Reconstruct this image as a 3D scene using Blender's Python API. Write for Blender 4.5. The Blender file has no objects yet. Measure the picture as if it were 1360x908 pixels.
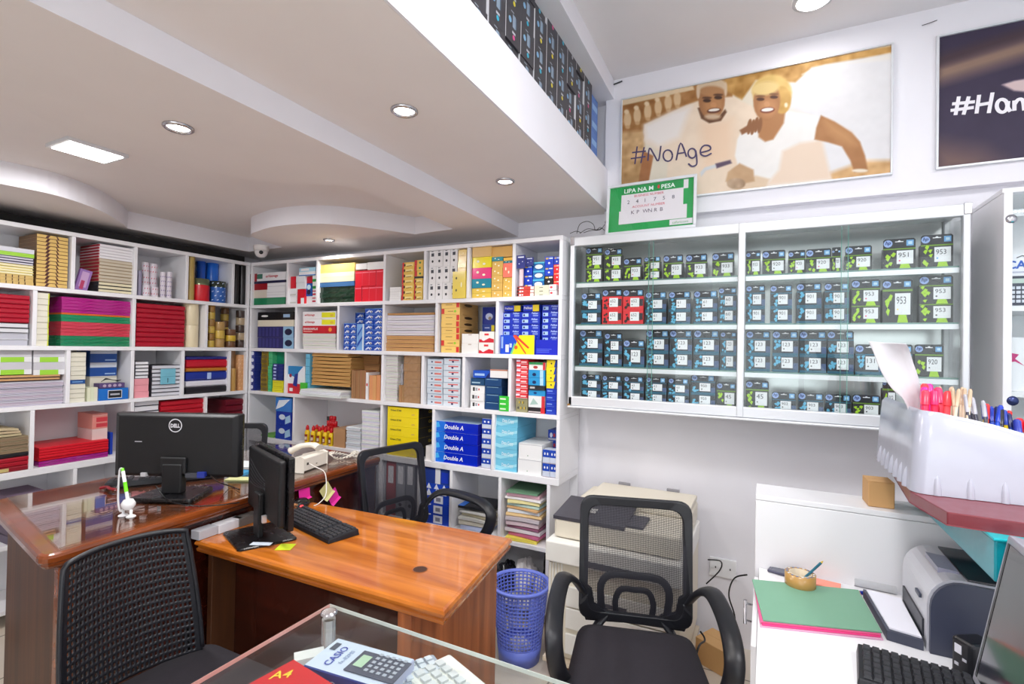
import bpy, math, random
import numpy as np
from mathutils import Vector, Matrix
from mathutils.geometry import tessellate_polygon
random.seed(7)
SC = bpy.context.scene
COL = SC.collection
PI = math.pi

# ---------------------------------------------------------------- camera model (1360 x 908)
F, YAW, PIT, ROL, CH = 671.2, 0.466396, 0.0112206, 0.0179778, 1.4
_fw = Vector((-math.sin(YAW)*math.cos(PIT), math.cos(YAW)*math.cos(PIT), math.sin(PIT)))
_r0 = Vector((math.cos(YAW), math.sin(YAW), 0)); _u0 = _r0.cross(_fw)
_r = _r0*math.cos(ROL)+_u0*math.sin(ROL); _u = -_r0*math.sin(ROL)+_u0*math.cos(ROL)
CAMP = Vector((0, 0, CH))
def at(u, v, ax, val):
    """photo point (u,v) -> the point of the room where that sight line meets the plane ax = val"""
    d = _fw*F+_r*(u-680)+_u*(454-v); i = 'xyz'.index(ax)
    return CAMP+d*((val-CAMP[i])/d[i])

# ---------------------------------------------------------------- materials
def lin(c):
    return tuple((x/12.92 if x <= .04045 else ((x+.055)/1.055)**2.4) for x in c)
_M = {}
def mat(c, rough=.5, metal=0, spec=.5, coat=0, key=None, trans=0, emit=None):
    """c in sRGB 0-255"""
    k = key or (tuple(c), rough, metal, spec, coat, trans, emit)
    if k in _M: return _M[k]
    m = bpy.data.materials.new('paint_%d' % len(_M)); m.use_nodes = True
    b = m.node_tree.nodes['Principled BSDF']; l = lin([x/255 for x in c])
    b.inputs['Base Color'].default_value = (*l, 1); b.inputs['Roughness'].default_value = rough
    b.inputs['Metallic'].default_value = metal; b.inputs['Specular IOR Level'].default_value = spec
    b.inputs['Coat Weight'].default_value = coat; b.inputs['Coat Roughness'].default_value = .08
    if trans: b.inputs['Transmission Weight'].default_value = trans
    if emit:
        b.inputs['Emission Color'].default_value = (*l, 1); b.inputs['Emission Strength'].default_value = emit
    # faint procedural unevenness so that no surface is perfectly uniform
    nt = m.node_tree; n = nt.nodes.new('ShaderNodeTexNoise'); n.inputs['Scale'].default_value = 35
    tc = nt.nodes.new('ShaderNodeTexCoord'); nt.links.new(tc.outputs['Object'], n.inputs['Vector'])
    mr = nt.nodes.new('ShaderNodeMapRange'); mr.inputs[3].default_value = max(0, rough-.05); mr.inputs[4].default_value = min(1, rough+.05)
    nt.links.new(n.outputs['Fac'], mr.inputs[0]); nt.links.new(mr.outputs[0], b.inputs['Roughness'])
    _M[k] = m; return m
def nodes(name):
    m = bpy.data.materials.new(name); m.use_nodes = True; nt = m.node_tree
    return m, nt, nt.nodes['Principled BSDF'], (lambda t: nt.nodes.new('ShaderNode'+t)), nt.links.new
def m_wall(name, c, bump=.03, scale=6, var=.03, rough=.55):
    m, nt, b, N, L = nodes(name)
    tc = N('TexCoord'); n = N('TexNoise'); n.inputs['Scale'].default_value = scale; n.inputs['Detail'].default_value = 6
    L(tc.outputs['Object'], n.inputs['Vector'])
    r = N('ValToRGB'); l = lin([x/255 for x in c]); r.color_ramp.elements[0].color = (*[x*(1-var) for x in l], 1); r.color_ramp.elements[1].color = (*[min(1, x*(1+var)) for x in l], 1)
    L(n.outputs['Fac'], r.inputs[0]); L(r.outputs[0], b.inputs['Base Color']); b.inputs['Roughness'].default_value = rough
    bp = N('Bump'); bp.inputs['Strength'].default_value = bump; n2 = N('TexNoise'); n2.inputs['Scale'].default_value = 60
    L(tc.outputs['Object'], n2.inputs['Vector']); L(n2.outputs['Fac'], bp.inputs['Height']); L(bp.outputs[0], b.inputs['Normal'])
    return m
def m_wood(name, c1, c2, axis='x', rough=.18, coat=.6, scale=1):
    m, nt, b, N, L = nodes(name)
    tc = N('TexCoord'); mp = N('Mapping'); s = {'x': (1.2, 14, 14), 'y': (14, 1.2, 14), 'z': (14, 14, 1.2)}[axis]
    mp.inputs['Scale'].default_value = [q*scale for q in s]; L(tc.outputs['Object'], mp.inputs['Vector'])
    n = N('TexNoise'); n.inputs['Scale'].default_value = 1.6; n.inputs['Detail'].default_value = 8; n.inputs['Distortion'].default_value = .6
    L(mp.outputs[0], n.inputs['Vector'])
    r = N('ValToRGB'); e = r.color_ramp.elements; e[0].position = .3; e[1].position = .72
    e[0].color = (*lin([x/255 for x in c1]), 1); e[1].color = (*lin([x/255 for x in c2]), 1)
    L(n.outputs['Fac'], r.inputs[0]); L(r.outputs[0], b.inputs['Base Color'])
    b.inputs['Roughness'].default_value = rough; b.inputs['Coat Weight'].default_value = coat; b.inputs['Coat Roughness'].default_value = .06
    return m
def m_glass(name, tint=(.97, .985, .98), ior=1.45, extra=0.0):
    m = bpy.data.materials.new(name); m.use_nodes = True; nt = m.node_tree; nt.nodes.clear(); N = lambda t: nt.nodes.new('ShaderNode'+t)
    o = N('OutputMaterial'); mx = N('MixShader'); t = N('BsdfTransparent'); g = N('BsdfGlossy')
    t.inputs[0].default_value = (*tint, 1); g.inputs['Roughness'].default_value = .01; g.inputs[0].default_value = (1, 1, 1, 1); ge = N('NewGeometry'); dt = N('VectorMath'); dt.operation = 'DOT_PRODUCT'; nt.links.new(ge.outputs['Normal'], dt.inputs[0]); nt.links.new(ge.outputs['Incoming'], dt.inputs[1])
    def mth(op, i0, v=None, clamp=False):
        q = N('Math'); q.operation = op; q.use_clamp = clamp
        if isinstance(i0, (int, float)): q.inputs[0].default_value = i0; nt.links.new(v, q.inputs[1])
        else:
            nt.links.new(i0, q.inputs[0])
            if v is not None: q.inputs[1].default_value = v
        return q.outputs[0]
    r0 = ((ior-1)/(ior+1))**2   # Schlick reflectance, the same from both sides of the pane
    pw = mth('POWER', mth('SUBTRACT', 1.0, mth('ABSOLUTE', dt.outputs['Value'])), 5.0)
    a = N('Math'); a.operation = 'MULTIPLY_ADD'; nt.links.new(pw, a.inputs[0]); a.inputs[1].default_value = 1-r0; a.inputs[2].default_value = r0+extra; a.use_clamp = True
    nt.links.new(a.outputs[0], mx.inputs[0]); nt.links.new(t.outputs[0], mx.inputs[1]); nt.links.new(g.outputs[0], mx.inputs[2]); nt.links.new(mx.outputs[0], o.inputs[0])
    return m
def m_weave(name, c, pitch, hole):
    """open woven net: round holes on a staggered pitch"""
    m, nt, b, N, L = nodes(name)
    tc = N('TexCoord'); sp = N('SeparateXYZ'); L(tc.outputs['UV'], sp.inputs[0])
    def wv(out):
        a = N('Math'); a.operation = 'MULTIPLY'; a.inputs[1].default_value = 2*PI/pitch; L(out, a.inputs[0])
        s = N('Math'); s.operation = 'SINE'; L(a.outputs[0], s.inputs[0]); return s
    p = N('Math'); p.operation = 'MULTIPLY'; L(wv(sp.outputs[0]).outputs[0], p.inputs[0]); L(wv(sp.outputs[1]).outputs[0], p.inputs[1])
    g = N('Math'); g.operation = 'GREATER_THAN'; g.inputs[1].default_value = hole; ab = N('Math'); ab.operation = 'ABSOLUTE'; L(p.outputs[0], ab.inputs[0]); L(ab.outputs[0], g.inputs[0])
    b.inputs['Base Color'].default_value = (*lin([x/255 for x in c]), 1); b.inputs['Roughness'].default_value = .6
    iv = N('Math'); iv.operation = 'SUBTRACT'; iv.inputs[0].default_value = 1; L(g.outputs[0], iv.inputs[1]); L(iv.outputs[0], b.inputs['Alpha'])
    return m
def m_tiles(name, c, grout, size):
    m, nt, b, N, L = nodes(name)
    tc = N('TexCoord'); br = N('TexBrick'); br.offset = 0; br.inputs['Scale'].default_value = 1; br.inputs['Brick Width'].default_value = size; br.inputs['Row Height'].default_value = size
    br.inputs['Mortar Size'].default_value = .004; br.inputs['Color1'].default_value = (*lin([x/255 for x in c]), 1)
    br.inputs['Color2'].default_value = (*lin([x/255*.97 for x in c]), 1); br.inputs['Mortar'].default_value = (*lin([x/255 for x in grout]), 1)
    L(tc.outputs['Object'], br.inputs['Vector']); L(br.outputs['Color'], b.inputs['Base Color']); b.inputs['Roughness'].default_value = .2
    return m
def m_vcol(name, rough=.4, coat=0):
    m, nt, b, N, L = nodes(name); a = N('VertexColor'); a.layer_name = 'print'
    L(a.outputs[0], b.inputs['Base Color']); b.inputs['Roughness'].default_value = rough; b.inputs['Coat Weight'].default_value = coat
    return m
WHITE = (232, 230, 232)
mWall = m_wall('white_painted_plaster', (238, 236, 242)); mCeil = m_wall('matt_ceiling_paint', (238, 231, 228), rough=.7); mCeilHi = m_wall('upper_ceiling_paint', (232, 228, 230), rough=.7)
mShelf = m_wall('white_melamine', (240, 239, 242), bump=.0, var=.01, rough=.3)
mFloor = m_tiles('cream_floor_tiles', (226, 214, 198), (150, 140, 128), .4)
mWood = m_wood('varnished_orange_wood', (158, 78, 16), (216, 128, 44), 'x')
mWoodY = m_wood('varnished_red_brown_wood', (92, 40, 14), (146, 72, 28), 'y', coat=.35)
mWoodZ = m_wood('shaded_brown_wood', (62, 32, 12), (100, 58, 26), 'z', rough=.5, coat=.0)  # brown wood, with the dim left side's shade darkened into its colour
mWoodS = m_wood('side_panel_wood', (128, 64, 28), (184, 106, 58), 'z', rough=.35, coat=.2)
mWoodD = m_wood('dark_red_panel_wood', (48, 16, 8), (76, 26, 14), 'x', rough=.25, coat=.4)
mGlass = m_glass('clear_pane', ior=1.28); mGlassTop = m_glass('desk_plate_glass', (.93, .96, .95), 1.5, .03)
mGlassEdge = mat((120, 190, 175), .1, trans=.3)
mChrome = mat((200, 200, 205), .15, metal=1); mAlu = mat((224, 226, 230), .35, metal=.25)
mBlack = mat((15, 15, 18), .5); mBlackG = mat((13, 13, 16), .28); mBlackP = mat((25, 26, 32), .4)
mFabric = m_wall('black_seat_cloth', (34, 30, 38), bump=.4, scale=90, var=.2, rough=.9)
mNet = m_weave('black_chair_net', (36, 36, 46), .0085, .50)

# ---------------------------------------------------------------- mesh builder
_T = {}
def textmesh(s, bold=0, shear=0):
    k = (s, bold, shear)
    if k not in _T:
        cu = bpy.data.curves.new('t', 'FONT'); cu.body = s; cu.size = 1; cu.offset = bold; cu.shear = shear; cu.resolution_u = 2
        o = bpy.data.objects.new('t', cu); COL.objects.link(o); bpy.context.view_layer.update()
        dg = bpy.context.evaluated_depsgraph_get(); me = o.evaluated_get(dg).to_mesh()
        vs = [(v.co.x, v.co.y) for v in me.vertices]; ps = [tuple(p.vertices) for p in me.polygons]
        o.evaluated_get(dg).to_mesh_clear(); bpy.data.objects.remove(o); bpy.data.curves.remove(cu)
        x0 = min(v[0] for v in vs); x1 = max(v[0] for v in vs); y0 = min(v[1] for v in vs); y1 = max(v[1] for v in vs); h = y1-y0
        _T[k] = ([((x-x0)/h, (y-y0)/h) for x, y in vs], ps, (x1-x0)/h)
    return _T[k]
class MB:
    def __init__(s): s.v = []; s.f = []; s.m = []; s.sm = []; s.mats = []; s.X = None; s.uv = None
    def mi(s, m):
        if m not in s.mats: s.mats.append(m)
        return s.mats.index(m)
    def add(s, vs, fs, m, smooth=False):
        b = len(s.v); i = s.mi(m)
        for v in vs:
            v = Vector(v); s.v.append(s.X @ v if s.X else v)
        for f in fs: s.f.append([b+q for q in f]); s.m.append(i); s.sm.append(smooth)
        return s
    def box(s, x0, y0, z0, x1, y1, z1, m, ms=None):
        """ms: {'front','back','left','right','top','bottom': material} overrides"""
        vs = [(x0, y0, z0), (x1, y0, z0), (x1, y1, z0), (x0, y1, z0), (x0, y0, z1), (x1, y0, z1), (x1, y1, z1), (x0, y1, z1)]
        fs = {'bottom': (0, 3, 2, 1), 'top': (4, 5, 6, 7), 'front': (0, 1, 5, 4), 'right': (1, 2, 6, 5), 'back': (2, 3, 7, 6), 'left': (3, 0, 4, 7)}
        if not ms: return s.add(vs, list(fs.values()), m)
        b = len(s.v); s.add(vs, [], m)
        for k, f in fs.items(): s.f.append([b+q for q in f]); s.m.append(s.mi(ms.get(k, m))); s.sm.append(False)
        return s
    def cbox(s, x0, y0, z0, x1, y1, z1, m, c=.004):
        """box with chamfered vertical and top edges"""
        P = [(x0+c, y0), (x1-c, y0), (x1, y0+c), (x1, y1-c), (x1-c, y1), (x0+c, y1), (x0, y1-c), (x0, y0+c)]
        Q = [(x0+2*c, y0+c), (x1-2*c, y0+c), (x1-c, y0+2*c), (x1-c, y1-2*c), (x1-2*c, y1-c), (x0+2*c, y1-c), (x0+c, y1-2*c), (x0+c, y0+2*c)]
        vs = [(*p, z0) for p in P]+[(*p, z1-c) for p in P]+[(*q, z1) for q in Q]
        fs = [tuple(range(7, -1, -1)), tuple(range(16, 24))]
        for k in range(8):
            j = (k+1) % 8; fs += [(k, j, 8+j, 8+k), (8+k, 8+j, 16+j, 16+k)]
        return s.add(vs, fs, m)
    def prism(s, poly, z0, z1, m, ms=None):
        """poly: list of (x,y) counter-clockwise"""
        n = len(poly); vs = [(*p, z0) for p in poly]+[(*p, z1) for p in poly]
        t = tessellate_polygon([[Vector((*p, 0)) for p in poly]])
        s.add(vs, [tuple(reversed(q)) if False else q for q in [(a, b, c) for a, b, c in t]], m)
        b = len(s.v)-2*n; i = s.mi(ms or m)
        for a, bb, c in t: s.f.append([b+n+a, b+n+bb, b+n+c]); s.m.append(s.mi(m)); s.sm.append(False)
        for k in range(n):
            j = (k+1) % n; s.f.append([b+k, b+j, b+n+j, b+n+k]); s.m.append(i); s.sm.append(False)
        return s
    def quad(s, a, b, c, d, m): return s.add([a, b, c, d], [(0, 1, 2, 3)], m)
    def lathe(s, prof, m, seg=20, c=(0, 0), axis='z', smooth=True, cap=True, o=(0, 0, 0)):
        """prof: (r, z) list"""
        vs = []; n = len(prof)
        for r, z in prof:
            for k in range(seg):
                a = 2*PI*k/seg; x, y = r*math.cos(a), r*math.sin(a)
                p = {'z': (x, y, z), 'y': (x, z, y), 'x': (z, x, y)}[axis]
                vs.append((p[0]+o[0]+(c[0] if axis == 'z' else 0), p[1]+o[1]+(c[1] if axis == 'z' else 0), p[2]+o[2]))
        fs = []
        for i in range(n-1):
            for k in range(seg): j = (k+1) % seg; fs.append((i*seg+k, i*seg+j, (i+1)*seg+j, (i+1)*seg+k))
        s.add(vs, fs, m, smooth)
        if cap:
            b = len(s.v)-n*seg
            for i in (0, n-1): s.f.append([b+i*seg+k for k in range(seg)]); s.m.append(s.mi(m)); s.sm.append(False)
        return s
    def tube(s, pts, r, m, seg=8, closed=False, flat=None, up=None):
        """pts path; r radius or list; flat=(a,b): section half-sizes across / along the normal"""
        P = [Vector(p) for p in pts]; n = len(P); vs = []; prev = None
        for i in range(n):
            if closed: t = P[(i+1) % n]-P[i-1]
            else: t = P[min(i+1, n-1)]-P[max(i-1, 0)]
            t.normalize()
            ref = Vector(up) if up else (prev if prev else (Vector((0, 0, 1)) if abs(t.z) < .9 else Vector((0, 1, 0))))
            a = (ref-t*ref.dot(t))
            if a.length < 1e-6: a = t.orthogonal()
            a.normalize(); b = t.cross(a); prev = a
            ri = r[i] if isinstance(r, (list, tuple)) else r
            for k in range(seg):
                q = 2*PI*(k+.5)/seg
                fa, fb = flat if flat else (1, 1)
                vs.append(P[i]+a*math.sin(q)*ri*fb+b*math.cos(q)*ri*fa)
        fs = []
        for i in range(n if closed else n-1):
            i2 = (i+1) % n
            for k in range(seg): j = (k+1) % seg; fs.append((i*seg+k, i*seg+j, i2*seg+j, i2*seg+k))
        s.add(vs, fs, m, True)
        if not closed:
            b = len(s.v)-n*seg
            for i in (0, n-1): s.f.append([b+i*seg+k for k in range(seg)]); s.m.append(s.mi(m)); s.sm.append(False)
        return s
    def fr(s, x0, z0, x1, z1, m, y=-.0007): return s.quad((x0, y, z0), (x1, y, z0), (x1, y, z1), (x0, y, z1), m)
    def fe(s, cx, cz, rx, rz, m, y=-.0007, n=14):
        return s.add([(cx+rx*math.cos(2*PI*k/n), y, cz+rz*math.sin(2*PI*k/n)) for k in range(n)], [tuple(range(n))], m)
    def fp(s, pts, m, y=-.0007): return s.add([(x, y, z) for x, z in pts], [tuple(range(len(pts)))], m)
    def text(s, t, x, z, h, m, y=-.0011, maxw=None, center=False, bold=0, shear=0, O=None, A=None, B=None):
        vs, ps, w = textmesh(t, bold, shear); sx = h
        if maxw and w*h > maxw: sx = maxw/w
        if center: x -= w*sx/2
        if O is None: pts = [(x+a*sx, y, z+b*h) for a, b in vs]
        else:
            O, A, B = Vector(O), Vector(A), Vector(B); pts = [O+A*(x+a*sx)+B*(z+b*h) for a, b in vs]
        return s.add(pts, ps, m)
    def data(s, name):
        me = bpy.data.meshes.new(name); me.from_pydata([tuple(v) for v in s.v], [], s.f)
        for m in s.mats: me.materials.append(m)
        me.polygons.foreach_set('material_index', s.m); me.polygons.foreach_set('use_smooth', s.sm); me.update(); return me
    def obj(s, name, parent=None, loc=(0, 0, 0), rz=0, label=None, cat=None, group=None, kind=None, rot=None):
        o = bpy.data.objects.new(name, s.data(name)); COL.objects.link(o); o.location = loc
        o.rotation_euler = rot or (0, 0, rz)
        if parent: o.parent = parent
        return tag(o, label, cat, group, kind)
def tag(o, label=None, cat=None, group=None, kind=None):
    for k, v in (('label', label), ('category', cat), ('group', group), ('kind', kind)):
        if v: o[k] = v
    return o
def thing(name, label, cat, loc=(0, 0, 0), rz=0, group=None, rot=None):
    o = bpy.data.objects.new(name, None); COL.objects.link(o); o.location = loc; o.rotation_euler = rot or (0, 0, rz); o.empty_display_size = .05
    return tag(o, label, cat, group)
def dup(o, parent=None):
    c = o.copy(); COL.objects.link(c)
    if parent: c.parent = parent
    for ch in list(o.children): dup(ch, c)
    return c
def bev(o, w=.003, seg=2):
    b = o.modifiers.new('edge', 'BEVEL'); b.width = w; b.segments = seg; b.limit_method = 'ANGLE'; b.angle_limit = math.radians(40); return o
def spline(pts, n=8):
    """Catmull-Rom through pts"""
    P = [Vector(p) for p in pts]; out = []
    for i in range(len(P)-1):
        p0, p1, p2, p3 = P[max(i-1, 0)], P[i], P[i+1], P[min(i+2, len(P)-1)]
        for k in range(n):
            t = k/n; out.append(.5*((2*p1)+(p2-p0)*t+(2*p0-5*p1+4*p2-p3)*t*t+(3*p1-p0-3*p2+p3)*t**3))
    out.append(P[-1]); return out
def slab(mb, poly, ztop, prof, m):
    """stepped moulded edge: prof = [(inset, drop), ...] from the top outline downward"""
    def off(d):
        n = len(poly); out = []
        for i in range(n):
            a, b, c = (Vector(poly[i-1]), Vector(poly[i]), Vector(poly[(i+1) % n]))
            e1 = (b-a).normalized(); e2 = (c-b).normalized(); n1 = Vector((-e1.y, e1.x)); n2 = Vector((-e2.y, e2.x)); q = (n1+n2).normalized()
            out.append(b+q*(d/max(.3, q.dot(n1))))
        return out
    rings = [(off(i), ztop-d) for i, d in prof]; n = len(poly); vs = [(*p, z) for R, z in rings for p in R]; fs = []
    for r in range(len(rings)-1):
        for k in range(n): j = (k+1) % n; fs.append((r*n+k, (r+1)*n+k, (r+1)*n+j, r*n+j))
    fs += [tuple(range(n)), tuple(range((len(rings)-1)*n, len(rings)*n))[::-1]]
    return mb.add(vs, fs, m)
def rounded(poly, rad, seg=5):
    out = []; n = len(poly)
    for i in range(n):
        a, b, c = Vector(poly[i-1]), Vector(poly[i]), Vector(poly[(i+1) % n])
        r = rad[i] if isinstance(rad, (list, tuple)) else rad
        p, q = b+(a-b).normalized()*r, b+(c-b).normalized()*r
        for k in range(seg+1):
            t = k/seg; out.append((1-t)**2*p+2*t*(1-t)*b+t*t*q)
    return out
# ================================================================ the room
YW, YU, XL, XW = 2.65, 2.35, -3.26, -3.56     # back wall, front of its shelving, front of left shelving, left wall
def struct(name, mb): return mb.obj(name, kind='structure')
struct('floor', MB().box(XW-.1, -2.6, -.05, 2.4, YW+.1, 0, mFloor))
struct('wall_back', MB().box(XW-.1, YW, 0, 2.4, YW+.1, 3.0, mWall))
struct('wall_left', MB().box(XW-.1, -2.6, 0, XW, YW, 3.0, mWall))
struct('wall_right', MB().box(2.3, -2.6, 0, 2.4, YW, 3.0, mWall))
w = MB(); w.box(XW-.1, -2.6, 0, 2.4, -2.5, .5, mWall); w.box(XW-.1, -2.6, 2.6, 2.4, -2.5, 3.0, mWall)
w.box(XW-.1, -2.6, .5, -1.2, -2.5, 2.6, mWall); w.box(2.0, -2.6, .5, 2.4, -2.5, 2.6, mWall); struct('wall_front', w)
w = MB()
for x in (-1.2, .37, 1.94): w.box(x, -2.58, .5, x+.06, -2.52, 2.6, mAlu)
w.box(-1.2, -2.58, .5, 2.0, -2.52, .56, mAlu); w.box(-1.2, -2.58, 2.54, 2.0, -2.52, 2.6, mAlu)
w.box(-1.14, -2.552, .56, 1.94, -2.548, 2.54, mGlass); struct('window_1', w)
struct('ceiling', MB().box(XW-.1, -2.6, 2.82, 2.4, YW+.1, 2.92, mCeilHi))
# upper part of the back wall stands slightly proud, with the two posters on it
struct('wall_upper', MB().box(-.775, 2.6, 2.075, 2.3, YW, 2.82, mWall))
# mezzanine: slab with white fascia, two soffit levels, a tray recess
def P2(u, v, z): p = at(u, v, 'z', z); return (p.x, p.y)
xf0 = -.70
fas = [(-.705, -2.5), (-.775, YW)]
mz = MB()
mz.box(XW, -2.5, 2.19, -.80, YW, 2.33, mWall)
struct('ceiling_mezzanine', mz)
fb = MB()
fb.add([(-.66, -2.5, 2.13), (-.76, YW, 2.13), (-.66, -2.5, 2.345), (-.76, YW, 2.345), (-.668, -2.5, 2.1305), (-.768, YW, 2.1305), (-.668, -2.5, 2.345), (-.768, YW, 2.345)],
       [(0, 1, 3, 2), (2, 3, 7, 6), (4, 6, 7, 5), (0, 4, 5, 1)], mWall)
fb.add([(-.668, -2.5, 2.331), (-.768, YW, 2.331), (-.668, -2.5, 2.345), (-.768, YW, 2.345), (-.80, -2.5, 2.331), (-.86, YW, 2.331)], [(0, 4, 5, 1)], mWall)
struct('trim_fascia', fb)
# right soffit (z 2.13) and its step down to the left soffit (z 2.05)
SX0, SX1 = -1.235, -1.305
sf = MB(); sf.prism([(SX0+.0006, -2.5), (-.6685, -2.5), (-.7685, YW), (SX1+.0006, YW)], 2.13, 2.15, mCeil); struct('ceiling_soffit', sf)
st = MB(); st.add([(SX0, -2.5, 2.05), (SX1, YW, 2.05), (SX0, -2.5, 2.15), (SX1, YW, 2.15), (SX0-.03, -2.5, 2.0505), (SX1-.03, YW, 2.0505), (SX0-.03, -2.5, 2.15), (SX1-.03, YW, 2.15)],
       [(0, 1, 3, 2), (2, 3, 7, 6), (4, 6, 7, 5)], mWall); struct('trim_step', st)
near = spline([(-1.80, .1, 0), (-1.82, .35, 0)]+[(*P2(u, v, 2.05), 0) for u, v in ((0, 129), (77, 167), (196, 208), (288, 232), (391, 244), (473, 247))], 5)
tray = [(p.x, p.y) for p in near]+[P2(545, 280, 2.05), P2(602, 304, 2.05)]
rnd = spline([(*P2(u, v, 2.05), 0) for u, v in ((551, 311), (463, 299.5), (412, 297), (370, 300), (345, 306), (334.5, 314))]+[(-2.93, 2.34, 0)], 5)
tray += [(p.x, p.y) for p in rnd]+[(-3.30, 2.36), (-3.31, 1.6)]
tray += [(p.x, p.y) for p in spline([(*P2(u, v, 2.05), 0) for u, v in ((163, 297), (134, 280), (77, 260), (0, 244))]+[(-2.93, .7, 0), (-3.0, .35, 0), (-2.9, .05, 0)], 5)]
outer = [(XW, -2.5), (SX0, -2.5), (SX1, YW), (XW, YW)]
sl = MB(); allp = [Vector((*p, 0)) for p in outer+tray]
tri = tessellate_polygon([[Vector((*p, 0)) for p in outer], [Vector((*p, 0)) for p in tray]])
sl.add([(p.x, p.y, 2.05) for p in allp], [tuple(t) for t in tri], mCeil)
n0 = len(outer); n = len(tray)
sl.add([(*p, 2.0501) for p in tray]+[(*p, 2.15) for p in tray], [(k, (k+1) % n, n+(k+1) % n, n+k) for k in range(n)], mWall)
struct('ceiling_lower', sl)
struct('ceiling_tray', MB().box(XW, -2.5, 2.15, SX0-.03, YW, 2.17, mCeil))
# header beam above the open mezzanine
hd = MB(); hd.add([(-.62, -2.5, 2.72), (-.735, YW, 2.72), (-.62, -2.5, 2.82), (-.735, YW, 2.82), (-.80, -2.5, 2.72), (-.86, YW, 2.72), (-.80, -2.5, 2.82), (-.86, YW, 2.82)],
       [(0, 1, 3, 2), (2, 3, 7, 6), (4, 6, 7, 5), (0, 4, 5, 1)], mWall); struct('trim_header', hd)

struct('trim_gap_shade', MB().box(-3.52, -.6, 1.967, -3.315, 2.34, 2.012, mat((14, 13, 15), .8)))  # black strip painted in for the shade between left shelving and soffit
# ---------------------------------------------------------------- shelving
Z = [1.965, 1.6655, 1.366, 1.067, .752, .40, .09]
TB = .022
def uB(u, v=450): return at(u, v, 'y', YU).x
def uL(u, v=450): return at(u, v, 'x', XL).y
def unit(name, label, rows, fr, lo, hi, zs, back_tint=None):
    """rows: per row the divider positions along the unit; fr maps (s, depth, z) to the room"""
    t = thing(name, label, 'shelving')
    def bx(nm, s0, s1, z0, z1, d0=0, d1=.285):
        a = fr(s0, d0); b = fr(s1, d1); m = MB(); m.box(min(a[0], b[0]), min(a[1], b[1]), z0, max(a[0], b[0]), max(a[1], b[1]), z1, mShelf)
        return bev(m.obj(nm, t), .0015, 1)
    for i, z in enumerate(zs):
        th = .034 if abs(z-.752) < .01 else TB
        h2 = hi-(.045 if z < .7 and name.endswith('bookcase') else 0)
        bx('shelf_board', lo, hi if z > .7 else h2, z-th, z)
    for i, ds in enumerate(rows):
        z1 = zs[i]-(TB if i or True else 0); z0 = zs[i+1]
        if abs(zs[i]-.752) < .01: z1 = zs[i]-.034
        for d in ds: bx('divider', d-.009, d+.009, z0+.0005, z1-.0005)
    bx('back_panel', lo, hi, zs[-1], zs[0], .286, .292)
    return t, bx
frB = lambda s, d: (s, YU+d)
frL = lambda s, d: (XL-d, s)
RB = [[-3.25]+[uB(u, 370) for u in (381.5, 421, 564, 621.5, 682)]+[-2.047, -.919],
      [-3.25]+[uB(u, 430) for u in (392.5, 448.8, 579.5, 660)]+[-2.047, -.919],
      [-3.25]+[uB(u, 495) for u in (378.5, 561, 615.5, 677)]+[-2.047, -.919],
      [-3.25]+[uB(u, 560) for u in (389.5, 575.5, 655)]+[-2.047, -.919],
      [-3.25]+[uB(u, 680) for u in (555, 598, 663)]+[-2.047, -.965],
      [-3.25, -2.047, -1.35, -.965]]
unit('wall_bookcase', 'white open shelving unit covering the back wall beside the glass cabinet', RB, frB, -3.26, -.91, Z)
RL = [[uL(u, 370) for u in (97, 180, 248.5, 310)], [uL(u, 430) for u in (46, 178, 274.5)], [uL(u, 495) for u in (90.8, 176, 243, 305)],
      [uL(u, 550) for u in (43.5, 176, 273.5)], [uL(u, 630) for u in (100, 176)], [uL(176)]]
LO = -.6
RL = [[-.1, .25]+r+[2.339] for r in RL]
unit('left_wall_shelving', 'white open shelving unit along the left wall behind the glass-topped desk', RL, frL, LO, 2.348, Z[:-1]+[.09])

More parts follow.
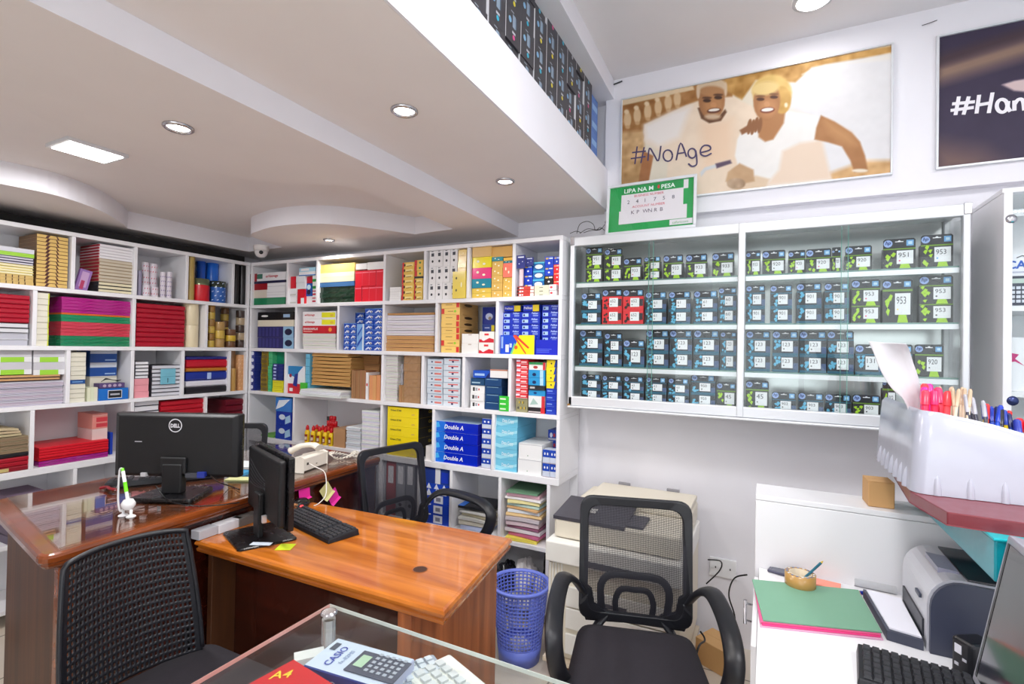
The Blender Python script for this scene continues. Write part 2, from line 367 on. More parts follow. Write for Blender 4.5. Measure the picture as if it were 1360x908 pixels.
# ---------------------------------------------------------------- shelf stock
LBL = []
ORD = ['topmost', 'second from top', 'third from top', 'fourth from top', 'fifth from top', 'sixth from top', 'seventh from top', 'eighth from top',
       'ninth from top', 'tenth from top', 'eleventh from top', 'twelfth from top', 'thirteenth from top', 'fourteenth from top', 'fifteenth from top', 'sixteenth from top', 'seventeenth from top', 'eighteenth from top']
COLN = {1: [''], 2: ['left column', 'right column'], 3: ['left column', 'middle column', 'right column'],
        4: ['first column', 'second column', 'third column', 'last column']}
def c8(c): return mat(c, .42)
def carton(col, prints=(), side=None, top=None, rough=.42):
    def f(w, d, h):
        m = MB(); ms = {}
        if side: ms['right'] = ms['left'] = c8(side)
        if top: ms['top'] = c8(top)
        m.box(0, 0, 0, w, d, h, mat(col, rough), ms)
        for i_, p in enumerate(prints):
            yy = -.0007-.00012*i_
            if p[0] == 'r': m.fr(w*p[1], h*p[2], w*p[3], h*p[4], c8(p[5]), y=yy)
            elif p[0] == 'e': m.fe(w*p[1], h*p[2], w*p[3], h*p[4], c8(p[5]), y=yy)
            elif p[0] == 'p': m.fp([(w*a, h*b) for a, b in p[1]], c8(p[2]), y=yy)
            elif p[0] == 't': m.text(p[1], w*p[2], h*p[3], h*p[4], c8(p[5]), y=yy-.0002, maxw=w*p[6] if len(p) > 6 else None, bold=.02, shear=p[7] if len(p) > 7 else 0)
            elif p[0] == 's':   # printed on the right-hand side face: rect
                m.add([(w+.0008, d*p[1], h*p[2]), (w+.0008, d*p[3], h*p[2]), (w+.0008, d*p[3], h*p[4]), (w+.0008, d*p[1], h*p[4])], [(0, 1, 2, 3)], c8(p[5]))
            elif p[0] == 'se':
                m.add([(w+.0008, d*(p[1]+p[3]*math.cos(2*PI*k/12)), h*(p[2]+p[4]*math.sin(2*PI*k/12))) for k in range(12)], [tuple(range(12))], c8(p[5]))
            elif p[0] == 'st':
                m.text(p[1], d*p[2], h*p[3], h*p[4], c8(p[5]), maxw=d*p[6], O=(w+.0012, 0, 0), A=(0, 1, 0), B=(0, 0, 1))
        return m
    return f
def book(cover, page=(226, 222, 214), spine_left=None, lines=3):
    """hard cover with the page block showing at the front"""
    def f(w, d, h):
        m = MB(); t = min(.0022, h*.16); cm = c8(cover); pm = mat(page, .8)
        m.box(0, 0, 0, w, d, t, cm).box(0, 0, h-t, w, d, h, cm)
        m.box(.004, .003, t, w-.003, d, h-t, pm)
        m.box(0, 0, t, .004, d, h-t, c8(spine_left or cover))
        return m
    return f
def spined(cover, band=None):
    """book or folder lying with its coloured spine towards the room"""
    def f(w, d, h):
        m = MB(); c = h*.22; cm = c8(cover)
        m.add([(0, c, 0), (w, c, 0), (w, 0, c), (0, 0, c), (0, 0, h-c), (w, 0, h-c), (w, c, h), (0, c, h), (0, d, h), (w, d, h), (w, d, 0), (0, d, 0)],
              [(0, 1, 2, 3), (3, 2, 5, 4), (4, 5, 6, 7), (7, 6, 9, 8), (11, 10, 1, 0), (8, 9, 10, 11), (1, 10, 9, 6, 5, 2), (0, 3, 4, 7, 8, 11)], cm)
        if band: m.fr(w*band[0], h*.15, w*band[1], h*.85, c8(band[2]))
        return m
    return f
def sheets(col, k=5, jit=.006, sag=0, rough=.75, edge=None):
    """banded bundle of envelopes or loose paper: thin layers, each a little shifted"""
    def f(w, d, h):
        m = MB(); cm = mat(col, rough); R = random.Random(int(w*1e5)); t = h/k
        for i in range(k):
            dx, dy = R.uniform(0, jit), R.uniform(0, jit); c = mat(tuple(int(q*R.uniform(.95, 1.0)) for q in col), rough)
            nx = 8; vs = []
            for a in range(nx+1):
                u = a/nx; s = -sag*math.sin(PI*u)*(i/k)
                for (yy, zz) in ((dy, t*i+.0006), (dy, t*(i+1)-.0006), (d-jit+dy, t*(i+1)-.0006), (d-jit+dy, t*i+.0006)):
                    vs.append((dx+u*(w-jit), yy, zz+s))
            fs = [(0, 1, 2, 3), (nx*4+3, nx*4+2, nx*4+1, nx*4)]
            for a in range(nx):
                for q in range(4): r = (q+1) % 4; fs.append((a*4+q, (a+1)*4+q, (a+1)*4+r, a*4+r))
            m.add(vs, fs, c)
        return m
    return f
def film(col, k=3):
    """stack section shrink-wrapped in shiny film"""
    def f(w, d, h):
        m = MB(); cm = mat(col, .12, coat=.6); R = random.Random(int(w*1e6+h*1e5)); nx, nz = 10, 3; vs = []
        for a in range(nx+1):
            for b in range(nz+1):
                e = (0 < a < nx and 0 < b < nz)
                vs.append((w*a/nx, (R.uniform(0, .006) if e else .003), h*b/nz))
        fs = [(a*(nz+1)+b, (a+1)*(nz+1)+b, (a+1)*(nz+1)+b+1, a*(nz+1)+b+1) for a in range(nx) for b in range(nz)]
        m.add(vs, fs, cm, False); m.box(.001, .004, 0, w-.001, d, h, cm); return m
    return f
def roll(col, end=(235, 225, 205), spiral=None, top=None):
    def f(w, d, h):
        r = w/2; m = MB(); b = mat(col, .3)
        m.lathe([(r*.97, 0), (r, .003), (r, h-.003), (r*.97, h)], b, 22, c=(r, r), cap=False)
        e = c8(end); m.lathe([(r*.97, h), (r*.4, h), (r*.4, h-.01)], e, 22, c=(r, r), cap=False, smooth=False); m.lathe([(r*.97, 0), (r*.3, 0)], e, 22, c=(r, r), cap=False)
        if spiral:
            c2 = c8(spiral)
            for k in range(int(h/.028)):
                for a in range(5):
                    q = PI+(a+.5)*PI/5+.35*(k % 2); z = .012+k*.028; rr = r+.0006
                    m.add([(r+rr*math.cos(q), r+rr*math.sin(q), z), (r+rr*math.cos(q+.22), r+rr*math.sin(q+.22), z+.004), (r+rr*math.cos(q+.22), r+rr*math.sin(q+.22), z+.011), (r+rr*math.cos(q), r+rr*math.sin(q), z+.007)], [(0, 1, 2, 3)], c2)
        if top: m.lathe([(r*1.01, h*.72), (r*1.01, h+.0005), (r*.5, h+.0008)], mat(top, .15, metal=.6), 22, c=(r, r), cap=False)
        return m
    return f
def tapes(col, edge):
    """short pillar of tape rolls"""
    def f(w, d, h):
        r = w/2; m = MB(); n = max(1, round(h/.05)); t = h/n
        for k in range(n):
            m.lathe([(r*.55, t*k+.001), (r*.97, t*k+.001), (r, t*k+.003), (r, t*(k+1)-.003), (r*.97, t*(k+1)-.001), (r*.55, t*(k+1)-.001), (r*.55, t*k+.001)], mat(col if k % 2 == 0 else edge, .22), 20, c=(r, r), cap=False)
        return m
    return f
def pile(U, row, u0, u1, vt, segs, cols=1, inset=.015, d=.2, group=None, vb=None, shrink=.0008, uc=None):
    """segs bottom to top: (count, relative height, maker, label, category, name)"""
    ax, pv = ('y', YU+inset) if U == 'B' else ('x', XL-inset)
    zb = Z[row] if vb is None else at((u0+u1)/2, vb, ax, pv).z
    zt = at((u0+u1)/2, vt, ax, pv).z; vm = (vt+(vb or vt+30))/2
    g = (lambda u: at(u, vm, 'y', pv).x) if U == 'B' else (lambda u: at(u, vm, 'x', pv).y)
    s0, s1 = g(u0), g(u1); tot = sum(n*h for n, h, *_ in segs); sc = (zt-zb)/tot; cw = (s1-s0)/cols; out = []
    for c in range(cols):
        z = zb+.0004
        for n, h, mk, lab, cat, name in segs:
            me = None
            for k in range(n):
                hh = h*sc-.0008
                if me is None: me = mk(cw-2*shrink, d, hh).data(name)
                o = bpy.data.objects.new(name, me); COL.objects.link(o)
                s = s0+c*cw+shrink; dy = random.uniform(0, .006)
                o.location = (s, pv+dy, z) if U == 'B' else (pv-dy, s, z)
                if U == 'L': o.rotation_euler = (0, 0, PI/2)
                L = lab
                if cols > 1: L += ', '+COLN.get(cols, ['first', 'second', 'third', 'fourth', 'fifth', 'last'])[c]
                if n > 1: L += (', ' if cols == 1 else ' ')+ORD[n-1-k]
                gp = group or (lab+'s' if (n*cols) > 1 else None)
                tag(o, L, cat, gp); out.append(o); z += h*sc
    return out
# ================================================================ stock of the back-wall bookcase
R_, W_, BL, NV, YE, GR, KR, CR = (196, 22, 34), (238, 238, 240), (22, 60, 176), (34, 40, 96), (242, 214, 40), (20, 128, 82), (206, 158, 98), (232, 222, 190)
B = 'B'; L_ = 'L'
# --- top row
pile(B, 1, 331.5, 379, 362, [
  (1, 9, carton(GR, [('r', .5, .1, 1, .9, (60, 140, 100))]), 'green bound pack at the bottom of the pile beside the corner', 'pack', 'paper_pack'),
  (1, 10, carton(W_, [('r', 0, 0, .5, 1, (224, 214, 200)), ('r', .5, .3, 1, .34, (200, 200, 205)), ('r', .5, .62, 1, .66, (200, 200, 205))]), 'white paper pack lying on the green pack beside the corner', 'pack', 'paper_pack'),
  (1, 8, carton(W_, [('r', 0, 0, .5, 1, (160, 16, 30)), ('r', .5, .45, 1, .5, (180, 180, 190))]), 'white and dark red notebook pack under the printed carton at the corner', 'notebooks', 'notebook_pack'),
  (1, 3, carton((30, 30, 70)), 'thin navy folder under the carton with red script at the corner', 'folder', 'document_folder'),
  (1, 10, carton(W_, [('r', 0, 0, .2, 1, (150, 20, 40)), ('r', .2, .3, .36, .9, (60, 120, 100)), ('t', 'enVisionage', .45, .3, .45, (200, 30, 60), .5, .2)]), 'white carton with red script on top of the corner pile', 'box', 'stationery_box')])
pile(B, 1, 384, 394, 383, [(2, 10, carton(W_, [('r', .1, .1, .9, .3, (210, 210, 205))]), 'small plain white box in the second top cubby, under the red one', 'box', 'small_box')])
pile(B, 1, 385.5, 392, 367, [(1, 10, carton((216, 24, 48)), 'slim red box standing on the white boxes in the second top cubby', 'box', 'small_box')], vb=383)
pile(B, 1, 395, 404, 384, [(1, 10, carton((214, 20, 40), [('r', .5, 0, 1, .4, W_)]), 'red and white box low in the second top cubby', 'box', 'small_box')])
pile(B, 1, 393, 405, 366, [(2, 10, carton((228, 230, 234)), 'pale grey box above the red and white box, second top cubby', 'box', 'small_box')], vb=383.6)
pile(B, 1, 397, 419, 355, [(1, 6, carton(W_, [('r', 0, 0, 1, .25, (30, 110, 190))]), 'white box edged in blue, lower of two topping the second cubby', 'box', 'small_box'),
  (1, 6, carton((170, 215, 235), [('r', .1, .2, .6, .8, W_)]), 'light blue box on top of the second top cubby pile', 'box', 'small_box')], vb=366)
pile(B, 1, 406, 414.5, 367.5, [(1, 11, carton(W_), 'small white carton low in the second top cubby', 'box', 'small_box'), (1, 18, carton((20, 90, 180), [('e', .5, .3, .3, .2, (20, 30, 60)), ('e', .5, .7, .3, .2, (200, 230, 240))]), 'blue box with dark discs in the second top cubby', 'box', 'small_box'),
  (1, 9, carton((190, 20, 50)), 'crimson box on the blue box with discs, second top cubby', 'box', 'small_box')], inset=.03)
pile(B, 1, 414.5, 420, 365.5, [(2, 9, carton(W_, [('r', 0, .2, 1, .45, (200, 40, 70)), ('r', 0, .7, 1, .85, (200, 40, 70))]), 'white box striped in red beside the second top divider', 'box', 'small_box'), (2, 9, carton((232, 240, 234), [('r', 0, .1, 1, .5, (40, 150, 70))]), 'white and green box beside the second top divider', 'box', 'small_box')])
pile(B, 1, 422.5, 470.5, 350, [(3, 8, film((28, 58, 40)), 'dark green folder pack in shiny film, top row', 'folders', 'folder_pack'), (1, 7, carton((70, 116, 170), rough=.2), 'steel blue folder pack lying on the dark green ones', 'folders', 'folder_pack'),
  (2, 7, carton((240, 232, 196)), 'cream card pack in the mixed colour pile of the top row', 'pack', 'card_pack'), (2, 6.5, carton((244, 208, 120)), 'yellow card pack crowning the mixed colour pile of the top row', 'pack', 'card_pack')])
redbx = carton((226, 16, 44), [('r', .04, .84, .96, .9, (250, 120, 140)), ('r', .02, .04, .05, .96, (250, 110, 130))], side=(200, 10, 40))
pile(B, 1, 471.2, 509, 358.5, [(2, 10, redbx, 'glossy red box in the top row block', 'box', 'gift_box')], cols=4, group='red boxes in the top row')
pile(B, 1, 472, 487, 349.5, [(1, 10, carton((236, 234, 232)), 'flat white box on the red boxes, beside the yellow cards', 'box', 'small_box')], vb=357.6)
pile(B, 1, 487.5, 509, 347.5, [(1, 10, carton((244, 242, 240)), 'wider flat white box on the red boxes, beside the thick divider', 'box', 'small_box')], vb=357.6)
pile(B, 1, 517, 532, 381, [(3, 10, carton((240, 238, 236), [('r', 0, .46, 1, .5, (205, 200, 200))]), 'small plain white box beside the striped pencil boxes', 'box', 'small_box')])
penc = carton((240, 200, 90), [('r', 0, 0, .14, 1, (214, 50, 50)), ('e', .2, .5, .06, .3, (20, 20, 20)), ('r', .3, .3, .9, .7, (250, 226, 150)), ('p', [(.35, .2), (.8, .3), (.78, .42), (.36, .34)], (150, 110, 40))])
pile(B, 1, 533.5, 549.5, 348, [(7, 10, penc, 'yellow and red pencil box in the taller striped stack', 'box', 'pencil_box')])
pile(B, 1, 550, 561.5, 345, [(4, 10, penc, 'yellow and red pencil box under the black-edged one', 'box', 'pencil_box'), (1, 4, carton((40, 40, 40)), 'thin black box between the striped pencil boxes', 'box', 'small_box'), (3, 10, carton((240, 200, 90), [('r', 0, 0, .3, 1, (214, 50, 50)), ('e', .65, .5, .12, .2, (40, 130, 60))]), 'yellow pencil box with green dot above the black one', 'box', 'pencil_box')])
clip = carton((240, 238, 238), [('r', .3, .6, .7, .8, (60, 60, 70)), ('e', .5, .3, .14, .08, (30, 30, 40)), ('r', .3, .88, .6, .92, (90, 90, 100))])
pile(B, 1, 569.5, 607, 330.5, [(3, 10, clip, 'white box with black printing beside the yellow packs', 'box', 'clip_box')], cols=4, group='white boxes with black printing')
ylw = carton((236, 196, 84), [('e', .3, .5, .05, .04, (250, 236, 160)), ('e', .6, .7, .05, .04, (250, 236, 160)), ('r', 0, .48, 1, .5, (200, 150, 60))], rough=.2)
pile(B, 1, 608, 619, 331, [(4, 10, ylw, 'small golden yellow pack stacked by the fifth divider', 'pack', 'note_pack')])
pile(B, 1, 600.5, 617.5, 360, [(1, 10, carton((240, 214, 96), [('e', .3, .3, .06, .05, (90, 80, 40)), ('e', .3, .75, .06, .05, (90, 80, 40)), ('e', .7, .5, .05, .1, (255, 250, 210))], rough=.15), 'shiny yellow pack standing in front of the printed boxes', 'pack', 'note_pack')], inset=-.01, d=.02)
stick = lambda c, hl=(255, 250, 220): carton(c, [('e', .3, .6, .07, .12, hl), ('e', .62, .35, .08, .1, hl)], rough=.15)
pile(B, 1, 627, 652.5, 327.5, [(2, 6.5, stick((240, 205, 90)), 'yellow sticky note pack under the teal one', 'notes', 'sticky_note_pack'), (1, 12, stick((30, 140, 165)), 'teal sticky note pack in the leftmost note pile', 'notes', 'sticky_note_pack'),
  (1, 14, stick((240, 60, 130)), 'hot pink sticky note pack', 'notes', 'sticky_note_pack'), (1, 14, stick((246, 226, 30)), 'bright lemon sticky note pack above the pink', 'notes', 'sticky_note_pack'), (1, 13, carton((226, 184, 112), rough=.3), 'amber carton above the lemon sticky notes', 'box', 'note_carton')])
pile(B, 1, 653, 667.5, 341, [(5, 9, stick((228, 186, 100)), 'amber sticky note pack below the teal strip', 'notes', 'sticky_note_pack'), (1, 5, stick((60, 150, 165)), 'thin teal sticky note pack under the amber carton', 'notes', 'sticky_note_pack')])
pile(B, 1, 668, 680.5, 341.5, [(3, 8, stick((232, 190, 96)), 'narrow amber note pack below the coral one', 'notes', 'sticky_note_pack'), (1, 17, stick((255, 130, 110)), 'coral sticky note pack by the sixth divider', 'notes', 'sticky_note_pack'), (1, 3, stick((60, 130, 140)), 'thin teal pack resting on the coral sticky notes', 'notes', 'sticky_note_pack'), (1, 4, carton((240, 190, 80)), 'narrow yellow pack topping the coral sticky notes', 'notes', 'sticky_note_pack')])
pile(B, 1, 653, 680, 326.5, [(1, 10, carton((222, 174, 96), side=(190, 140, 70)), 'amber carton crowning the note packs by the sixth divider', 'box', 'note_carton')], vb=341, inset=.02)
blt = carton((16, 60, 190), [('r', .1, .74, .42, .9, (210, 180, 90)), ('r', .5, .76, .92, .9, (200, 220, 250)), ('e', .5, .38, .12, .1, (230, 235, 250))])
rdt = carton((232, 34, 40), [('r', .1, .74, .42, .9, (250, 170, 110)), ('r', .5, .76, .92, .9, (250, 200, 200)), ('e', .6, .38, .12, .1, (250, 235, 235))])
bkt = carton((24, 22, 24), [('r', .1, .74, .42, .9, (210, 180, 90)), ('r', .5, .76, .92, .9, (230, 230, 230)), ('e', .5, .38, .12, .1, (230, 235, 250))])
oval = carton((20, 110, 180), [('r', 0, .84, 1, 1, (90, 190, 220)), ('e', .5, .45, .42, .33, (12, 60, 130)), ('e', .5, .45, .36, .26, (220, 236, 244))])
pile(B, 1, 695.5, 706.8, 352.5, [(3, 10, blt, 'small blue carton at the left of the end cubby', 'box', 'refill_box')], inset=.04, d=.17, vb=389)
for q in []: pass
pile(B, 1, 707.4, 722.6, 347.5, [(4, 10, oval, 'blue box with white oval in the top end cubby', 'box', 'oval_print_box')], inset=.04, d=.17)
pile(B, 1, 723.2, 734.8, 340.5, [(1, 8, bkt, 'lower black carton beside the oval boxes', 'box', 'refill_box'), (1, 10, bkt, 'upper black carton beside the oval boxes', 'box', 'refill_box'), (1, 9, blt, 'blue carton resting on the black ones', 'box', 'refill_box'), (1, 11, blt, 'tall blue carton topping the black carton column', 'box', 'refill_box')], inset=.04, d=.17, vb=389)
pile(B, 1, 735.2, 743.2, 340.5, [(4, 10, rdt, 'red carton in the top end cubby', 'box', 'refill_box'), (1, 10, blt, 'blue carton on the red column', 'box', 'refill_box')], inset=.04, d=.17)
lb1 = carton((196, 60, 50), [('r', 0, .1, .1, .9, (40, 30, 30)), ('r', .14, .25, .26, .75, W_), ('r', .3, .3, .38, .7, W_), ('r', .8, .1, 1, .9, (240, 238, 230))])
pile(B, 1, 686, 708.6, 380, [(3, 10, lb1, 'flat red and white carton lying in the end cubby', 'box', 'flat_carton')], inset=.008, d=.03)
lb2 = carton((214, 214, 190), [('r', .35, .3, .6, .45, (60, 60, 50)), ('r', .0, .9, 1, 1, (236, 236, 216))])
pile(B, 1, 709, 728.6, 378.5, [(3, 10, lb2, 'flat sage-grey carton lying in the end cubby', 'box', 'flat_carton')], inset=.008, d=.03)
pile(B, 1, 729, 738.5, 377.5, [(2, 15, carton((240, 236, 236), [('e', .3, .5, .2, .2, (220, 60, 70))]), 'white box with red spot in the end cubby', 'box', 'small_box')], inset=.008, d=.03)
nc = carton((48, 54, 128), [('r', .15, .8, .85, .9, (220, 225, 240)), ('e', .3, .35, .08, .05, (220, 225, 240)), ('e', .7, .5, .06, .04, (220, 225, 240))])
pile(B, 1, 685.5, 697, 338.5, [(1, 10, nc, 'navy blister card hanging highest in the end cubby', 'blister card', 'blister_card')], vb=356, inset=.004, d=.004)
pile(B, 1, 697.5, 708, 341.5, [(1, 10, nc, 'navy blister card beside the highest one', 'blister card', 'blister_card')], vb=352, inset=.02, d=.004)
pile(B, 1, 689, 694, 356.5, [(1, 10, carton((228, 200, 206)), 'thin pink-white ruler pack standing under the navy cards', 'ruler', 'ruler_pack')], inset=.012, d=.01, vb=379.5)

# --- second row
spk = carton((44, 44, 104), [('r', .72, .0, 1, 1, (150, 190, 220)), ('e', .86, .5, .1, .3, (20, 24, 60))]+[('r', .04+.1*k, .1, .1+.1*k, .9, (60, 60, 130)) for k in range(6)])
pile(B, 2, 342, 390, 414, [(2, 13.5, spk, 'navy bulk pack with blue end in the corner cubby', 'box', 'bulk_pack'), (1, 8, carton((232, 224, 202)), 'cream carton under the black bag in the corner cubby', 'box', 'carton'), (1, 10, carton((28, 28, 32), [('e', .2, .5, .1, .12, W_), ('r', .72, .3, .9, .7, (150, 180, 210))], rough=.2), 'black plastic-wrapped pack on the cream carton', 'pack', 'wrapped_pack')])
ev = lambda t, yl: carton((244, 242, 242), [('t', t, .06, .3, .4, (206, 40, 60), .42, .2)]+([('r', .58, .15, .98, .85, (234, 232, 40)), ('e', .88, .45, .05, .2, (230, 200, 60))] if yl else []))
pile(B, 2, 402, 446, 413.5, [(4, 5.2, sheets((236, 234, 230), 3, .004), 'thick white envelope pack under the red carton', 'envelopes', 'envelope_pack'),
  (1, 10, carton((196, 30, 44), [('t', 'ENVISIONPLUS', .03, .45, .3, W_, .5), ('r', .03, .2, .3, .32, (240, 170, 160)), ('e', .84, .5, .05, .28, (240, 150, 60))]), 'red carton with white capital lettering', 'box', 'envelope_box'),
  (2, 9.3, ev('enVisionage', True), 'white carton with red script and yellow end', 'box', 'envelope_box')])
bw = carton((26, 76, 180), [('p', [(.1, .2), (.5, .75), (.62, .55), (.3, .15)], (225, 232, 245)), ('e', .72, .4, .16, .22, (235, 235, 240)), ('e', .76, .36, .08, .12, (40, 40, 50)), ('r', 0, .9, 1, 1, (110, 160, 230))])
pile(B, 2, 456.5, 473, 429, [(5, 10, bw, 'small blue and white box in the low double stack', 'box', 'blue_white_box')], cols=2, inset=.008, d=.12, group='small blue and white boxes')
pile(B, 2, 461.5, 483, 415, [(2, 10, bw, 'small blue and white box behind the low stack', 'box', 'blue_white_box')], cols=2, inset=.14, d=.1, vb=430, group='small blue and white boxes')
for q in (0, 1):
    pile(B, 2, 461.5+11*q, 472+11*q, 430.5, [(1, 10, carton((60, 130, 210)), 'blue carton hidden behind the low stack, '+('nearer the divider' if q == 0 else 'farther along'), 'box', 'blue_white_box')], inset=.14, d=.1)
tv = carton((120, 170, 226), [('p', [(.1, .1), (.9, .5), (.9, .6), (.1, .25)], (26, 76, 180)), ('p', [(.1, .5), (.9, .9), (.9, .97), (.1, .62)], (26, 76, 180)), ('r', .8, 0, 1, 1, (220, 230, 240))])
pile(B, 2, 473.6, 483.4, 430, [(1, 10, tv, 'tall light blue box standing between the small blue stacks', 'box', 'blue_white_box')], inset=.01, d=.12)
pile(B, 2, 484, 508, 409.5, [(8, 10, bw, 'small blue and white box in the tall double stack', 'box', 'blue_white_box')], cols=2, group='small blue and white boxes of the tall stack')
pile(B, 2, 512, 577, 415, [(4, 5.3, sheets((212, 164, 106), 3, .008, .002), 'kraft envelope bundle in the wide cubby', 'envelopes', 'envelope_bundle'), (4, 6.8, sheets((232, 230, 236), 4, .008, .002), 'white envelope bundle on the kraft ones', 'envelopes', 'envelope_bundle'), (1, 3, sheets((190, 142, 86), 1, .01, -.004), 'brown backing sheet on the white envelope bundles', 'envelopes', 'envelope_bundle')], d=.24)
yb = carton((246, 204, 112), [('r', .82, .08, .98, .92, (214, 50, 44)), ('r', .25, .45, .6, .55, (170, 130, 60)), ('se', .45, .5, .22, .22, (60, 44, 24))], side=(190, 150, 92))
yb2 = carton((246, 204, 112), [('r', .0, .08, .16, .92, (214, 50, 44)), ('r', .35, .45, .65, .55, (170, 130, 60)), ('e', .75, .5, .06, .2, (150, 210, 40))], side=(190, 150, 92))
pile(B, 2, 586, 610.5, 400.5, [(1, 10, yb, 'yellow carton with red end at the stack foot', 'box', 'yellow_carton'), (1, 10, yb2, 'yellow carton with green dot, second from stack foot', 'box', 'yellow_carton'), (4, 10, yb, 'yellow carton with red band in the eight-high stack', 'box', 'yellow_carton'), (1, 10, yb2, 'yellow carton with red end at its left side, near the top', 'box', 'yellow_carton'), (1, 10, yb, 'yellow carton crowning the eight-high stack', 'box', 'yellow_carton')])
pile(B, 2, 613, 635, 443, [(2, 10, carton((238, 236, 232), [('r', .4, .84, .6, .96, (200, 190, 180))]), 'plain off-white box beside the yellow cartons', 'box', 'small_box')], inset=.01, d=.12)
pile(B, 2, 635.8, 655.5, 440, [(2, 10, carton((242, 236, 230), [('r', .35, .65, .65, .82, (220, 50, 60)), ('p', [(0, 0), (1, 0), (1, .3), (.7, .42), (.4, .2), (0, .3)], (206, 30, 50)), ('e', .3, .3, .12, .16, W_)]), 'white box with red wave', 'box', 'wave_box')], inset=.01, d=.12)
pile(B, 2, 640, 656.5, 407.5, [(1, 14, carton((242, 240, 240)), 'white carton standing behind the red wave boxes', 'box', 'carton'), (2, 8, carton((24, 60, 150), [('r', .2, .5, .6, .6, (200, 210, 240)), ('r', .75, .1, 1, .9, (240, 220, 40))]), 'slim blue and yellow box above the wave boxes', 'box', 'ink_bottle_box'), (1, 18, carton((16, 40, 140), [('e', .55, .45, .3, .2, (190, 200, 230)), ('e', .62, .35, .14, .1, (150, 130, 110))]), 'tall navy box with white bird emblem', 'box', 'ink_bottle_box')], inset=.14, d=.1)
pel = carton((14, 44, 176), [('r', .06, .18, .38, .74, (170, 200, 240)), ('e', .15, .45, .05, .18, (30, 40, 90)), ('t', 'Pelikan', .56, .62, .3, (190, 210, 255), .4, .15), ('r', .62, .22, .9, .5, (120, 140, 210))])
pile(B, 2, 667.5, 717, 414, [(7, 7.6, pel, 'royal blue ink-pad carton behind the crayon boxes', 'box', 'ink_pad_box')], cols=2, inset=.05, d=.16, group='royal blue ink-pad cartons')
pile(B, 2, 719.5, 741.5, 404.5, [(8, 7.6, pel, 'royal blue ink-pad carton in the end column', 'box', 'ink_pad_box')], inset=.05, d=.16)
pt = carton((14, 50, 190), [('t', 'Pelikan', .05, .35, .4, W_, .5), ('p', [(.58, .0), (.95, .0), (.95, 1), (.58, 1)], (240, 214, 40)), ('r', .95, 0, 1, 1, (20, 24, 40))])
pile(B, 2, 669, 692, 405.5, [(1, 10, pt, 'blue and yellow carton on the ink-pad stacks, nearer the crayons', 'box', 'ink_pad_box')], vb=413.4, inset=.05, d=.16)
pile(B, 2, 694.5, 717, 404.5, [(1, 10, pt, 'blue and yellow carton on the ink-pad stacks, nearer the end column', 'box', 'ink_pad_box')], vb=413.4, inset=.05, d=.16)
cray = carton((20, 74, 206), [('p', [(.36, 0), (1, 0), (1, 1), (.56, 1), (.46, .5)], (250, 226, 20)), ('p', [(.36, 0), (.46, .5), (.42, .6), (.3, 0)], (110, 200, 140)), ('p', [(.38, 1), (.48, 1), (.86, .36), (.82, .3)], (232, 60, 40)), ('p', [(.38, .96), (.44, .96), (.78, .04), (.74, .02)], (236, 90, 40)), ('e', .47, .36, .05, .1, (236, 96, 40)), ('r', .16, .1, .26, .5, W_), ('r', .28, .35, .35, .56, (190, 210, 250)), ('r', .03, .3, .09, .92, (150, 180, 250))])
pile(B, 2, 664, 709.6, 444.8, [(1, 10, cray, 'blue and yellow crayon box printed with two red crayons', 'box', 'crayon_box')], inset=.01, d=.03)
pile(B, 2, 710.4, 741.6, 451, [(1, 10, carton((16, 34, 190), [('r', .05, .36, .7, .4, (90, 110, 230)), ('r', .05, .26, .6, .3, (90, 110, 230)), ('r', .05, .16, .6, .2, (90, 110, 230))]), 'plain royal blue box back beside the crayon box', 'box', 'crayon_box')], inset=.01, d=.03)

# --- third row
pile(B, 3, 346.5, 355.5, 464.5, [(9, 10, carton((150, 130, 50), [('e', .5, .5, .46, .4, (110, 92, 34))], rough=.2), 'olive gold tape roll pack in the narrow corner cubby', 'tape', 'tape_pack')])
pile(B, 3, 356, 361, 465, [(8, 10, carton((80, 190, 130), [('r', 0, .4, 1, .5, (40, 150, 90))]), 'light green slim box beside the green folder box', 'box', 'slim_box')])
pile(B, 3, 365.5, 376.5, 465, [(1, 10, carton((16, 136, 96), side=(10, 110, 76)), 'plain green folder box standing in the corner cubby', 'box', 'folder_box')], inset=.05, d=.16)
pile(B, 3, 361.5, 375.5, 483, [(3, 6, carton((232, 226, 40), [('r', .1, .4, .9, .5, (190, 180, 30))]), 'lemon yellow pack in front of the green folder box', 'pack', 'slim_pack'), (5, 5, carton((34, 50, 130), [('r', .1, .25, .35, .75, (190, 205, 240)), ('r', .5, 0, .54, 1, (16, 24, 70))]), 'small navy box in front of the green folder box', 'box', 'slim_box')], inset=.012, d=.03)
pile(B, 3, 332, 338, 464.5, [(6, 10, carton((40, 56, 140), [('e', .5, .5, .3, .3, (220, 225, 240))]), 'tiny navy and white box in the corner column', 'box', 'slim_box')], inset=.008, d=.05)
det = carton((232, 236, 240), [('r', 0, 0, 1, .36, (204, 34, 50)), ('p', [(0, .7), (.4, .6), (.9, 1), (0, 1)], (36, 130, 190)), ('p', [(.3, .3), (.55, .25), (.6, .75), (.4, .7)], (30, 50, 140)), ('e', .15, .65, .08, .07, (150, 30, 60)), ('r', .1, .08, .3, .2, W_)])
pile(B, 3, 382, 404.5, 486, [(1, 10, det, 'red, white and blue printed box in the wide envelope cubby', 'box', 'printed_box')])
pile(B, 3, 397, 405, 508, [(1, 10, sheets((70, 190, 50), 2, .002, rough=.3), 'small bright green packet before the printed box', 'packet', 'packet')], inset=-.003, d=.017)
pile(B, 3, 405.4, 411, 470, [(5, 10, carton((110, 186, 216), [('r', 0, .45, 1, .52, (60, 140, 180))]), 'light blue pack beside the kraft envelopes', 'pack', 'slim_pack')])
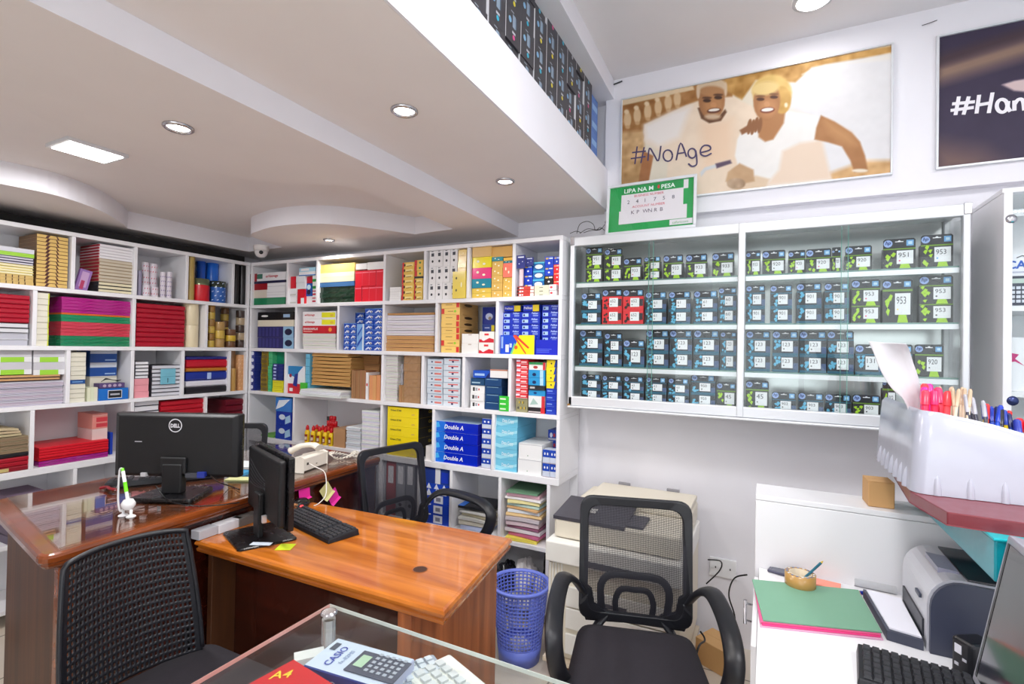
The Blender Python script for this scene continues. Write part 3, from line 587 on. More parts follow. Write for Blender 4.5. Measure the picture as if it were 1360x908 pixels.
pile(B, 3, 412, 465, 474, [(8, 10, sheets((208, 156, 92), 4, .01, .006), 'kraft envelope bundle in the tall wavy heap', 'envelopes', 'envelope_bundle')], d=.24, vb=512.6)
pile(B, 3, 412, 462, 466.5, [(1, 10, sheets((216, 168, 104), 4, .012, .014), 'loose kraft envelopes curling on the wavy heap', 'envelopes', 'envelope_bundle')], d=.22, vb=473.6)
pile(B, 3, 478, 503, 472, [(5, 10, sheets((176, 128, 80), 4, .008), 'brown envelope bundle at the back of the envelope cubby', 'envelopes', 'envelope_bundle')], inset=.13, d=.14)
def standing(col, k=6):
    def f(w, d, h):
        m = MB(); R = random.Random(int(w*1e5)); t = w/k
        for i in range(k): m.box(t*i+.0004, R.uniform(0, .006), 0, t*(i+1)-.0004, d-.006, h*R.uniform(.96, 1), mat(tuple(int(q*R.uniform(.94, 1)) for q in col), .7))
        return m
    return f
pile(B, 3, 466, 485, 491, [(1, 10, standing((166, 120, 80), 7), 'row of brown envelopes standing on edge', 'envelopes', 'standing_envelopes')], d=.1)
pile(B, 3, 485.5, 489, 494.5, [(1, 10, carton((240, 236, 236), [('r', .2, .5, .8, .6, (200, 60, 60))]), 'slim white folder standing beside orange envelopes', 'folder', 'document_folder')], d=.1)
pile(B, 3, 489.5, 504, 497.5, [(1, 10, standing((226, 160, 104), 3), 'three orange-tan envelopes standing on edge', 'envelopes', 'standing_envelopes')], d=.1)
# paper lying out over the shelf edge
def overhang():
    m = MB(); p = MB()
    pts = [at(u, 519, 'z', Z[3]+.006) for u in (396, 478)]
    m = sheets((240, 240, 246), 4, .012)(.365, .205, .043)
    o = m.obj('paper_stack', loc=(at(398, 530, 'y', YU-.045).x, YU-.055, Z[3]+.001), label='white paper stack jutting out over the edge below the kraft envelopes', cat='paper')
pile(B, 3, 509, 528, 470, [(8, 10, sheets((226, 224, 220), 4, .006), 'ragged white envelope bundle beside the thick divider', 'envelopes', 'envelope_bundle')])
pile(B, 3, 528.6, 534.6, 483, [(4, 10, sheets((214, 212, 218), 2, .002), 'narrow pale envelope bundle behind the small kraft one', 'envelopes', 'envelope_bundle')], inset=.05, d=.15)
pile(B, 3, 528.6, 534.6, 511, [(1, 10, standing((176, 134, 90), 3), 'small kraft bundle standing between white and brown stacks', 'envelopes', 'standing_envelopes')], inset=.012, d=.03)
pile(B, 3, 535.4, 557.5, 471.5, [(6, 10, film((166, 128, 90)), 'brown envelope bundle in film beside the medicine boxes', 'envelopes', 'envelope_bundle')])
med = carton((206, 216, 226), [('e', .3, .5, .06, .13, (20, 34, 90)), ('r', .48, .3, .92, .6, (220, 120, 110)), ('r', 0, .9, 1, 1, (170, 190, 210))], side=(186, 196, 206))
med2 = carton((214, 222, 230), [('e', .55, .4, .07, .15, (20, 34, 90)), ('r', .3, .55, .9, .75, (216, 110, 110)), ('r', 0, .9, 1, 1, (170, 190, 210))], side=(186, 196, 206))
pile(B, 3, 567.5, 588, 476.5, [(8, 10, med, 'pale blue box with navy dot, column beside the divider', 'box', 'dotted_box')])
pile(B, 3, 588.6, 611, 475.5, [(8, 10, med2, 'pale blue box with navy dot, column by the open shelf', 'box', 'dotted_box')])
pile(B, 3, 624.5, 643, 502.5, [(3, 10, carton((240, 240, 240), [('r', .15, .25, .3, .75, (60, 60, 60)), ('e', .6, .5, .05, .15, (200, 60, 70)), ('r', .35, .3, .5, .7, (170, 170, 180))]), 'white box with barcode under the navy box', 'box', 'staple_box'), (1, 9, carton((24, 70, 110), [('r', .1, .3, .7, .5, (160, 190, 210))]), 'dark teal box on the barcode boxes', 'box', 'staple_box')])
pile(B, 3, 643.6, 666, 502.5, [(4, 10, carton((20, 66, 116), [('r', .1, .84, .8, .9, (150, 190, 210))], side=(14, 50, 92)), 'petrol blue box in the four-high stack', 'box', 'staple_box')])
pile(B, 3, 628, 650, 491.8, [(1, 10, carton((24, 80, 190), [('r', .1, .3, .7, .6, (170, 200, 240)), ('p', [(.75, 0), (1, 0), (1, .8)], (20, 30, 90))]), 'bright blue box lying above the petrol blue stack', 'box', 'staple_box')], vb=501.8, inset=.03)
pile(B, 3, 650.5, 674, 490.5, [(1, 10, carton((236, 234, 232), [('r', .0, .85, 1, 1, (190, 120, 90))]), 'white box lying above the petrol blue stack', 'box', 'staple_box')], vb=501.8, inset=.03)
pile(B, 3, 662.5, 675.5, 526, [(3, 10, carton((60, 200, 60), [('r', .1, .3, .7, .6, (230, 250, 220))]), 'bright green small box before the petrol blue stack', 'box', 'staple_box')], inset=-.004, d=.016)
rp = carton((224, 44, 56), [('r', .0, .5, .35, .9, (230, 220, 240)), ('r', .42, .3, .9, .6, (250, 210, 210)), ('r', 0, 0, 1, .1, (250, 200, 200))])
pile(B, 3, 685.5, 701, 477, [(1, 6.3, carton((150, 146, 110), [('e', .2+.15*k, .3+.4*(k % 2), .06, .1, (60, 60, 60)) for k in range(5)]+[('e', .3+.15*k, .7-.4*(k % 2), .05, .1, (220, 190, 60)) for k in range(4)]), 'mottled grey and yellow box at the red stack foot', 'box', 'mottled_box'), (8, 2.2, rp, 'small red and white box in the end cubby stack', 'box', 'red_small_box')])
pile(B, 3, 701.8, 724, 481, [(1, 6, carton((40, 36, 40), [('r', 0, .1, 1, .3, (200, 190, 190)), ('r', .75, 0, 1, 1, (210, 40, 50))]), 'black and red box at the foot of mixed column', 'box', 'mixed_box'), (1, 12, carton((232, 236, 236), [('r', .8, 0, 1, 1, (210, 50, 60)), ('p', [(.1, .2), (.6, .3), (.3, .8)], (170, 200, 190))]), 'white box with red edge in the mixed column', 'box', 'mixed_box'), (1, 6, carton((40, 150, 210), [('e', .4, .5, .1, .2, (20, 60, 120))]), 'sky blue box under the black one, mixed column', 'box', 'mixed_box'), (1, 5, carton((40, 40, 44), [('r', .1, .3, .4, .7, (190, 190, 190))]), 'black box in the mixed column', 'box', 'mixed_box'), (2, 8, carton((40, 150, 210), [('e', .35, .4, .12, .22, (16, 40, 90)), ('r', .7, 0, .9, 1, (180, 220, 240))]), 'sky blue box over the black one', 'box', 'mixed_box'), (1, 8, carton((236, 238, 232), [('r', 0, .7, 1, 1, (40, 150, 80)), ('e', .4, .35, .14, .2, (180, 60, 60)), ('r', .85, 0, 1, 1, (210, 50, 60))]), 'white and green box topping the mixed column', 'box', 'mixed_box')])
pile(B, 3, 725.4, 739.6, 478, [(4, 8.2, carton((22, 54, 180), [('r', .1, .5, .6, .7, (120, 150, 230)), ('r', .1, .2, .8, .26, (90, 120, 220))]), 'blue box under the yellow ones at the unit end', 'box', 'blue_yellow_box'), (4, 9, carton((246, 222, 30), [('e', .45, .5, .07, .12, (30, 30, 50)), ('p', [(.7, 0), (1, 0), (1, 1), (.85, 1)], (24, 60, 160))]), 'yellow box with blue corner at the unit end', 'box', 'blue_yellow_box')])

# --- fourth row
pile(B, 4, 366, 387, 528, [(2, 10, carton((26, 60, 170), [('e', .4, .6, .2, .2, (220, 235, 250)), ('p', [(.6, .1), (.95, .3), (.9, .8), (.6, .6)], (170, 210, 240))], rough=.25), 'blue and white wrapped packet in the corner cubby', 'packet', 'wrapped_packet'), (1, 10, carton((60, 130, 210), [('p', [(0, .1), (.5, .4), (.9, .9), (.2, .8)], (235, 242, 250))], rough=.25), 'pale blue and white packet topping the corner packets', 'packet', 'wrapped_packet')])
pile(B, 4, 345, 363, 577, [(1, 10, sheets((120, 190, 90), 3, .01), 'small green packet lying in the corner cubby', 'packet', 'packet')])
pile(B, 4, 442, 457.5, 569, [(1, 10, carton((192, 146, 104), side=(170, 124, 84)), 'plain brown cardboard box beside the glue bottles', 'box', 'cardboard_box')])
pile(B, 4, 452, 478.5, 563.5, [(7, 10, sheets((238, 238, 244), 4, .008), 'white paper stack section beside the brown box', 'paper', 'paper_stack')], inset=-.004, d=.02) if False else None
pile(B, 4, 458.5, 478.5, 567, [(6, 10, sheets((238, 238, 244), 4, .006), 'white pad beside the brown box', 'paper pad', 'paper_pad')])
pile(B, 4, 479.4, 503.5, 545.5, [(9, 10, sheets((240, 240, 246), 3, .006), 'white pad in the tallest pad stack by the divider', 'paper pad', 'paper_pad')])
ori = carton((246, 220, 24), [('t', 'Orient STAR', .1, .56, .2, (60, 50, 20), .45), ('p', [(.78, .25), (.9, .3), (.86, .42), (.78, .38)], (220, 180, 60)), ('st', 'Orient', .4, .4, .3, (230, 200, 40), .5)], side=(26, 24, 22), rough=.25)
pile(B, 4, 514.5, 556, 541, [(5, 10, ori, 'yellow and black paper ream lettered in black', 'ream', 'paper_ream')], d=.24)
pile(B, 4, 565, 573, 592, [(2, 10, carton((230, 226, 224)), 'tiny white box beside the yellow reams', 'box', 'small_box')], d=.05)
dba = carton((10, 40, 190), [('p', [(0, 0), (.2, 0), (.32, .55), (.22, 1), (0, 1)], (20, 110, 220)), ('p', [(0, .3), (.12, .45), (.08, .9), (0, .8)], (70, 180, 240)), ('t', 'Double A', .22, .3, .42, (240, 244, 255), .58, .2)], side=(24, 30, 170), rough=.2, top=(190, 214, 240))
pile(B, 4, 577.5, 634.5, 561, [(4, 10, dba, 'blue paper ream lettered in white italics', 'ream', 'paper_ream')], d=.24)
bwb = carton((206, 214, 232), [('r', 0, .45, 1, 1, (26, 70, 180)), ('e', .3, .7, .1, .1, W_), ('e', .7, .7, .1, .1, W_), ('r', 0, 0, 1, .06, (180, 170, 180))])
pile(B, 4, 640, 652.5, 556, [(5, 10, bwb, 'blue-topped clear box beside the blue reams', 'box', 'blue_clear_box')], d=.2)
lbr = carton((120, 200, 228), [('p', [(0, .2), (.3, .05), (1, .5), (1, .75), (.4, .35), (0, .5)], (160, 222, 240)), ('t', 'Data Copy', .35, .3, .4, (225, 244, 250), .5, .1)], side=(96, 180, 214), rough=.25)
pile(B, 4, 655.8, 687, 552, [(5, 10, lbr, 'light blue paper ream', 'ream', 'paper_ream')], d=.24)
pile(B, 4, 688, 719.5, 589.5, [(2, 10, carton((240, 240, 240), [('e', .4, .2, .02, .04, (120, 160, 120)), ('r', 0, .92, 1, .96, (200, 200, 205))]), 'white lidded carton beside the light blue reams', 'box', 'lidded_carton')], d=.2)
pile(B, 4, 720.3, 739.5, 597.5, [(2, 10, bwb, 'blue-topped clear box at the counter row end', 'box', 'blue_clear_box')], cols=2, inset=.008, d=.06, group='blue-topped clear boxes at the end')
pile(B, 4, 727.5, 739.5, 571, [(4, 10, carton((26, 70, 180), [('e', .35, .5, .16, .25, (232, 236, 250)), ('e', .7, .5, .12, .2, (200, 60, 70)), ('r', 0, 0, 1, .2, (190, 190, 205))]), 'blue box with red and white discs behind the clear boxes', 'box', 'disc_print_box')], inset=.16, d=.1)

# --- below the counter row
for k, (c, lab) in enumerate((((150, 60, 60), 'dull red lever arch file seen through the chair net'), ((196, 198, 204), 'light grey lever arch file beside the dull red one'), ((176, 178, 186), 'grey lever arch file in the middle of the standing files'), ((170, 70, 70), 'red-brown lever arch file among the grey ones'), ((150, 152, 160), 'mid grey lever arch file after the red-brown one'), ((128, 130, 138), 'darkest grey lever arch file beside the divider'))):
    u = 474+13*k; t = pile(B, 5, u, u+12, 607, [(1, 10, carton(c, [('r', .2, .55, .8, .85, (232, 232, 236)), ('e', .5, .2, .18, .03, (40, 40, 44))]), lab, 'file', 'lever_arch_file')], d=.25)
pile(B, 5, 563, 597, 622, [(3, 9, carton((24, 62, 176), [('r', .4, .1, .75, .9, (220, 222, 232)), ('r', .48, .3, .66, .7, (130, 130, 150)), ('p', [(0, .7), (.3, .9), (.3, 1), (0, 1)], (240, 240, 248))]), 'blue and white carton low in the cubby behind the armrest', 'box', 'blue_white_carton'), (2, 5, carton((28, 70, 190), [('p', [(.1+.3*k, 0), (.3+.3*k, 0), (.2+.3*k, 1)], (230, 236, 250)) for k in range(3)]), 'blue and white patterned packet in the cubby behind the armrest', 'packet', 'patterned_packet'), (1, 14, carton((40, 66, 150), [('r', .45, 0, .65, 1, (226, 226, 232)), ('r', .7, .1, .95, .8, (30, 60, 190))], top=(90, 90, 100)), 'taller blue and white carton topping that cubby', 'box', 'blue_white_carton')])
def loose(cx, y0, z, w, d, segs, lab_group=None):
    """pile of limp folders, each turned a little"""
    R = random.Random(int(abs(cx)*1000)); zz = z+.0005
    for c, h, lab, cat, nm, top in segs:
        m = MB(); nx, ny = 6, 4; vs = []; ww, dd = w*R.uniform(.84, 1), d*R.uniform(.88, 1); A = R.uniform(.06*h, .22*h) 
        for s in (0, 1):
            for a in range(nx+1):
                for b in range(ny+1): vs.append((-ww/2+ww*a/nx, dd*b/ny, s*h+A*math.sin(3*a/nx+b*.7)))
        k = (nx+1)*(ny+1); fs = []
        for s in (0, 1):
            for a in range(nx):
                for b in range(ny): q = s*k+a*(ny+1)+b; fs.append((q, q+1, q+ny+2, q+ny+1))
        for a in range(nx):
            for b in (0, ny): q = a*(ny+1)+b; fs.append((q, q+ny+1, q+ny+1+k, q+k))
        for b in range(ny):
            for a in (0, nx): q = a*(ny+1)+b; fs.append((q, q+1, q+1+k, q+k))
        m.add(vs, fs, mat(c, .6))
        m.obj(nm, loc=(cx+R.uniform(-.006, .006), y0+R.uniform(-.012, .008), zz), rz=R.uniform(-.11, .11), label=lab, cat=cat); zz += h*1.24+.0012
    return zz
cx = (uB(602)+uB(660))/2
loose(cx, YU+.03, Z[5], .2, .2, [((190, 200, 232), .02, 'pale blue box lid under the loose papers', 'paper', 'paper_wad', 0), ((222, 216, 200), .018, 'lowest wad of cream papers below the black folder', 'paper', 'paper_wad', 0), ((232, 230, 224), .015, 'off-white papers between two cream wads', 'paper', 'paper_wad', 0), ((210, 200, 170), .014, 'upper wad of cream papers below the black folder', 'paper', 'paper_wad', 0), ((236, 234, 230), .01, 'white papers just under the black folder', 'paper', 'paper_wad', 0)])
m = MB(); m.box(-.1, 0, 0, .1, .2, .012, mat((32, 32, 36), .5)); m.box(-.1, 0, .0125, -.065, .2, .014, mat((20, 100, 200), .3))
m.obj('ring_folder', loc=(cx, YU+.03, Z[5]+.114), rot=(0, 0, .08), label='black folder with blue spine on the loose papers', cat='folder')
cx = (uB(665)+uB(727))/2+.004
fold = [((244, 226, 96), .012, 'yellow folder at the very bottom of the lower heap', 0), ((206, 110, 150), .012, 'magenta folder low in the heap', 0), ((236, 226, 232), .014, 'pinkish white papers on the magenta folder', 0), ((156, 96, 124), .008, 'plum folder in the lower heap', 0), ((224, 200, 206), .016, 'pale pink papers in the lower heap', 0), ((200, 190, 196), .014, 'greyish pink papers in the lower heap', 0), ((240, 206, 150), .010, 'orange folder in the middle of the heap', 0),
        ((232, 236, 240), .012, 'white papers above the orange folder', 0), ((226, 178, 124), .008, 'thin tan folder above the white papers', 0), ((186, 214, 206), .010, 'pale teal folder in the upper heap', 0), ((244, 232, 168), .012, 'soft yellow folder in the upper heap', 0), ((244, 240, 240), .008, 'white sheet bundle under the pink folders', 0), ((240, 190, 204), .012, 'pink folder just below the green one', 0)]
ze = loose(cx, YU+.02, Z[5], .205, .24, [(c, h*1.25, l, 'folder' if 'folder' in l else 'papers', 'document_folder' if 'folder' in l else 'paper_bundle', 0) for c, h, l, _ in fold])
loose(cx, YU+.02, ze, .205, .24, [((110, 150, 120), .008, 'sage green folder topping the heap of documents', 'folder', 'document_folder', 0)])
# bags and cloth stuffed under the documents
def lump(name, c, loc, size, seed, lab, cat, rough=.5):
    R = random.Random(seed); m = MB(); n, q = 18, 12; vs = []
    ph = [(R.uniform(0, 6), R.uniform(0, 6), R.uniform(2, 5), R.uniform(2, 5)) for _ in range(5)]
    for i in range(q+1):
        th = PI*i/q
        for k in range(n):
            a = 2*PI*k/n; r = 1+sum(.09*math.sin(p[2]*a+p[0])*math.sin(p[3]*th+p[1]) for p in ph)+R.uniform(-.04, .04)
            x, y, z = math.sin(th)*math.cos(a)*r, math.sin(th)*math.sin(a)*r, math.cos(th)*r
            vs.append((x*size[0], y*size[1], max(-.8, z)*size[2]+.8*size[2]))
    fs = [(i*n+k, i*n+(k+1) % n, (i+1)*n+(k+1) % n, (i+1)*n+k) for i in range(q) for k in range(n)]
    m.add(vs, fs, mat(c, rough)); return m.obj(name, loc=loc, label=lab, cat=cat)
lump('plastic_bag', (236, 232, 232), (-1.13, 2.46, .0925), (.055, .08, .10), 3, 'crumpled white plastic bag under the documents, behind the waste basket', 'bag', .3)
lump('plastic_bag', (30, 30, 36), (-1.245, 2.47, .0925), (.05, .07, .08), 5, 'crumpled black plastic bag behind the waste basket', 'bag', .25)
lump('cloth_bundle', (222, 214, 206), (-1.03, 2.44, .0925), (.038, .06, .07), 8, 'cream cloth bundle behind the waste basket rim', 'cloth', .9)
lump('backpack', (34, 32, 38), (-1.03, 2.56, .0925), (.04, .06, .13), 12, 'black bag stuffed behind the cream cloth bundle', 'bag', .8)

# --- glue bottles
def glue(lab, x, y, z, i):
    t = thing('glue_bottle', lab, 'bottle', (x, y, z), random.uniform(-.2, .2), 'yellow glue bottles with red caps'); t.scale = (1.35, 1.35, 1.12)
    m = MB(); m.lathe([(.011, 0), (.0125, .002), (.0125, .062), (.009, .07), (.006, .074)], mat((246, 206, 24), .3), 16, cap=True); m.obj('bottle_body', t)
    m = MB(); m.lathe([(.008, .0745), (.0085, .077), (.0075, .092), (.003, .102)], mat((208, 20, 28), .3), 14, cap=True); m.obj('cap', t)
    m = MB()
    for a0, a1, z0, z1, c in ((-2.3, -.85, .012, .05, (150, 40, 20)), (-2.1, -1.05, .018, .036, (240, 220, 190))):
        r = .0128 if c[0] == 150 else .0131; n = 8; vs = []
        for k in range(n+1):
            a = a0+(a1-a0)*k/n; vs += [(r*math.cos(a), r*math.sin(a), z0), (r*math.cos(a), r*math.sin(a), z1)]
        m.add(vs, [(2*k, 2*k+2, 2*k+3, 2*k+1) for k in range(n)], c8(c), True)
    m.obj('printed_label', t)
    return t
g = [uB(u, 570) for u in (403.5, 411.5, 419.5, 427.5, 435.5)]
for i, x in enumerate(g): glue('yellow glue bottle with red cap, front row, '+['leftmost', 'second', 'third', 'fourth', 'rightmost'][i], x, YU+.03, Z[4]+.0005, i)
for i, x in enumerate(g[1:]): glue('yellow glue bottle with red cap, back row, '+['leftmost', 'second', 'third', 'rightmost'][i], x-.018, YU+.075, Z[4]+.0005, i)
m = MB()
for k in range(4): m.lathe([(.011, -.0), (.0125, .003), (.0125, .03), (.009, .034)], mat((200, 18, 30), .25), 14, o=(-.03+.021*k, 0, 0))
m.lathe([(.012, 0), (.013, .004), (.013, .024)], mat((24, 24, 26), .4), 14, o=(-.03, .0, .036)); m.lathe([(.012, 0), (.0135, .004), (.0135, .026), (.01, .03)], mat((206, 20, 32), .25), 14, o=(-.006, .0, .036)); m.lathe([(.012, 0), (.0135, .004), (.0135, .026), (.01, .03)], mat((206, 20, 32), .25), 14, o=(.02, .0, .036))
m.box(-.048, -.016, -.106, .05, .016, -.001, mat((190, 24, 30), .4))
m.obj('glue_pack', loc=(uB(421, 570), YU+.125, Z[4]+.1065), label='red shrink pack of glue bottles behind the yellow ones', cat='glue')
overhang()
# ================================================================ stock of the left shelving
grn = carton((206, 204, 210), [('r', 0, .1, .45, .9, W_), ('r', .28, .05, 1, .95, (160, 214, 60))])
cov = lambda c, c2=None: spined(c)
pile(L_, 1, -26, 46, 327, [(3, 9, carton((214, 182, 112), [('r', .1+.12*k, .1, .12+.12*k, .9, (80, 50, 30)) for k in range(7)]), 'tan register with dark ties at the pile bottom, window end', 'book', 'register_book'), (4, 7, book((236, 220, 130), (240, 232, 200)), 'pale yellow notebook in the top shelf pile', 'notebook', 'notebook'), (3, 7, book((52, 46, 84), (220, 216, 224)), 'dark violet notebook in the top shelf pile', 'notebook', 'notebook'), (1, 12, grn, 'white and lime green carton on the violet notebooks', 'box', 'paper_carton'), (1, 12, carton((222, 222, 230)), 'pale grey carton crowning the first top shelf pile', 'box', 'paper_carton')])
kb = lambda w, d, h: carton((226, 190, 112), [('p', [(.25, 0), (.34, 0), (.42, 1), (.33, 1)], (84, 44, 40)), ('p', [(.66, 0), (.72, 0), (.64, 1), (.6, 1)], (84, 44, 40)), ('r', 0, 0, 1, .14, (120, 80, 50))], side=(130, 96, 60))(w, d, h)
pile(L_, 1, 49, 91, 313, [(14, 10, kb, 'tan ledger with dark ties beside the first top divider', 'book', 'ledger')])
pile(L_, 1, 131, 181, 327, [(3, 8, book((40, 40, 44), (236, 226, 190)), 'black-edged notebook at the foot of the white stack', 'notebook', 'notebook'), (7, 7.5, book((180, 160, 130), (206, 196, 176), (170, 20, 46)), 'grey-paged notebook with red spine, middle of tall stack', 'notebook', 'notebook'), (5, 6.5, book((230, 226, 230), (240, 238, 240), (170, 16, 40)), 'white-paged notebook with red spine, upper tall stack', 'notebook', 'notebook')])
o = carton((150, 112, 176), [('r', .2, .2, .8, .9, (196, 160, 200)), ('r', .3, .1, .6, .5, (180, 60, 100))])(.055, .02, .12).obj('lilac_box', loc=(XL-.03, uL(103, 370), Z[1]+.002), label='lilac box leaning against the red-spined notebooks', cat='box'); o.rotation_euler = (0, .22, PI/2)
tp = roll((222, 214, 222), (240, 236, 236), spiral=(206, 70, 90)); tpb = roll((222, 214, 222), (240, 236, 236), spiral=(90, 60, 150))
for i, (u, n, vt) in enumerate(((196, 3, 348), (206.5, 3, 350))): pile(L_, 1, u-5, u+5, vt, [(n, 10, tp, ('white roll with red marks, column nearest the camera side' if i == 0 else 'white roll with red marks, second column'), 'roll', 'printed_roll')], inset=.06)
pile(L_, 1, 203, 213, 381, [(1, 10, tp, 'white roll with red marks standing alone in front', 'roll', 'printed_roll')], inset=.01)
pile(L_, 1, 192, 202, 378, [(1, 10, tp, 'white roll with red marks in front of the first column', 'roll', 'printed_roll')], inset=.01)
pile(L_, 1, 183.5, 190.5, 359, [(1, 10, roll((150, 146, 170), (90, 90, 110)), 'slim silver-grey roll beside the patterned rolls', 'roll', 'slim_roll')], inset=.03)
pile(L_, 1, 214.5, 222, 361, [(1, 10, tpb, 'tall white roll with violet marks, nearer the red-marked rolls', 'roll', 'printed_roll')], inset=.03)
pile(L_, 1, 222.6, 230, 361, [(1, 10, tpb, 'tall white roll with violet marks, beside open shelf space', 'roll', 'printed_roll')], inset=.03)
pile(L_, 1, 250.5, 261.5, 338, [(1, 10, roll((186, 160, 90), (150, 120, 60)), 'tall gold wrapping roll beside the blue rolls', 'roll', 'gift_wrap_roll')])
pile(L_, 1, 265, 276, 343.5, [(1, 10, roll((24, 90, 200), (20, 60, 150)), 'tall blue wrapping roll next to the gold one', 'roll', 'gift_wrap_roll')], inset=.125)
pile(L_, 1, 279, 294, 346.5, [(1, 10, roll((30, 110, 216), (20, 60, 150)), 'fatter blue wrapping roll nearer the corner', 'roll', 'gift_wrap_roll')], inset=.125)
pile(L_, 1, 262, 284, 370, [(1, 10, roll((210, 24, 40), (60, 70, 50), top=(120, 130, 100)), 'short fat red ribbon roll with silver-green top', 'roll', 'ribbon_roll')], inset=.005)
pile(L_, 1, 285.5, 305, 373.5, [(1, 10, roll((40, 96, 180), (40, 60, 50), spiral=(190, 210, 240), top=(80, 90, 80)), 'short fat blue and white ribbon roll', 'roll', 'ribbon_roll')], inset=.005)
for i, u in enumerate((312, 321)): pile(L_, 1, u, u+8.6, 350, [(1, 10, roll((20, 20, 22), (40, 40, 40)), 'tall glossy black roll '+('beside the divider' if i == 0 else 'closest to the corner'), 'roll', 'gift_wrap_roll')])
# second row
rb = spined((176, 18, 44))
pile(L_, 2, -30, 40, 390, [(2, 9, book((214, 214, 220), (190, 190, 200)), 'grey notebook under the red books, window end', 'notebook', 'notebook'), (2, 7, book((40, 40, 44), (222, 222, 226)), 'black notebook between grey and red books', 'notebook', 'notebook'), (6, 6.6, rb, 'crimson hardback book in the half-hidden stack', 'book', 'hardback_book')])
pile(L_, 2, 48.5, 66, 388.5, [(9, 10, carton((236, 232, 214), [('r', .9, 0, 1, 1, (214, 220, 60)), ('r', 0, .9, 1, .96, (196, 190, 170))]), 'cream box in the column beside the wrapped files', 'box', 'cream_box')])
fl = lambda c: film(c)
pile(L_, 2, 82, 174, 397, [(3, 8, fl((16, 128, 84)), 'green file pack in film at the stack bottom', 'file pack', 'file_pack'), (4, 8, fl((206, 60, 80)), 'rose red file pack in film, middle of the stack', 'file pack', 'file_pack'), (2, 8, fl((20, 140, 92)), 'green file pack in film above the rose red', 'file pack', 'file_pack'), (1, 4, fl((226, 110, 40)), 'thin orange file in the wrapped stack', 'file', 'file_pack'), (5, 7.2, fl((176, 24, 130)), 'magenta file pack topping the wrapped stack', 'file pack', 'file_pack')], d=.25)
pile(L_, 2, 181.5, 246, 404.5, [(9, 10, rb, 'crimson hardback book in the full square stack', 'book', 'hardback_book'), ], d=.22)
pile(L_, 2, 250, 269, 402, [(2, 10, roll((236, 222, 186), (246, 236, 214), spiral=None), 'cream wide tape roll beside the crimson books', 'roll', 'tape_roll')])
pile(L_, 2, 279, 288, 405, [(1, 10, tapes((196, 164, 70), (150, 110, 50)), 'tall pillar of gold tape rolls beside the divider', 'tape', 'tape_rolls')])
pile(L_, 2, 289, 302, 427, [(1, 10, tapes((176, 140, 84), (210, 176, 80)), 'short wide pillar of gold and brown tape rolls', 'tape', 'tape_rolls')], inset=.005, d=.1)
pile(L_, 2, 297, 307, 408, [(1, 10, tapes((200, 168, 80), (120, 84, 50)), 'tall pillar of tape rolls behind the short one', 'tape', 'tape_rolls')], inset=.12)
pile(L_, 2, 304, 317, 437, [(1, 10, tapes((110, 76, 50), (214, 178, 60)), 'lowest pillar of brown and gold tape rolls', 'tape', 'tape_rolls')], inset=.005)
pile(L_, 2, 318, 329, 412, [(1, 10, tapes((70, 56, 50), (170, 150, 120)), 'dark brown pillar of tape rolls at the corner', 'tape', 'tape_rolls')], inset=.02)
# third row
rm = carton((196, 192, 200), [('r', 0, .02, 1, .07, (150, 150, 160))]); rg = carton((202, 200, 206), [('r', 0, .0, 1, .4, (232, 232, 232)), ('r', .2, .0, .8, .4, (158, 214, 60))])
pile(L_, 3, -34, 86, 507, [(4, 10, sheets((214, 208, 220), 6, .008), 'wide ream of lilac-white paper under the thin frames', 'paper', 'paper_ream')], d=.26)
pile(L_, 3, -34, 80, 498.3, [(2, 5, carton((206, 160, 110), [('r', 0, .0, 1, .3, (60, 40, 40))]), 'thin tan frame lying on the wide paper reams', 'frame', 'picture_frame_blank')], vb=506.6, inset=.02, d=.24)
pile(L_, 3, -10, 43, 464, [(2, 10, rg, 'grey ream with lime green band, farther from the divider', 'ream', 'banded_ream')], vb=497.5, inset=.02, d=.24)
pile(L_, 3, 44.5, 86, 464, [(2, 10, rg, 'grey ream with lime green band, next to the divider', 'ream', 'banded_ream')], vb=497.5, inset=.02, d=.24)
crb = carton((230, 226, 208), [('r', 0, .88, 1, .96, (190, 186, 170))])
pile(L_, 3, 94, 114.5, 467.5, [(4, 10, crb, 'cream box under the blue one in the narrow column', 'box', 'cream_box'), (1, 9, carton((24, 80, 150), [('r', .15, .4, .85, .6, (140, 180, 220))]), 'blue box in the cream box column', 'box', 'small_box'), (6, 10, crb, 'cream box above the blue one in the narrow column', 'box', 'cream_box')])
pile(L_, 3, 115.5, 130, 514, [(1, 10, standing((232, 228, 208), 3), 'three cream boxes standing on end', 'box', 'cream_box')], d=.1)
pile(L_, 3, 131, 170.5, 515.5, [(1, 10, carton((20, 110, 200), [('r', .3, .15, .78, .85, W_), ('r', .32, .2, .76, .8, (24, 26, 34)), ('r', .38, .42, .7, .56, (190, 190, 200))], side=(14, 86, 170)), 'bright blue box with black and white tag', 'box', 'tagged_box')], inset=.002, d=.07)
pile(L_, 3, 132, 166, 508.5, [(1, 10, carton((90, 70, 120), [('e', .2+.2*k, .5, .07, .3, (190, 170, 190)) for k in range(4)]), 'flat violet box on the bright blue box', 'box', 'small_box')], vb=515, inset=.01, d=.06)
pile(L_, 3, 120, 156, 463, [(2, 16, crb, 'wide cream carton under the blue-banded ones', 'box', 'cream_box'), (2, 19, carton((22, 74, 150), [('r', 0, .64, 1, 1, (200, 206, 216)), ('r', .55, .12, .95, .22, (150, 180, 220))]), 'dark blue box with white band', 'box', 'banded_box')], inset=.09, d=.15)
cb = MB()
for k in range(7): cb.tube(spline([(-.03+.004*k, .01, .008+.002*k), (-.01, .0+.004*(k % 3), .02+.001*k), (.03, .006, .014), (.05+.003*k, .012, .006+.001*k)], 5), .0018, mBlack, 5)
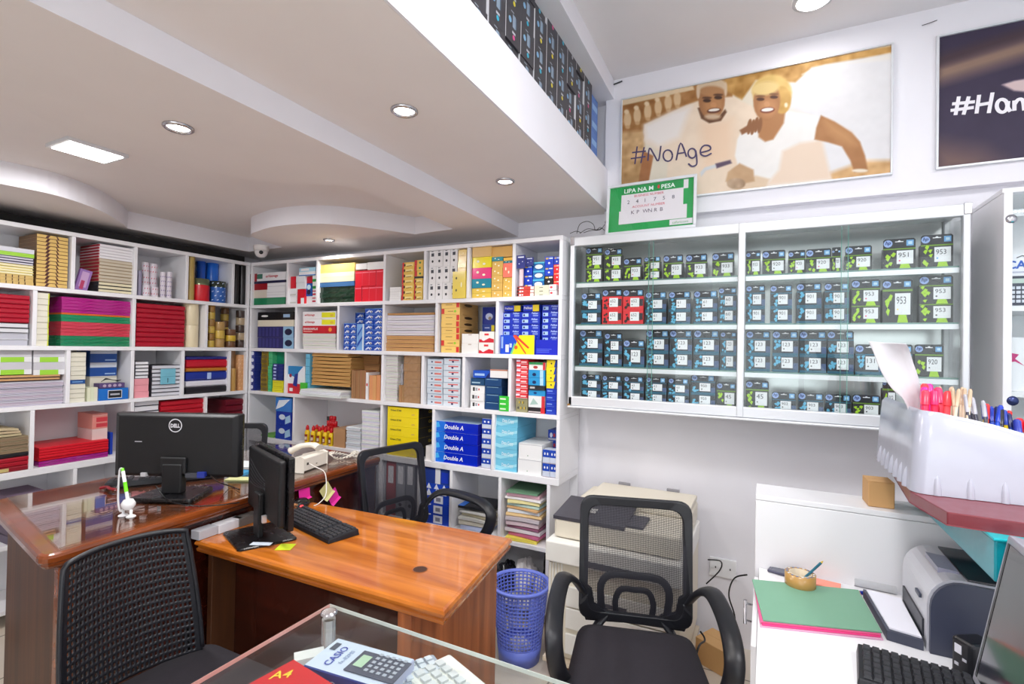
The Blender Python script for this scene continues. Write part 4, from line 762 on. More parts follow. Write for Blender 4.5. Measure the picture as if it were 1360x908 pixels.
p = at(144, 503, 'x', XL-.04); cb.obj('cable_bundle', loc=(p.x, p.y, at(144, 508.5, 'x', XL-.04).z+.001), rz=PI/2, label='coiled black cable on the flat violet box', cat='cable')
pile(L_, 3, 179, 198.5, 479.5, [(3, 10, carton((240, 160, 170)), 'pink pad under the white ones', 'pad', 'paper_pad'), (5, 5.5, book((60, 60, 66), (238, 238, 242)), 'white pad above the pink ones', 'pad', 'paper_pad')])
pile(L_, 3, 201, 240.5, 484.5, [(8, 10, book((50, 48, 56), (216, 216, 224)), 'spiral notebook beside the white and pink pads', 'notebook', 'spiral_notebook')])
pile(L_, 3, 214, 234, 489.5, [(1, 10, carton((120, 190, 210), [('r', 0, .48, 1, .5, (80, 150, 175)), ('r', .45, .1, .5, .4, (40, 60, 80))]), 'light blue tag hanging on the spiral notebooks', 'tag', 'paper_tag')], vb=510, inset=.003, d=.003)
pile(L_, 3, 247.5, 302, 473.5, [(1, 8, spined((28, 26, 34)), 'black file at the bottom of the colourful pile', 'file', 'box_file'), (1, 7, spined((226, 224, 232)), 'white file on the black one', 'file', 'box_file'), (1, 11, spined((26, 50, 150), (.5, .6, (180, 200, 240))), 'deep blue file above the white one', 'file', 'box_file'), (1, 4, spined((190, 120, 40)), 'thin ochre file in the colourful pile', 'file', 'box_file'), (1, 10, spined((196, 20, 44)), 'red file in the colourful pile', 'file', 'box_file'), (1, 3.5, spined((40, 44, 120)), 'thin navy file topping the colourful pile', 'file', 'box_file')])
pile(L_, 3, 307, 315, 465, [(1, 10, roll((176, 132, 86), (210, 170, 120)), 'tall brown paper roll beside the colourful files', 'roll', 'kraft_roll')], inset=.06)
pile(L_, 3, 307.5, 316, 489, [(1, 10, roll((196, 150, 80), (220, 180, 120)), 'short gold-brown paper roll in front', 'roll', 'kraft_roll')], inset=.005)
pile(L_, 3, 317, 329, 471, [(1, 10, roll((206, 150, 100), (230, 190, 140), spiral=(230, 180, 130)), 'patterned copper roll closest to the corner', 'roll', 'kraft_roll')], inset=.02)
# fourth row
pile(L_, 4, -34, 42, 582, [(1, 10, spined((140, 20, 36), (.4, .6, (200, 180, 120))), 'dark red patterned magazine at the pile bottom', 'magazine', 'magazine'), (2, 9, spined((170, 20, 40)), 'crimson book low in the magazine pile', 'book', 'hardback_book'), (1, 9, spined((30, 28, 32)), 'black book in the magazine pile', 'book', 'hardback_book'), (4, 8, sheets((150, 128, 100), 3, .01), 'brown-edged magazine in the pile near the window end', 'magazine', 'magazine')], d=.25, inset=.004)
pile(L_, 4, -20, 30, 571, [(1, 10, sheets((196, 176, 140), 3, .012, -.01), 'tattered tan magazines slumped on the pile', 'magazine', 'magazine')], vb=581, d=.2)
pile(L_, 4, 52, 144, 589, [(2, 7, film((160, 30, 130)), 'purple file under the red ones', 'file', 'flat_file'), (5, 7, spined((214, 20, 40)), 'bright red flat file in the low pile', 'file', 'flat_file')], d=.24)
pile(L_, 4, 123, 143.5, 549, [(1, 12, carton((226, 200, 196), rough=.2), 'clear pinkish box under the salmon one', 'box', 'clear_box'), (1, 16, carton((222, 140, 130), [('r', .25, .1, 1, .35, (200, 60, 70)), ('r', .25, .45, 1, .75, (206, 60, 70)), ('r', 0, .86, 1, .9, (240, 190, 180))], side=(220, 150, 136)), 'salmon pink box on the clear box', 'box', 'salmon_box')], vb=584, inset=.05, d=.16)
pile(L_, 4, 146, 150, 574, [(1, 10, carton((24, 60, 170)), 'slim blue box behind the red files', 'box', 'small_box')], inset=.06, d=.1)
pile(L_, 4, 178, 212, 531, [(9, 10, book((40, 40, 50), (232, 230, 234)), 'dark-covered notebook behind the big monitor', 'notebook', 'notebook')])
pile(L_, 4, 213.5, 271, 531, [(9, 10, spined((186, 20, 40)), 'red folder behind the big monitor', 'folder', 'flat_file')])
pile(L_, 4, 278, 327, 524, [(4, 10, spined((110, 16, 34)), 'maroon folder behind the far chair', 'folder', 'flat_file')], vb=545) if False else pile(L_, 4, 300, 327, 530, [(6, 10, spined((110, 16, 34)), 'maroon folder behind the far chair', 'folder', 'flat_file')])
pile(L_, 5, 10, 64, 655, [(2, 10, sheets((120, 104, 124), 3, .01), 'dull purple paper pile on the low shelf', 'paper', 'paper_pile')])
# ================================================================ glass cabinet with ink boxes
CX0, CX1, CYF, CYB = -.885, .662, 2.39, 2.64
cab = thing('glass_cabinet', 'wall-mounted white aluminium cabinet with sliding glass doors full of ink boxes', 'cabinet', (0, 0, 0))
def rail(nm, x0, y0, z0, x1, y1, z1, m=mAlu, w=.004): return bev(MB().box(x0, y0, z0, x1, y1, z1, m).obj(nm, cab), w, 2)
mz0, mz1 = 1.118, 1.958
rail('top_rail', CX0+.001, CYF, mz1-.045, CX1-.001, CYF+.03, mz1); rail('bottom_rail', CX0+.001, CYF, mz0, CX1-.001, CYF+.035, mz0+.045)
rail('bottom_lip', CX0+.001, CYF-.012, mz0-.012, CX1-.001, CYF+.03, mz0-.001)
for x in (CX0, CX1-.022): rail('corner_post', x, CYF, mz0, x+.022, CYF+.03, mz1); rail('rear_post', x, CYB-.02, mz0, x+.022, CYB, mz1)
xm = at(984, 430, 'y', CYF).x; rail('centre_post', xm-.014, CYF-.003, mz0+.001, xm+.014, CYF+.03, mz1-.001)
for x in (CX0, CX1-.02):
    b = MB().box(x-.0015, CYF-.003, mz1-.04, x+.024, CYF+.012, mz1+.002, mChrome).obj('corner_cap', cab); bev(b, .003)
MB().box(CX0-.001, CYF-.004, mz0-.01, CX0+.012, CYF, mz0+.008, mat((150, 110, 60), .4)).obj('end_plug', cab)
MB().box(CX0+.003, CYF+.03, mz0+.05, CX0+.006, CYB-.02, mz1-.005, mGlass).obj('side_pane', cab); MB().box(CX1-.006, CYF+.03, mz0+.05, CX1-.003, CYB-.02, mz1-.005, mGlass).obj('side_pane', cab)
mBackp, nt_, b_, N_, L2_ = nodes('polished_pale_back'); b_.inputs['Base Color'].default_value = (.66, .68, .68, 1); b_.inputs['Roughness'].default_value = .22; b_.inputs['Metallic'].default_value = .5
MB().box(CX0+.02, CYB-.004, mz0+.01, CX1-.02, CYB, mz1-.005, mBackp).obj('back_panel', cab)
MB().box(CX0+.002, CYF+.03, mz1-.012, CX1-.002, CYB, mz1-.002, mAlu).obj('top_panel', cab)
MB().box(CX0+.002, CYF+.03, mz0+.002, CX1-.002, CYB-.005, mz0+.026, mAlu).obj('floor_panel', cab)
CZ = [1.735, 1.524, 1.317, mz0+.028]
mShG = mat((150, 200, 190), .08, trans=.6)
for z in CZ[:3]:
    for a, b in ((CX0+.024, xm-.016), (xm+.016, CX1-.024)):
        g_ = MB(); g_.box(a, CYF+.032, z-.006, b, CYB-.006, z, mShG); so = g_.obj('glass_shelf', cab)
        MB().box(a, CYF+.031, z-.026, b, CYF+.036, z-.0065, mAlu).obj('shelf_edge', so)
for a, b in ((CX0+.022, xm-.014), (xm+.014, CX1-.022)):
    c = (a+b)/2
    for i, (p, q, y) in enumerate(((a, c+.012, CYF+.012), (c-.012, b, CYF+.020))):
        d = MB().box(p, y, mz0+.046, q, y+.003, mz1-.046, mGlass).obj('sliding_door', cab)
        MB().box(q-.002 if i == 0 else p, y-.0005, mz0+.046, q if i == 0 else p+.002, y+.0035, mz1-.046, mGlassEdge).obj('polished_edge', d)
mDk = (34, 37, 45); TEAL = (28, 96, 122); SKY = (96, 180, 216); LIME = (170, 214, 40); RED = (224, 44, 52)
def ink_mesh(w, h, kind, num, tab, R):
    m = MB(); d = .035
    base = {'b': mDk, 'g': (44, 46, 50), 'r': RED}[kind]; m.box(0, 0, 0, w, d, h, mat(base, .35))
    acc = {'b': SKY, 'g': LIME, 'r': (30, 26, 30)}[kind]
    for k in range(7):   # splash of leaves / droplets on the left
        cx, cz = w*R.uniform(.08, .32), h*R.uniform(.12, .88); q = R.uniform(.3, 1.2)
        m.fp([(cx-w*.06, cz), (cx, cz+h*.12*q), (cx+w*.08, cz+h*.05), (cx+w*.02, cz-h*.12)], c8(acc), y=-.0008-.0001*k)
    if kind == 'b': m.fr(0, 0, w, h*.14, c8(TEAL)); m.fr(0, h*.93, w, h, c8(TEAL)); m.fr(w*.82, h*.15, w, h*.55, c8((70, 90, 130)), y=-.0009)
    if kind == 'g': m.fp([(w*.5, 0), (w*.86, 0), (w*.8, h*.24), (w*.55, h*.24)], c8(LIME), y=-.0009); m.fr(0, h*.94, w, h, c8((110, 150, 40)))
    if kind == 'r': m.fr(w*.78, h*.3, w*.98, h*.8, c8((50, 46, 54)), y=-.0009)
    x0, x1 = (w*.36, w*.8) if kind != 'g' else (w*.42, w*.93)
    m.fr(x0, h*.24, x1, h*.88, c8((236, 238, 242)), y=-.0016)
    m.text(num, x0+w*.05, h*.56, h*.22, c8((50, 54, 66)), y=-.0022, maxw=(x1-x0)*.62)
    m.fe(x0+w*.09, h*.4, w*.03, w*.03, c8({0: (30, 30, 34), 1: (226, 30, 120), 2: (30, 150, 220), 3: (240, 210, 30)}[tab[1] if tab else 0]), y=-.0022, n=8)
    return m
def hang_tab(w, h, cut=True):
    m = MB(); c = w*.06; m.add([(0, 0, 0), (w, 0, 0), (w, 0, h-c), (w-c, 0, h), (c, 0, h), (0, 0, h-c)]+[(0, .0025, 0), (w, .0025, 0), (w, .0025, h-c), (w-c, .0025, h), (c, .0025, h), (0, .0025, h-c)],
        [(0, 1, 2, 3, 4, 5), (11, 10, 9, 8, 7, 6)]+[(k, 6+k, 6+(k+1) % 6, (k+1) % 6) for k in range(6)], mat(mDk, .35))
    r = min(w*.14, h*.42); m.fe(w*.15, h*.52, r, r, c8((150, 175, 225)), n=18)
    m.text('hp', w*.15, h*.52-r*.55, r*1.25, c8((30, 50, 120)), center=True, shear=.25, bold=.03)
    q = min(w*.11, h*.38); m.fr(w*.72, h*.52-q, w*.72+2*q, h*.52+q, c8((110, 170, 220))); m.fr(w*.72+q*.5, h*.52-q*.5, w*.72+1.6*q, h*.52+q*.5, c8((190, 220, 240)), y=-.0012)
    if cut: m.fp([(w*.37, h*.72), (w*.44, h*.72), (w*.5, h*.84), (w*.56, h*.72), (w*.63, h*.72), (w*.63, h*.64), (w*.37, h*.64)], c8((232, 234, 238)))
    return m
INK = [  # shelf, u0, u1, top, count, kind, number, dot
 (0, 778, 800, 328, 2, 'g', '951', 0), (0, 803, 826, 330, 2, 'g', '933', 1), (0, 828.5, 852, 342, 1, 'g', '933', 1), (0, 855, 877, 341, 2, 'g', '933', 1), (0, 881, 907, 338, 1, 'g', '933', 0), (0, 911, 939, 337, 1, 'g', '933', 0), (0, 946, 975, 335, 1, 'g', '933', 0),
 (0, 991, 1010, 332.5, 1, 'g', '933', 0), (0, 1012.5, 1043, 332, 1, 'g', '920', 0), (0, 1047, 1069.5, 332, 1, 'g', '920', 1), (0, 1070.5, 1104, 330, 1, 'g', '920', 1), (0, 1105, 1116.5, 328, 1, 'g', '920', 1), (0, 1122.5, 1158, 326, 1, 'g', '920', 3), (0, 1173, 1216, 316.5, 1, 'g', '951', 1), (0, 1223, 1266, 311, 1, 'g', '953', 2),
 (1, 772, 798, 389, 2, 'b', '62', 0), (1, 800, 826, 384, 2, 'r', '652', 0), (1, 827.5, 854.5, 384, 2, 'r', '652', 0), (1, 857, 885, 387.5, 2, 'b', '61', 0), (1, 888, 917, 387, 2, 'b', '61', 0), (1, 921, 953, 386, 2, 'b', '61', 0), (1, 954.5, 978, 381, 2, 'b', '60', 0),
 (1, 991, 1016, 378, 2, 'b', '901', 0), (1, 1023, 1052, 378, 2, 'b', '901', 0), (1, 1058, 1091, 375.5, 2, 'b', '901', 0), (1, 1095, 1128, 375, 2, 'b', '901', 0), (1, 1131, 1169, 371, 2, 'g', '953', 1), (1, 1172, 1212, 371, 1, 'g', '953', 3), (1, 1221, 1266, 365.5, 2, 'g', '953', 0),
 (2, 769.5, 800, 438, 2, 'b', '22', 0), (2, 803, 826, 442, 2, 'b', '22', 0), (2, 828, 856, 451, 1, 'b', '123', 0), (2, 858, 888, 438, 2, 'b', '123', 0), (2, 889.5, 919, 438, 2, 'b', '123', 0), (2, 921.5, 955, 438, 2, 'b', '123', 0), (2, 957, 978, 439, 2, 'b', '123', 0),
 (2, 991, 1023, 439, 2, 'b', '123', 0), (2, 1026, 1060, 439, 2, 'b', '123', 0), (2, 1062, 1097.5, 439, 2, 'b', '123', 0), (2, 1099, 1134, 439, 2, 'b', '123', 0), (2, 1136, 1174, 457, 1, 'b', '131', 0), (2, 1176, 1212, 457, 1, 'b', '131', 0), (2, 1215, 1253, 457, 1, 'g', '920', 0),
 (3, 772, 797.5, 497, 2, 'b', '63', 0), (3, 799, 826, 499, 2, 'b', '63', 0), (3, 828, 855, 500, 2, 'b', '63', 0), (3, 857, 885, 501, 2, 'b', '63', 0), (3, 887, 915, 502.5, 2, 'b', '63', 0), (3, 917.5, 950, 498, 2, 'b', '950', 0), (3, 952, 977, 507, 1, 'g', '45', 0),
 (3, 990.5, 1021, 505, 1, 'g', '45', 0), (3, 1025, 1057, 520.5, 1, 'b', '903', 0), (3, 1060, 1093.5, 521.5, 1, 'b', '903', 0), (3, 1096, 1130, 523, 1, 'b', '903', 0), (3, 1132.5, 1169, 524, 1, 'g', '903', 0), (3, 1172, 1190, 503, 1, 'g', '903', 0)]
SH = ['top', 'second', 'third', 'bottom']; KN = {'b': 'blue and black', 'g': 'lime and black', 'r': 'red and black'}
NUM = ['first', 'second', 'third', 'fourth', 'fifth', 'sixth', 'seventh', 'eighth', 'ninth', 'tenth', 'eleventh', 'twelfth', 'thirteenth', 'fourteenth', 'fifteenth']
cnt = {}
for (s, u0, u1, vt, n, kd, num, dot) in INK:
    yf = 2.45; x0, x1 = at(u0, vt+20, 'y', yf).x, at(u1, vt+20, 'y', yf).x; z0 = CZ[s]+.0006; z1 = at((u0+u1)/2, vt, 'y', yf).z
    w = x1-x0; tot = z1-z0; k = cnt[s] = cnt.get(s, 0)+1
    big = kd == 'g' and n == 1; th = min(.038, tot*(.36 if n == 1 else .2)); hb = (tot-th)/n
    R = random.Random(int(u0*7))
    me = ink_mesh(w, hb-.0008, kd, num, (0, dot), R).data('ink_box')
    for i in range(n):
        pos = '' if n == 1 else (', upper box' if i == n-1 else ', lower box')
        o = bpy.data.objects.new('ink_box', me); COL.objects.link(o); o.location = (x0, yf+.001*i, z0+hb*i)
        tag(o, '%s ink box numbered %s, %s stack from left, %s cabinet shelf%s' % (KN[kd], num, NUM[k-1], SH[s], pos), 'ink box', 'ink boxes on the %s cabinet shelf' % SH[s])
        if i == n-1: hang_tab(w, th).obj('hang_tab', o, (0, .001, hb-.0008))

# ================================================================ things on and around the cabinet
fr = thing('framed_notice', 'framed green notice with white panels leaning on the cabinet top', 'sign', (0, 0, 0))
A_, B_, C_, D_ = [at(u, v, 'y', y) for (u, v), y in (((804, 306), 2.42), ((924, 299), 2.42), ((928.5, 225.5), 2.47), ((811.5, 240), 2.47))]
fw_ = (B_.x-A_.x); fh_ = .262; fx = A_.x-.004; fz = 1.9595
tl = math.radians(-9)
fr.location = (fx, 2.44, fz); fr.rotation_euler = (tl, -.012, 0)
fw_ += .004
m = MB(); t = .014
for (a, b, c, d) in ((0, 0, fw_, t), (0, fh_-t, fw_, fh_), (0, t, t, fh_-t), (fw_-t, t, fw_, fh_-t)): m.box(a, -.012, b, c, 0, d, mAlu)
bev(m.obj('frame', fr), .002)
m = MB(); m.box(t, -.004, t, fw_-t, -.001, fh_-t, mat((34, 160, 80), .35)); m.obj('green_board', fr)
y = -.0046; m = MB(); GN = c8((40, 170, 90)); WP = c8((236, 226, 232)); X = lambda q: q*fw_; Y = lambda q: q*fh_
m.fr(X(.17), Y(.80), X(.84), Y(.93), c8((30, 150, 76)), y=y); m.text('LIPA NA M', X(.2), Y(.81), Y(.085), c8((244, 250, 246)), y=y-.0006, maxw=X(.36), bold=.02); m.text('PESA', X(.62), Y(.81), Y(.085), c8((244, 250, 246)), y=y-.0006, maxw=X(.19), bold=.02)
m.fe(X(.59), Y(.86), X(.014), Y(.038), c8((206, 60, 60)), y=y-.001)
m.fr(X(.17), Y(.46), X(.86), Y(.78), WP, y=y-.0002); m.fr(X(.15), Y(.2), X(.9), Y(.46), WP, y=y-.0003)
m.text('BUSINESS NUMBER', X(.32), Y(.71), Y(.045), c8((226, 90, 110)), y=y-.001, maxw=X(.38)); m.text('ACCOUNT NUMBER', X(.3), Y(.5), Y(.045), c8((226, 90, 110)), y=y-.001, maxw=X(.38))
for k, ch in enumerate('241758'): m.text(ch, X(.24+.1*k), Y(.59), Y(.07), c8((90, 80, 100)), y=y-.001)
for k, ch in enumerate('KPWNRB'): m.text(ch, X(.29+.065*k), Y(.38), Y(.07), c8((110, 90, 110)), y=y-.001)
m.fr(X(.72), Y(.09), X(.96), Y(.19), WP, y=y-.0004); m.text('safaricom', X(.75), Y(.11), Y(.05), c8((90, 170, 100)), y=y-.001, maxw=X(.18)); m.fr(X(.86), Y(.76), X(.91), Y(.93), WP, y=y)
m.obj('printed_text', fr); MB().box(t, -.0085, t, fw_-t, -.0065, fh_-t, mGlass).obj('cover_glass', fr)
wr = MB()
for k, pts in enumerate((((757, 312), (765, 309), (772, 311)), ((766, 312), (770, 300), (780, 296), (788, 300), (790, 307)), ((770, 312), (780, 306), (792, 307), (800, 305)), ((775, 311), (785, 308), (797, 307), (803, 300)), ((792, 308), (797, 304), (803, 308)))):
    wr.tube(spline([at(u, v, 'y', 2.46+.01*k)+Vector((0, 0, .008)) for u, v in pts], 6), .0016, mBlack, 5)
p = at(795, 307.5, 'y', 2.5); wr.box(p.x-.012, 2.49, 1.962, p.x+.016, 2.51, 1.98, mBlack); wr.obj('loose_wires', label='tangle of thin black wires on the cabinet top beside the notice', cat='wires')

# ---------------------------------------------------------------- posters
def srgb(a): a = np.asarray(a, float)/255; return np.where(a <= .04045, a/12.92, ((a+.055)/1.055)**2.4)
class Paint:
    def __init__(s, x0, z0, x1, z1, W, H, tf, bg):
        """tf maps a photo-detail coordinate to wall x,z"""
        s.W, s.H, s.tf = W, H, tf; s.x0, s.z0, s.x1, s.z1 = x0, z0, x1, z1
        s.gx, s.gz = np.meshgrid(np.linspace(x0, x1, W), np.linspace(z0, z1, H)); s.im = np.zeros((H, W, 3))+np.array(bg, float)
        rs = np.random.RandomState(5); n = np.zeros((H, W))
        for k in (6, 14, 30):
            g = rs.rand(H//(H//k+1)+3, W//(H//k+1)+3); yy = np.linspace(0, g.shape[0]-1.001, H); xx = np.linspace(0, g.shape[1]-1.001, W)
            iy, ix = yy.astype(int), xx.astype(int); fy, fx_ = (yy-iy)[:, None], (xx-ix)[None]
            n += (g[iy][:, ix]*(1-fy)*(1-fx_)+g[iy+1][:, ix]*fy*(1-fx_)+g[iy][:, ix+1]*(1-fy)*fx_+g[iy+1][:, ix+1]*fy*fx_)
        s.n = n/3
    def poly(s, pts, col, soft=.004, alpha=1, noise=0):
        P = np.array([s.tf(*p) for p in pts]); n = len(P); ins = np.zeros(s.gx.shape, bool); dist = np.full(s.gx.shape, 9.)
        for i in range(n):
            x1, y1 = P[i-1]; x2, y2 = P[i]
            c = ((y1 > s.gz) != (y2 > s.gz)) & (s.gx < (x2-x1)*(s.gz-y1)/(y2-y1+1e-12)+x1); ins ^= c
            dx, dy = x2-x1, y2-y1; t = np.clip(((s.gx-x1)*dx+(s.gz-y1)*dy)/(dx*dx+dy*dy+1e-12), 0, 1)
            dist = np.minimum(dist, np.hypot(s.gx-x1-t*dx, s.gz-y1-t*dy))
        a = np.clip(np.where(ins, dist, -dist)/soft*.5+.5, 0, 1)[..., None]*alpha
        c = np.array(col, float)+(s.n[..., None]-.5)*noise; s.im = s.im*(1-a)+c*a
    def ell(s, cx, cy, rx, ry, col, rot=0, **k):
        q = [2*PI*i/22 for i in range(22)]; c, d = math.cos(rot), math.sin(rot)
        s.poly([(cx+rx*math.cos(t)*c-ry*math.sin(t)*d, cy+rx*math.cos(t)*d+ry*math.sin(t)*c) for t in q], col, **k)
    def mesh(s, name, y, m, parent=None):
        W, H = s.W, s.H; vs = np.stack([s.gx.ravel(), np.full(W*H, y), s.gz.ravel()], 1)
        idx = np.arange(W*H).reshape(H, W); fs = np.stack([idx[:-1, :-1], idx[:-1, 1:], idx[1:, 1:], idx[1:, :-1]], -1).reshape(-1, 4)
        me = bpy.data.meshes.new(name); me.vertices.add(W*H); me.vertices.foreach_set('co', vs.ravel()); me.loops.add(len(fs)*4); me.loops.foreach_set('vertex_index', fs.ravel().astype(np.int32))
        me.polygons.add(len(fs)); me.polygons.foreach_set('loop_start', np.arange(0, len(fs)*4, 4, dtype=np.int32)); me.update(calc_edges=True)
        ca = me.color_attributes.new('print', 'FLOAT_COLOR', 'POINT'); c = np.ones((W*H, 4)); c[:, :3] = srgb(np.clip(s.im*.93, 0, 238)).reshape(-1, 3); ca.data.foreach_set('color', c.ravel().astype(np.float32))
        me.materials.append(m); o = bpy.data.objects.new(name, me); COL.objects.link(o)
        if parent: o.parent = parent
        return o
YP = 2.592
def tf1(x, y): p = at(800+x/3.238, 40+y/3.238, 'y', YP); return (p.x, p.z)
px0, px1, pz0, pz1 = -.683, .455, 2.160, 2.700
P = Paint(px0, pz0, px1, pz1, 460, 220, tf1, (238, 226, 206))
P.poly([(820, 100), (1300, 60), (1300, 640), (960, 640), (900, 380), (780, 330)], (238, 236, 238), soft=.02, noise=14)
P.poly([(60, 250), (560, 150), (560, 320), (200, 400), (160, 520), (60, 520)], (172, 118, 62), noise=90)
P.poly([(60, 296), (390, 238), (395, 256), (60, 330)], (240, 214, 176))
for bx_, by_ in ((108, 385), (150, 368), (195, 350), (240, 332), (283, 312), (322, 296)):
    P.ell(bx_, by_, 16, 34, (232, 196, 150)); P.ell(bx_-4, by_-34, 11, 10, (244, 216, 176)); P.ell(bx_+1, by_+32, 10, 8, (214, 170, 120))
P.poly([(60, 440), (180, 430), (180, 700), (60, 700)], (206, 164, 112), noise=110, soft=.01)
P.poly([(520, 170), (1300, 60), (1300, 90), (1000, 140), (900, 160), (830, 225), (660, 215), (600, 300), (530, 260)], (196, 146, 74), noise=120, soft=.006)
P.poly([(860, 190), (1240, 100), (1240, 128), (960, 150)], (246, 240, 232), soft=.008)
P.poly([(960, 620), (1130, 560), (1300, 560), (1300, 660), (960, 660)], (222, 176, 120), noise=90, soft=.012)
P.poly([(150, 700), (160, 620), (178, 520), (220, 540), (190, 700)], (176, 116, 70), noise=40)
P.poly([(176, 440), (180, 405), (260, 368), (360, 322), (450, 290), (560, 286), (640, 325), (720, 380), (700, 470), (640, 560), (660, 720), (270, 720), (282, 560), (215, 498), (190, 490)], (246, 224, 200), soft=.006, noise=16)
P.poly([(180, 410), (300, 350), (380, 330), (330, 460), (240, 500), (185, 470)], (250, 242, 236), soft=.02)
P.poly([(420, 400), (560, 380), (560, 560), (430, 600)], (246, 214, 184), soft=.03)
P.poly([(410, 335), (425, 330), (455, 380), (500, 372), (528, 340), (535, 352), (510, 390), (460, 400), (425, 380)], (104, 66, 40))
P.ell(470, 300, 57, 84, (170, 116, 72)); P.ell(470, 240, 64, 34, (222, 196, 164), rot=-.08, soft=.006); P.ell(470, 262, 52, 22, (186, 134, 88), soft=.006)
P.ell(412, 265, 8, 30, (226, 200, 170)); P.ell(530, 255, 7, 30, (226, 200, 170))
P.ell(478, 318, 40, 44, (190, 134, 84), soft=.012); P.ell(474, 372, 34, 12, (210, 180, 150), soft=.008)
for ex, ey in ((450, 303), (498, 290)): P.ell(ex, ey, 17, 8, (70, 42, 26), soft=.003); P.ell(ex, ey-12, 20, 5, (90, 56, 36))
P.ell(478, 322, 13, 12, (206, 146, 96), soft=.003); P.ell(480, 346, 30, 11, (96, 50, 32), rot=-.12); P.ell(480, 343, 24, 6, (248, 240, 230), rot=-.12, soft=.002)
# second figure
P.poly([(580, 470), (600, 430), (640, 400), (690, 395), (790, 345), (930, 370), (920, 480), (950, 560), (985, 640), (800, 660), (690, 690), (600, 640), (570, 540)], (250, 246, 242), soft=.005, noise=10)
P.poly([(775, 520), (850, 485), (945, 472), (985, 640), (700, 670), (760, 600)], (244, 220, 198), soft=.01)
P.poly([(720, 640), (690, 700), (560, 700), (600, 650), (660, 625)], (232, 206, 176), soft=.006)
P.poly([(668, 400), (690, 340), (790, 330), (780, 400), (735, 470), (700, 480), (672, 460)], (184, 128, 80), soft=.005)
P.ell(730, 268, 86, 78, (226, 188, 110), noise=60, soft=.006); P.ell(772, 300, 40, 60, (214, 168, 90), noise=50)
P.ell(707, 306, 58, 84, (178, 122, 76), rot=.05); P.ell(700, 250, 60, 30, (238, 208, 140), rot=-.15, soft=.008); P.ell(712, 335, 38, 42, (200, 142, 94), soft=.012)
for ex, ey in ((680, 297), (738, 288)): P.ell(ex, ey, 17, 7, (84, 50, 34), soft=.003); P.ell(ex, ey-13, 19, 4, (120, 80, 52))
P.ell(708, 318, 13, 12, (214, 156, 108), soft=.003); P.ell(710, 344, 31, 12, (120, 56, 42), rot=-.1); P.ell(710, 342, 26, 8, (250, 244, 238), rot=-.1, soft=.002)
P.ell(790, 322, 7, 10, (250, 240, 210))
for k in range(4): P.ell(632+15*k, 415-4*k+6*(k % 2), 10, 34, (150, 98, 60), rot=.15, soft=.003)
P.poly([(590, 430), (640, 400), (650, 425), (600, 450)], (150, 98, 60))
P.poly([(940, 366), (1000, 394), (1072, 440), (1108, 480), (1130, 540), (1142, 606), (1084, 612), (1066, 560), (1030, 500), (970, 482), (912, 470), (920, 420)], (178, 122, 74), soft=.004, noise=24)
P.poly([(960, 390), (1060, 445), (1090, 490), (1060, 490), (980, 440)], (206, 152, 100), soft=.02); P.ell(1108, 604, 34, 8, (246, 232, 210))
P.poly([(540, 610), (590, 572), (650, 600), (655, 650), (560, 670), (530, 650)], (206, 168, 128), soft=.005, noise=30)
P.poly([(420, 612), (440, 590), (490, 576), (492, 590), (446, 604), (425, 630)], (220, 220, 222)); P.poly([(486, 574), (550, 558), (557, 572), (492, 594)], (92, 74, 96))
P.ell(575, 660, 40, 24, (190, 160, 130), noise=120)
poster = thing('wall_poster', 'wide sepia photo poster of two laughing people, lettered #NoAge', 'poster')
mPost = m_vcol('printed_poster', .6, 0); MB().box(px0, YP+.001, pz0, px1, 2.5985, pz1, mat((230, 228, 226))).obj('backing', poster); P.mesh('picture', YP, mPost, poster)
def strokes(tf, lines, w, y, m):
    b = MB()
    for li, ln in enumerate(lines):
        pts = [Vector((*tf(*p), 0)) for p in ln]; pts = spline(pts, 4) if len(pts) > 2 else pts
        for i in range(len(pts)):
            a = pts[max(i-1, 0)]; c = pts[min(i+1, len(pts)-1)]; t_ = (c-a).normalized(); n_ = Vector((-t_.y, t_.x, 0))*w
            q = pts[i]; yl = y-.00015*li-.00001*i; b.v += [Vector((q.x+n_.x, yl, q.y+n_.y)), Vector((q.x-n_.x, yl, q.y-n_.y))]
        k = len(b.v)-2*len(pts); b.f += [[k+2*i, k+2*i+1, k+2*i+3, k+2*i+2] for i in range(len(pts)-1)]
        b.m += [b.mi(m)]*(len(pts)-1); b.sm += [False]*(len(pts)-1)
    return b
def circ(cx, cy, r, a0=0, a1=2*PI, n=9, q=1.2): return [(cx+r*math.cos(a0+(a1-a0)*k/n), cy+q*r*math.sin(a0+(a1-a0)*k/n)) for k in range(n+1)]
L1 = [[(150, 500), (140, 576)], [(180, 503), (166, 572)], [(128, 527), (188, 520)], [(122, 553), (186, 544)], [(196, 562), (203, 508), (222, 535), (241, 562), (252, 498)], circ(282, 540, 20),
      [(318, 560), (337, 486), (362, 545)], [(322, 532), (356, 526)], circ(386, 530, 17), [(402, 518), (406, 550), (405, 578), (386, 586), (370, 574)], [(420, 528), (462, 516), (462, 500), (440, 496), (424, 512), (424, 534), (444, 542), (470, 530)]]
strokes(tf1, L1, .0038, YP-.001, mat((72, 60, 100), .5)).obj('handwritten_text', poster)
def frame4(x0, z0, x1, z1, t, y0, y1, m, parent):
    b = MB()
    for (a, c, d, e) in ((x0-t, z0-t, x1+t, z0), (x0-t, z1, x1+t, z1+t), (x0-t, z0, x0, z1), (x1, z0, x1+t, z1)): b.box(a, y0, c, d, y1, e, m)
    return bev(b.obj('frame', parent), .001, 1)
frame4(px0, pz0, px1, pz1, .008, 2.583, 2.5985, mAlu, poster)
def tf2(x, y): p = at(1200+x/1.975, y/1.975, 'y', YP); return (p.x, p.z)
qx0, qx1, qz0, qz1 = .613, 1.75, 2.160, 2.690
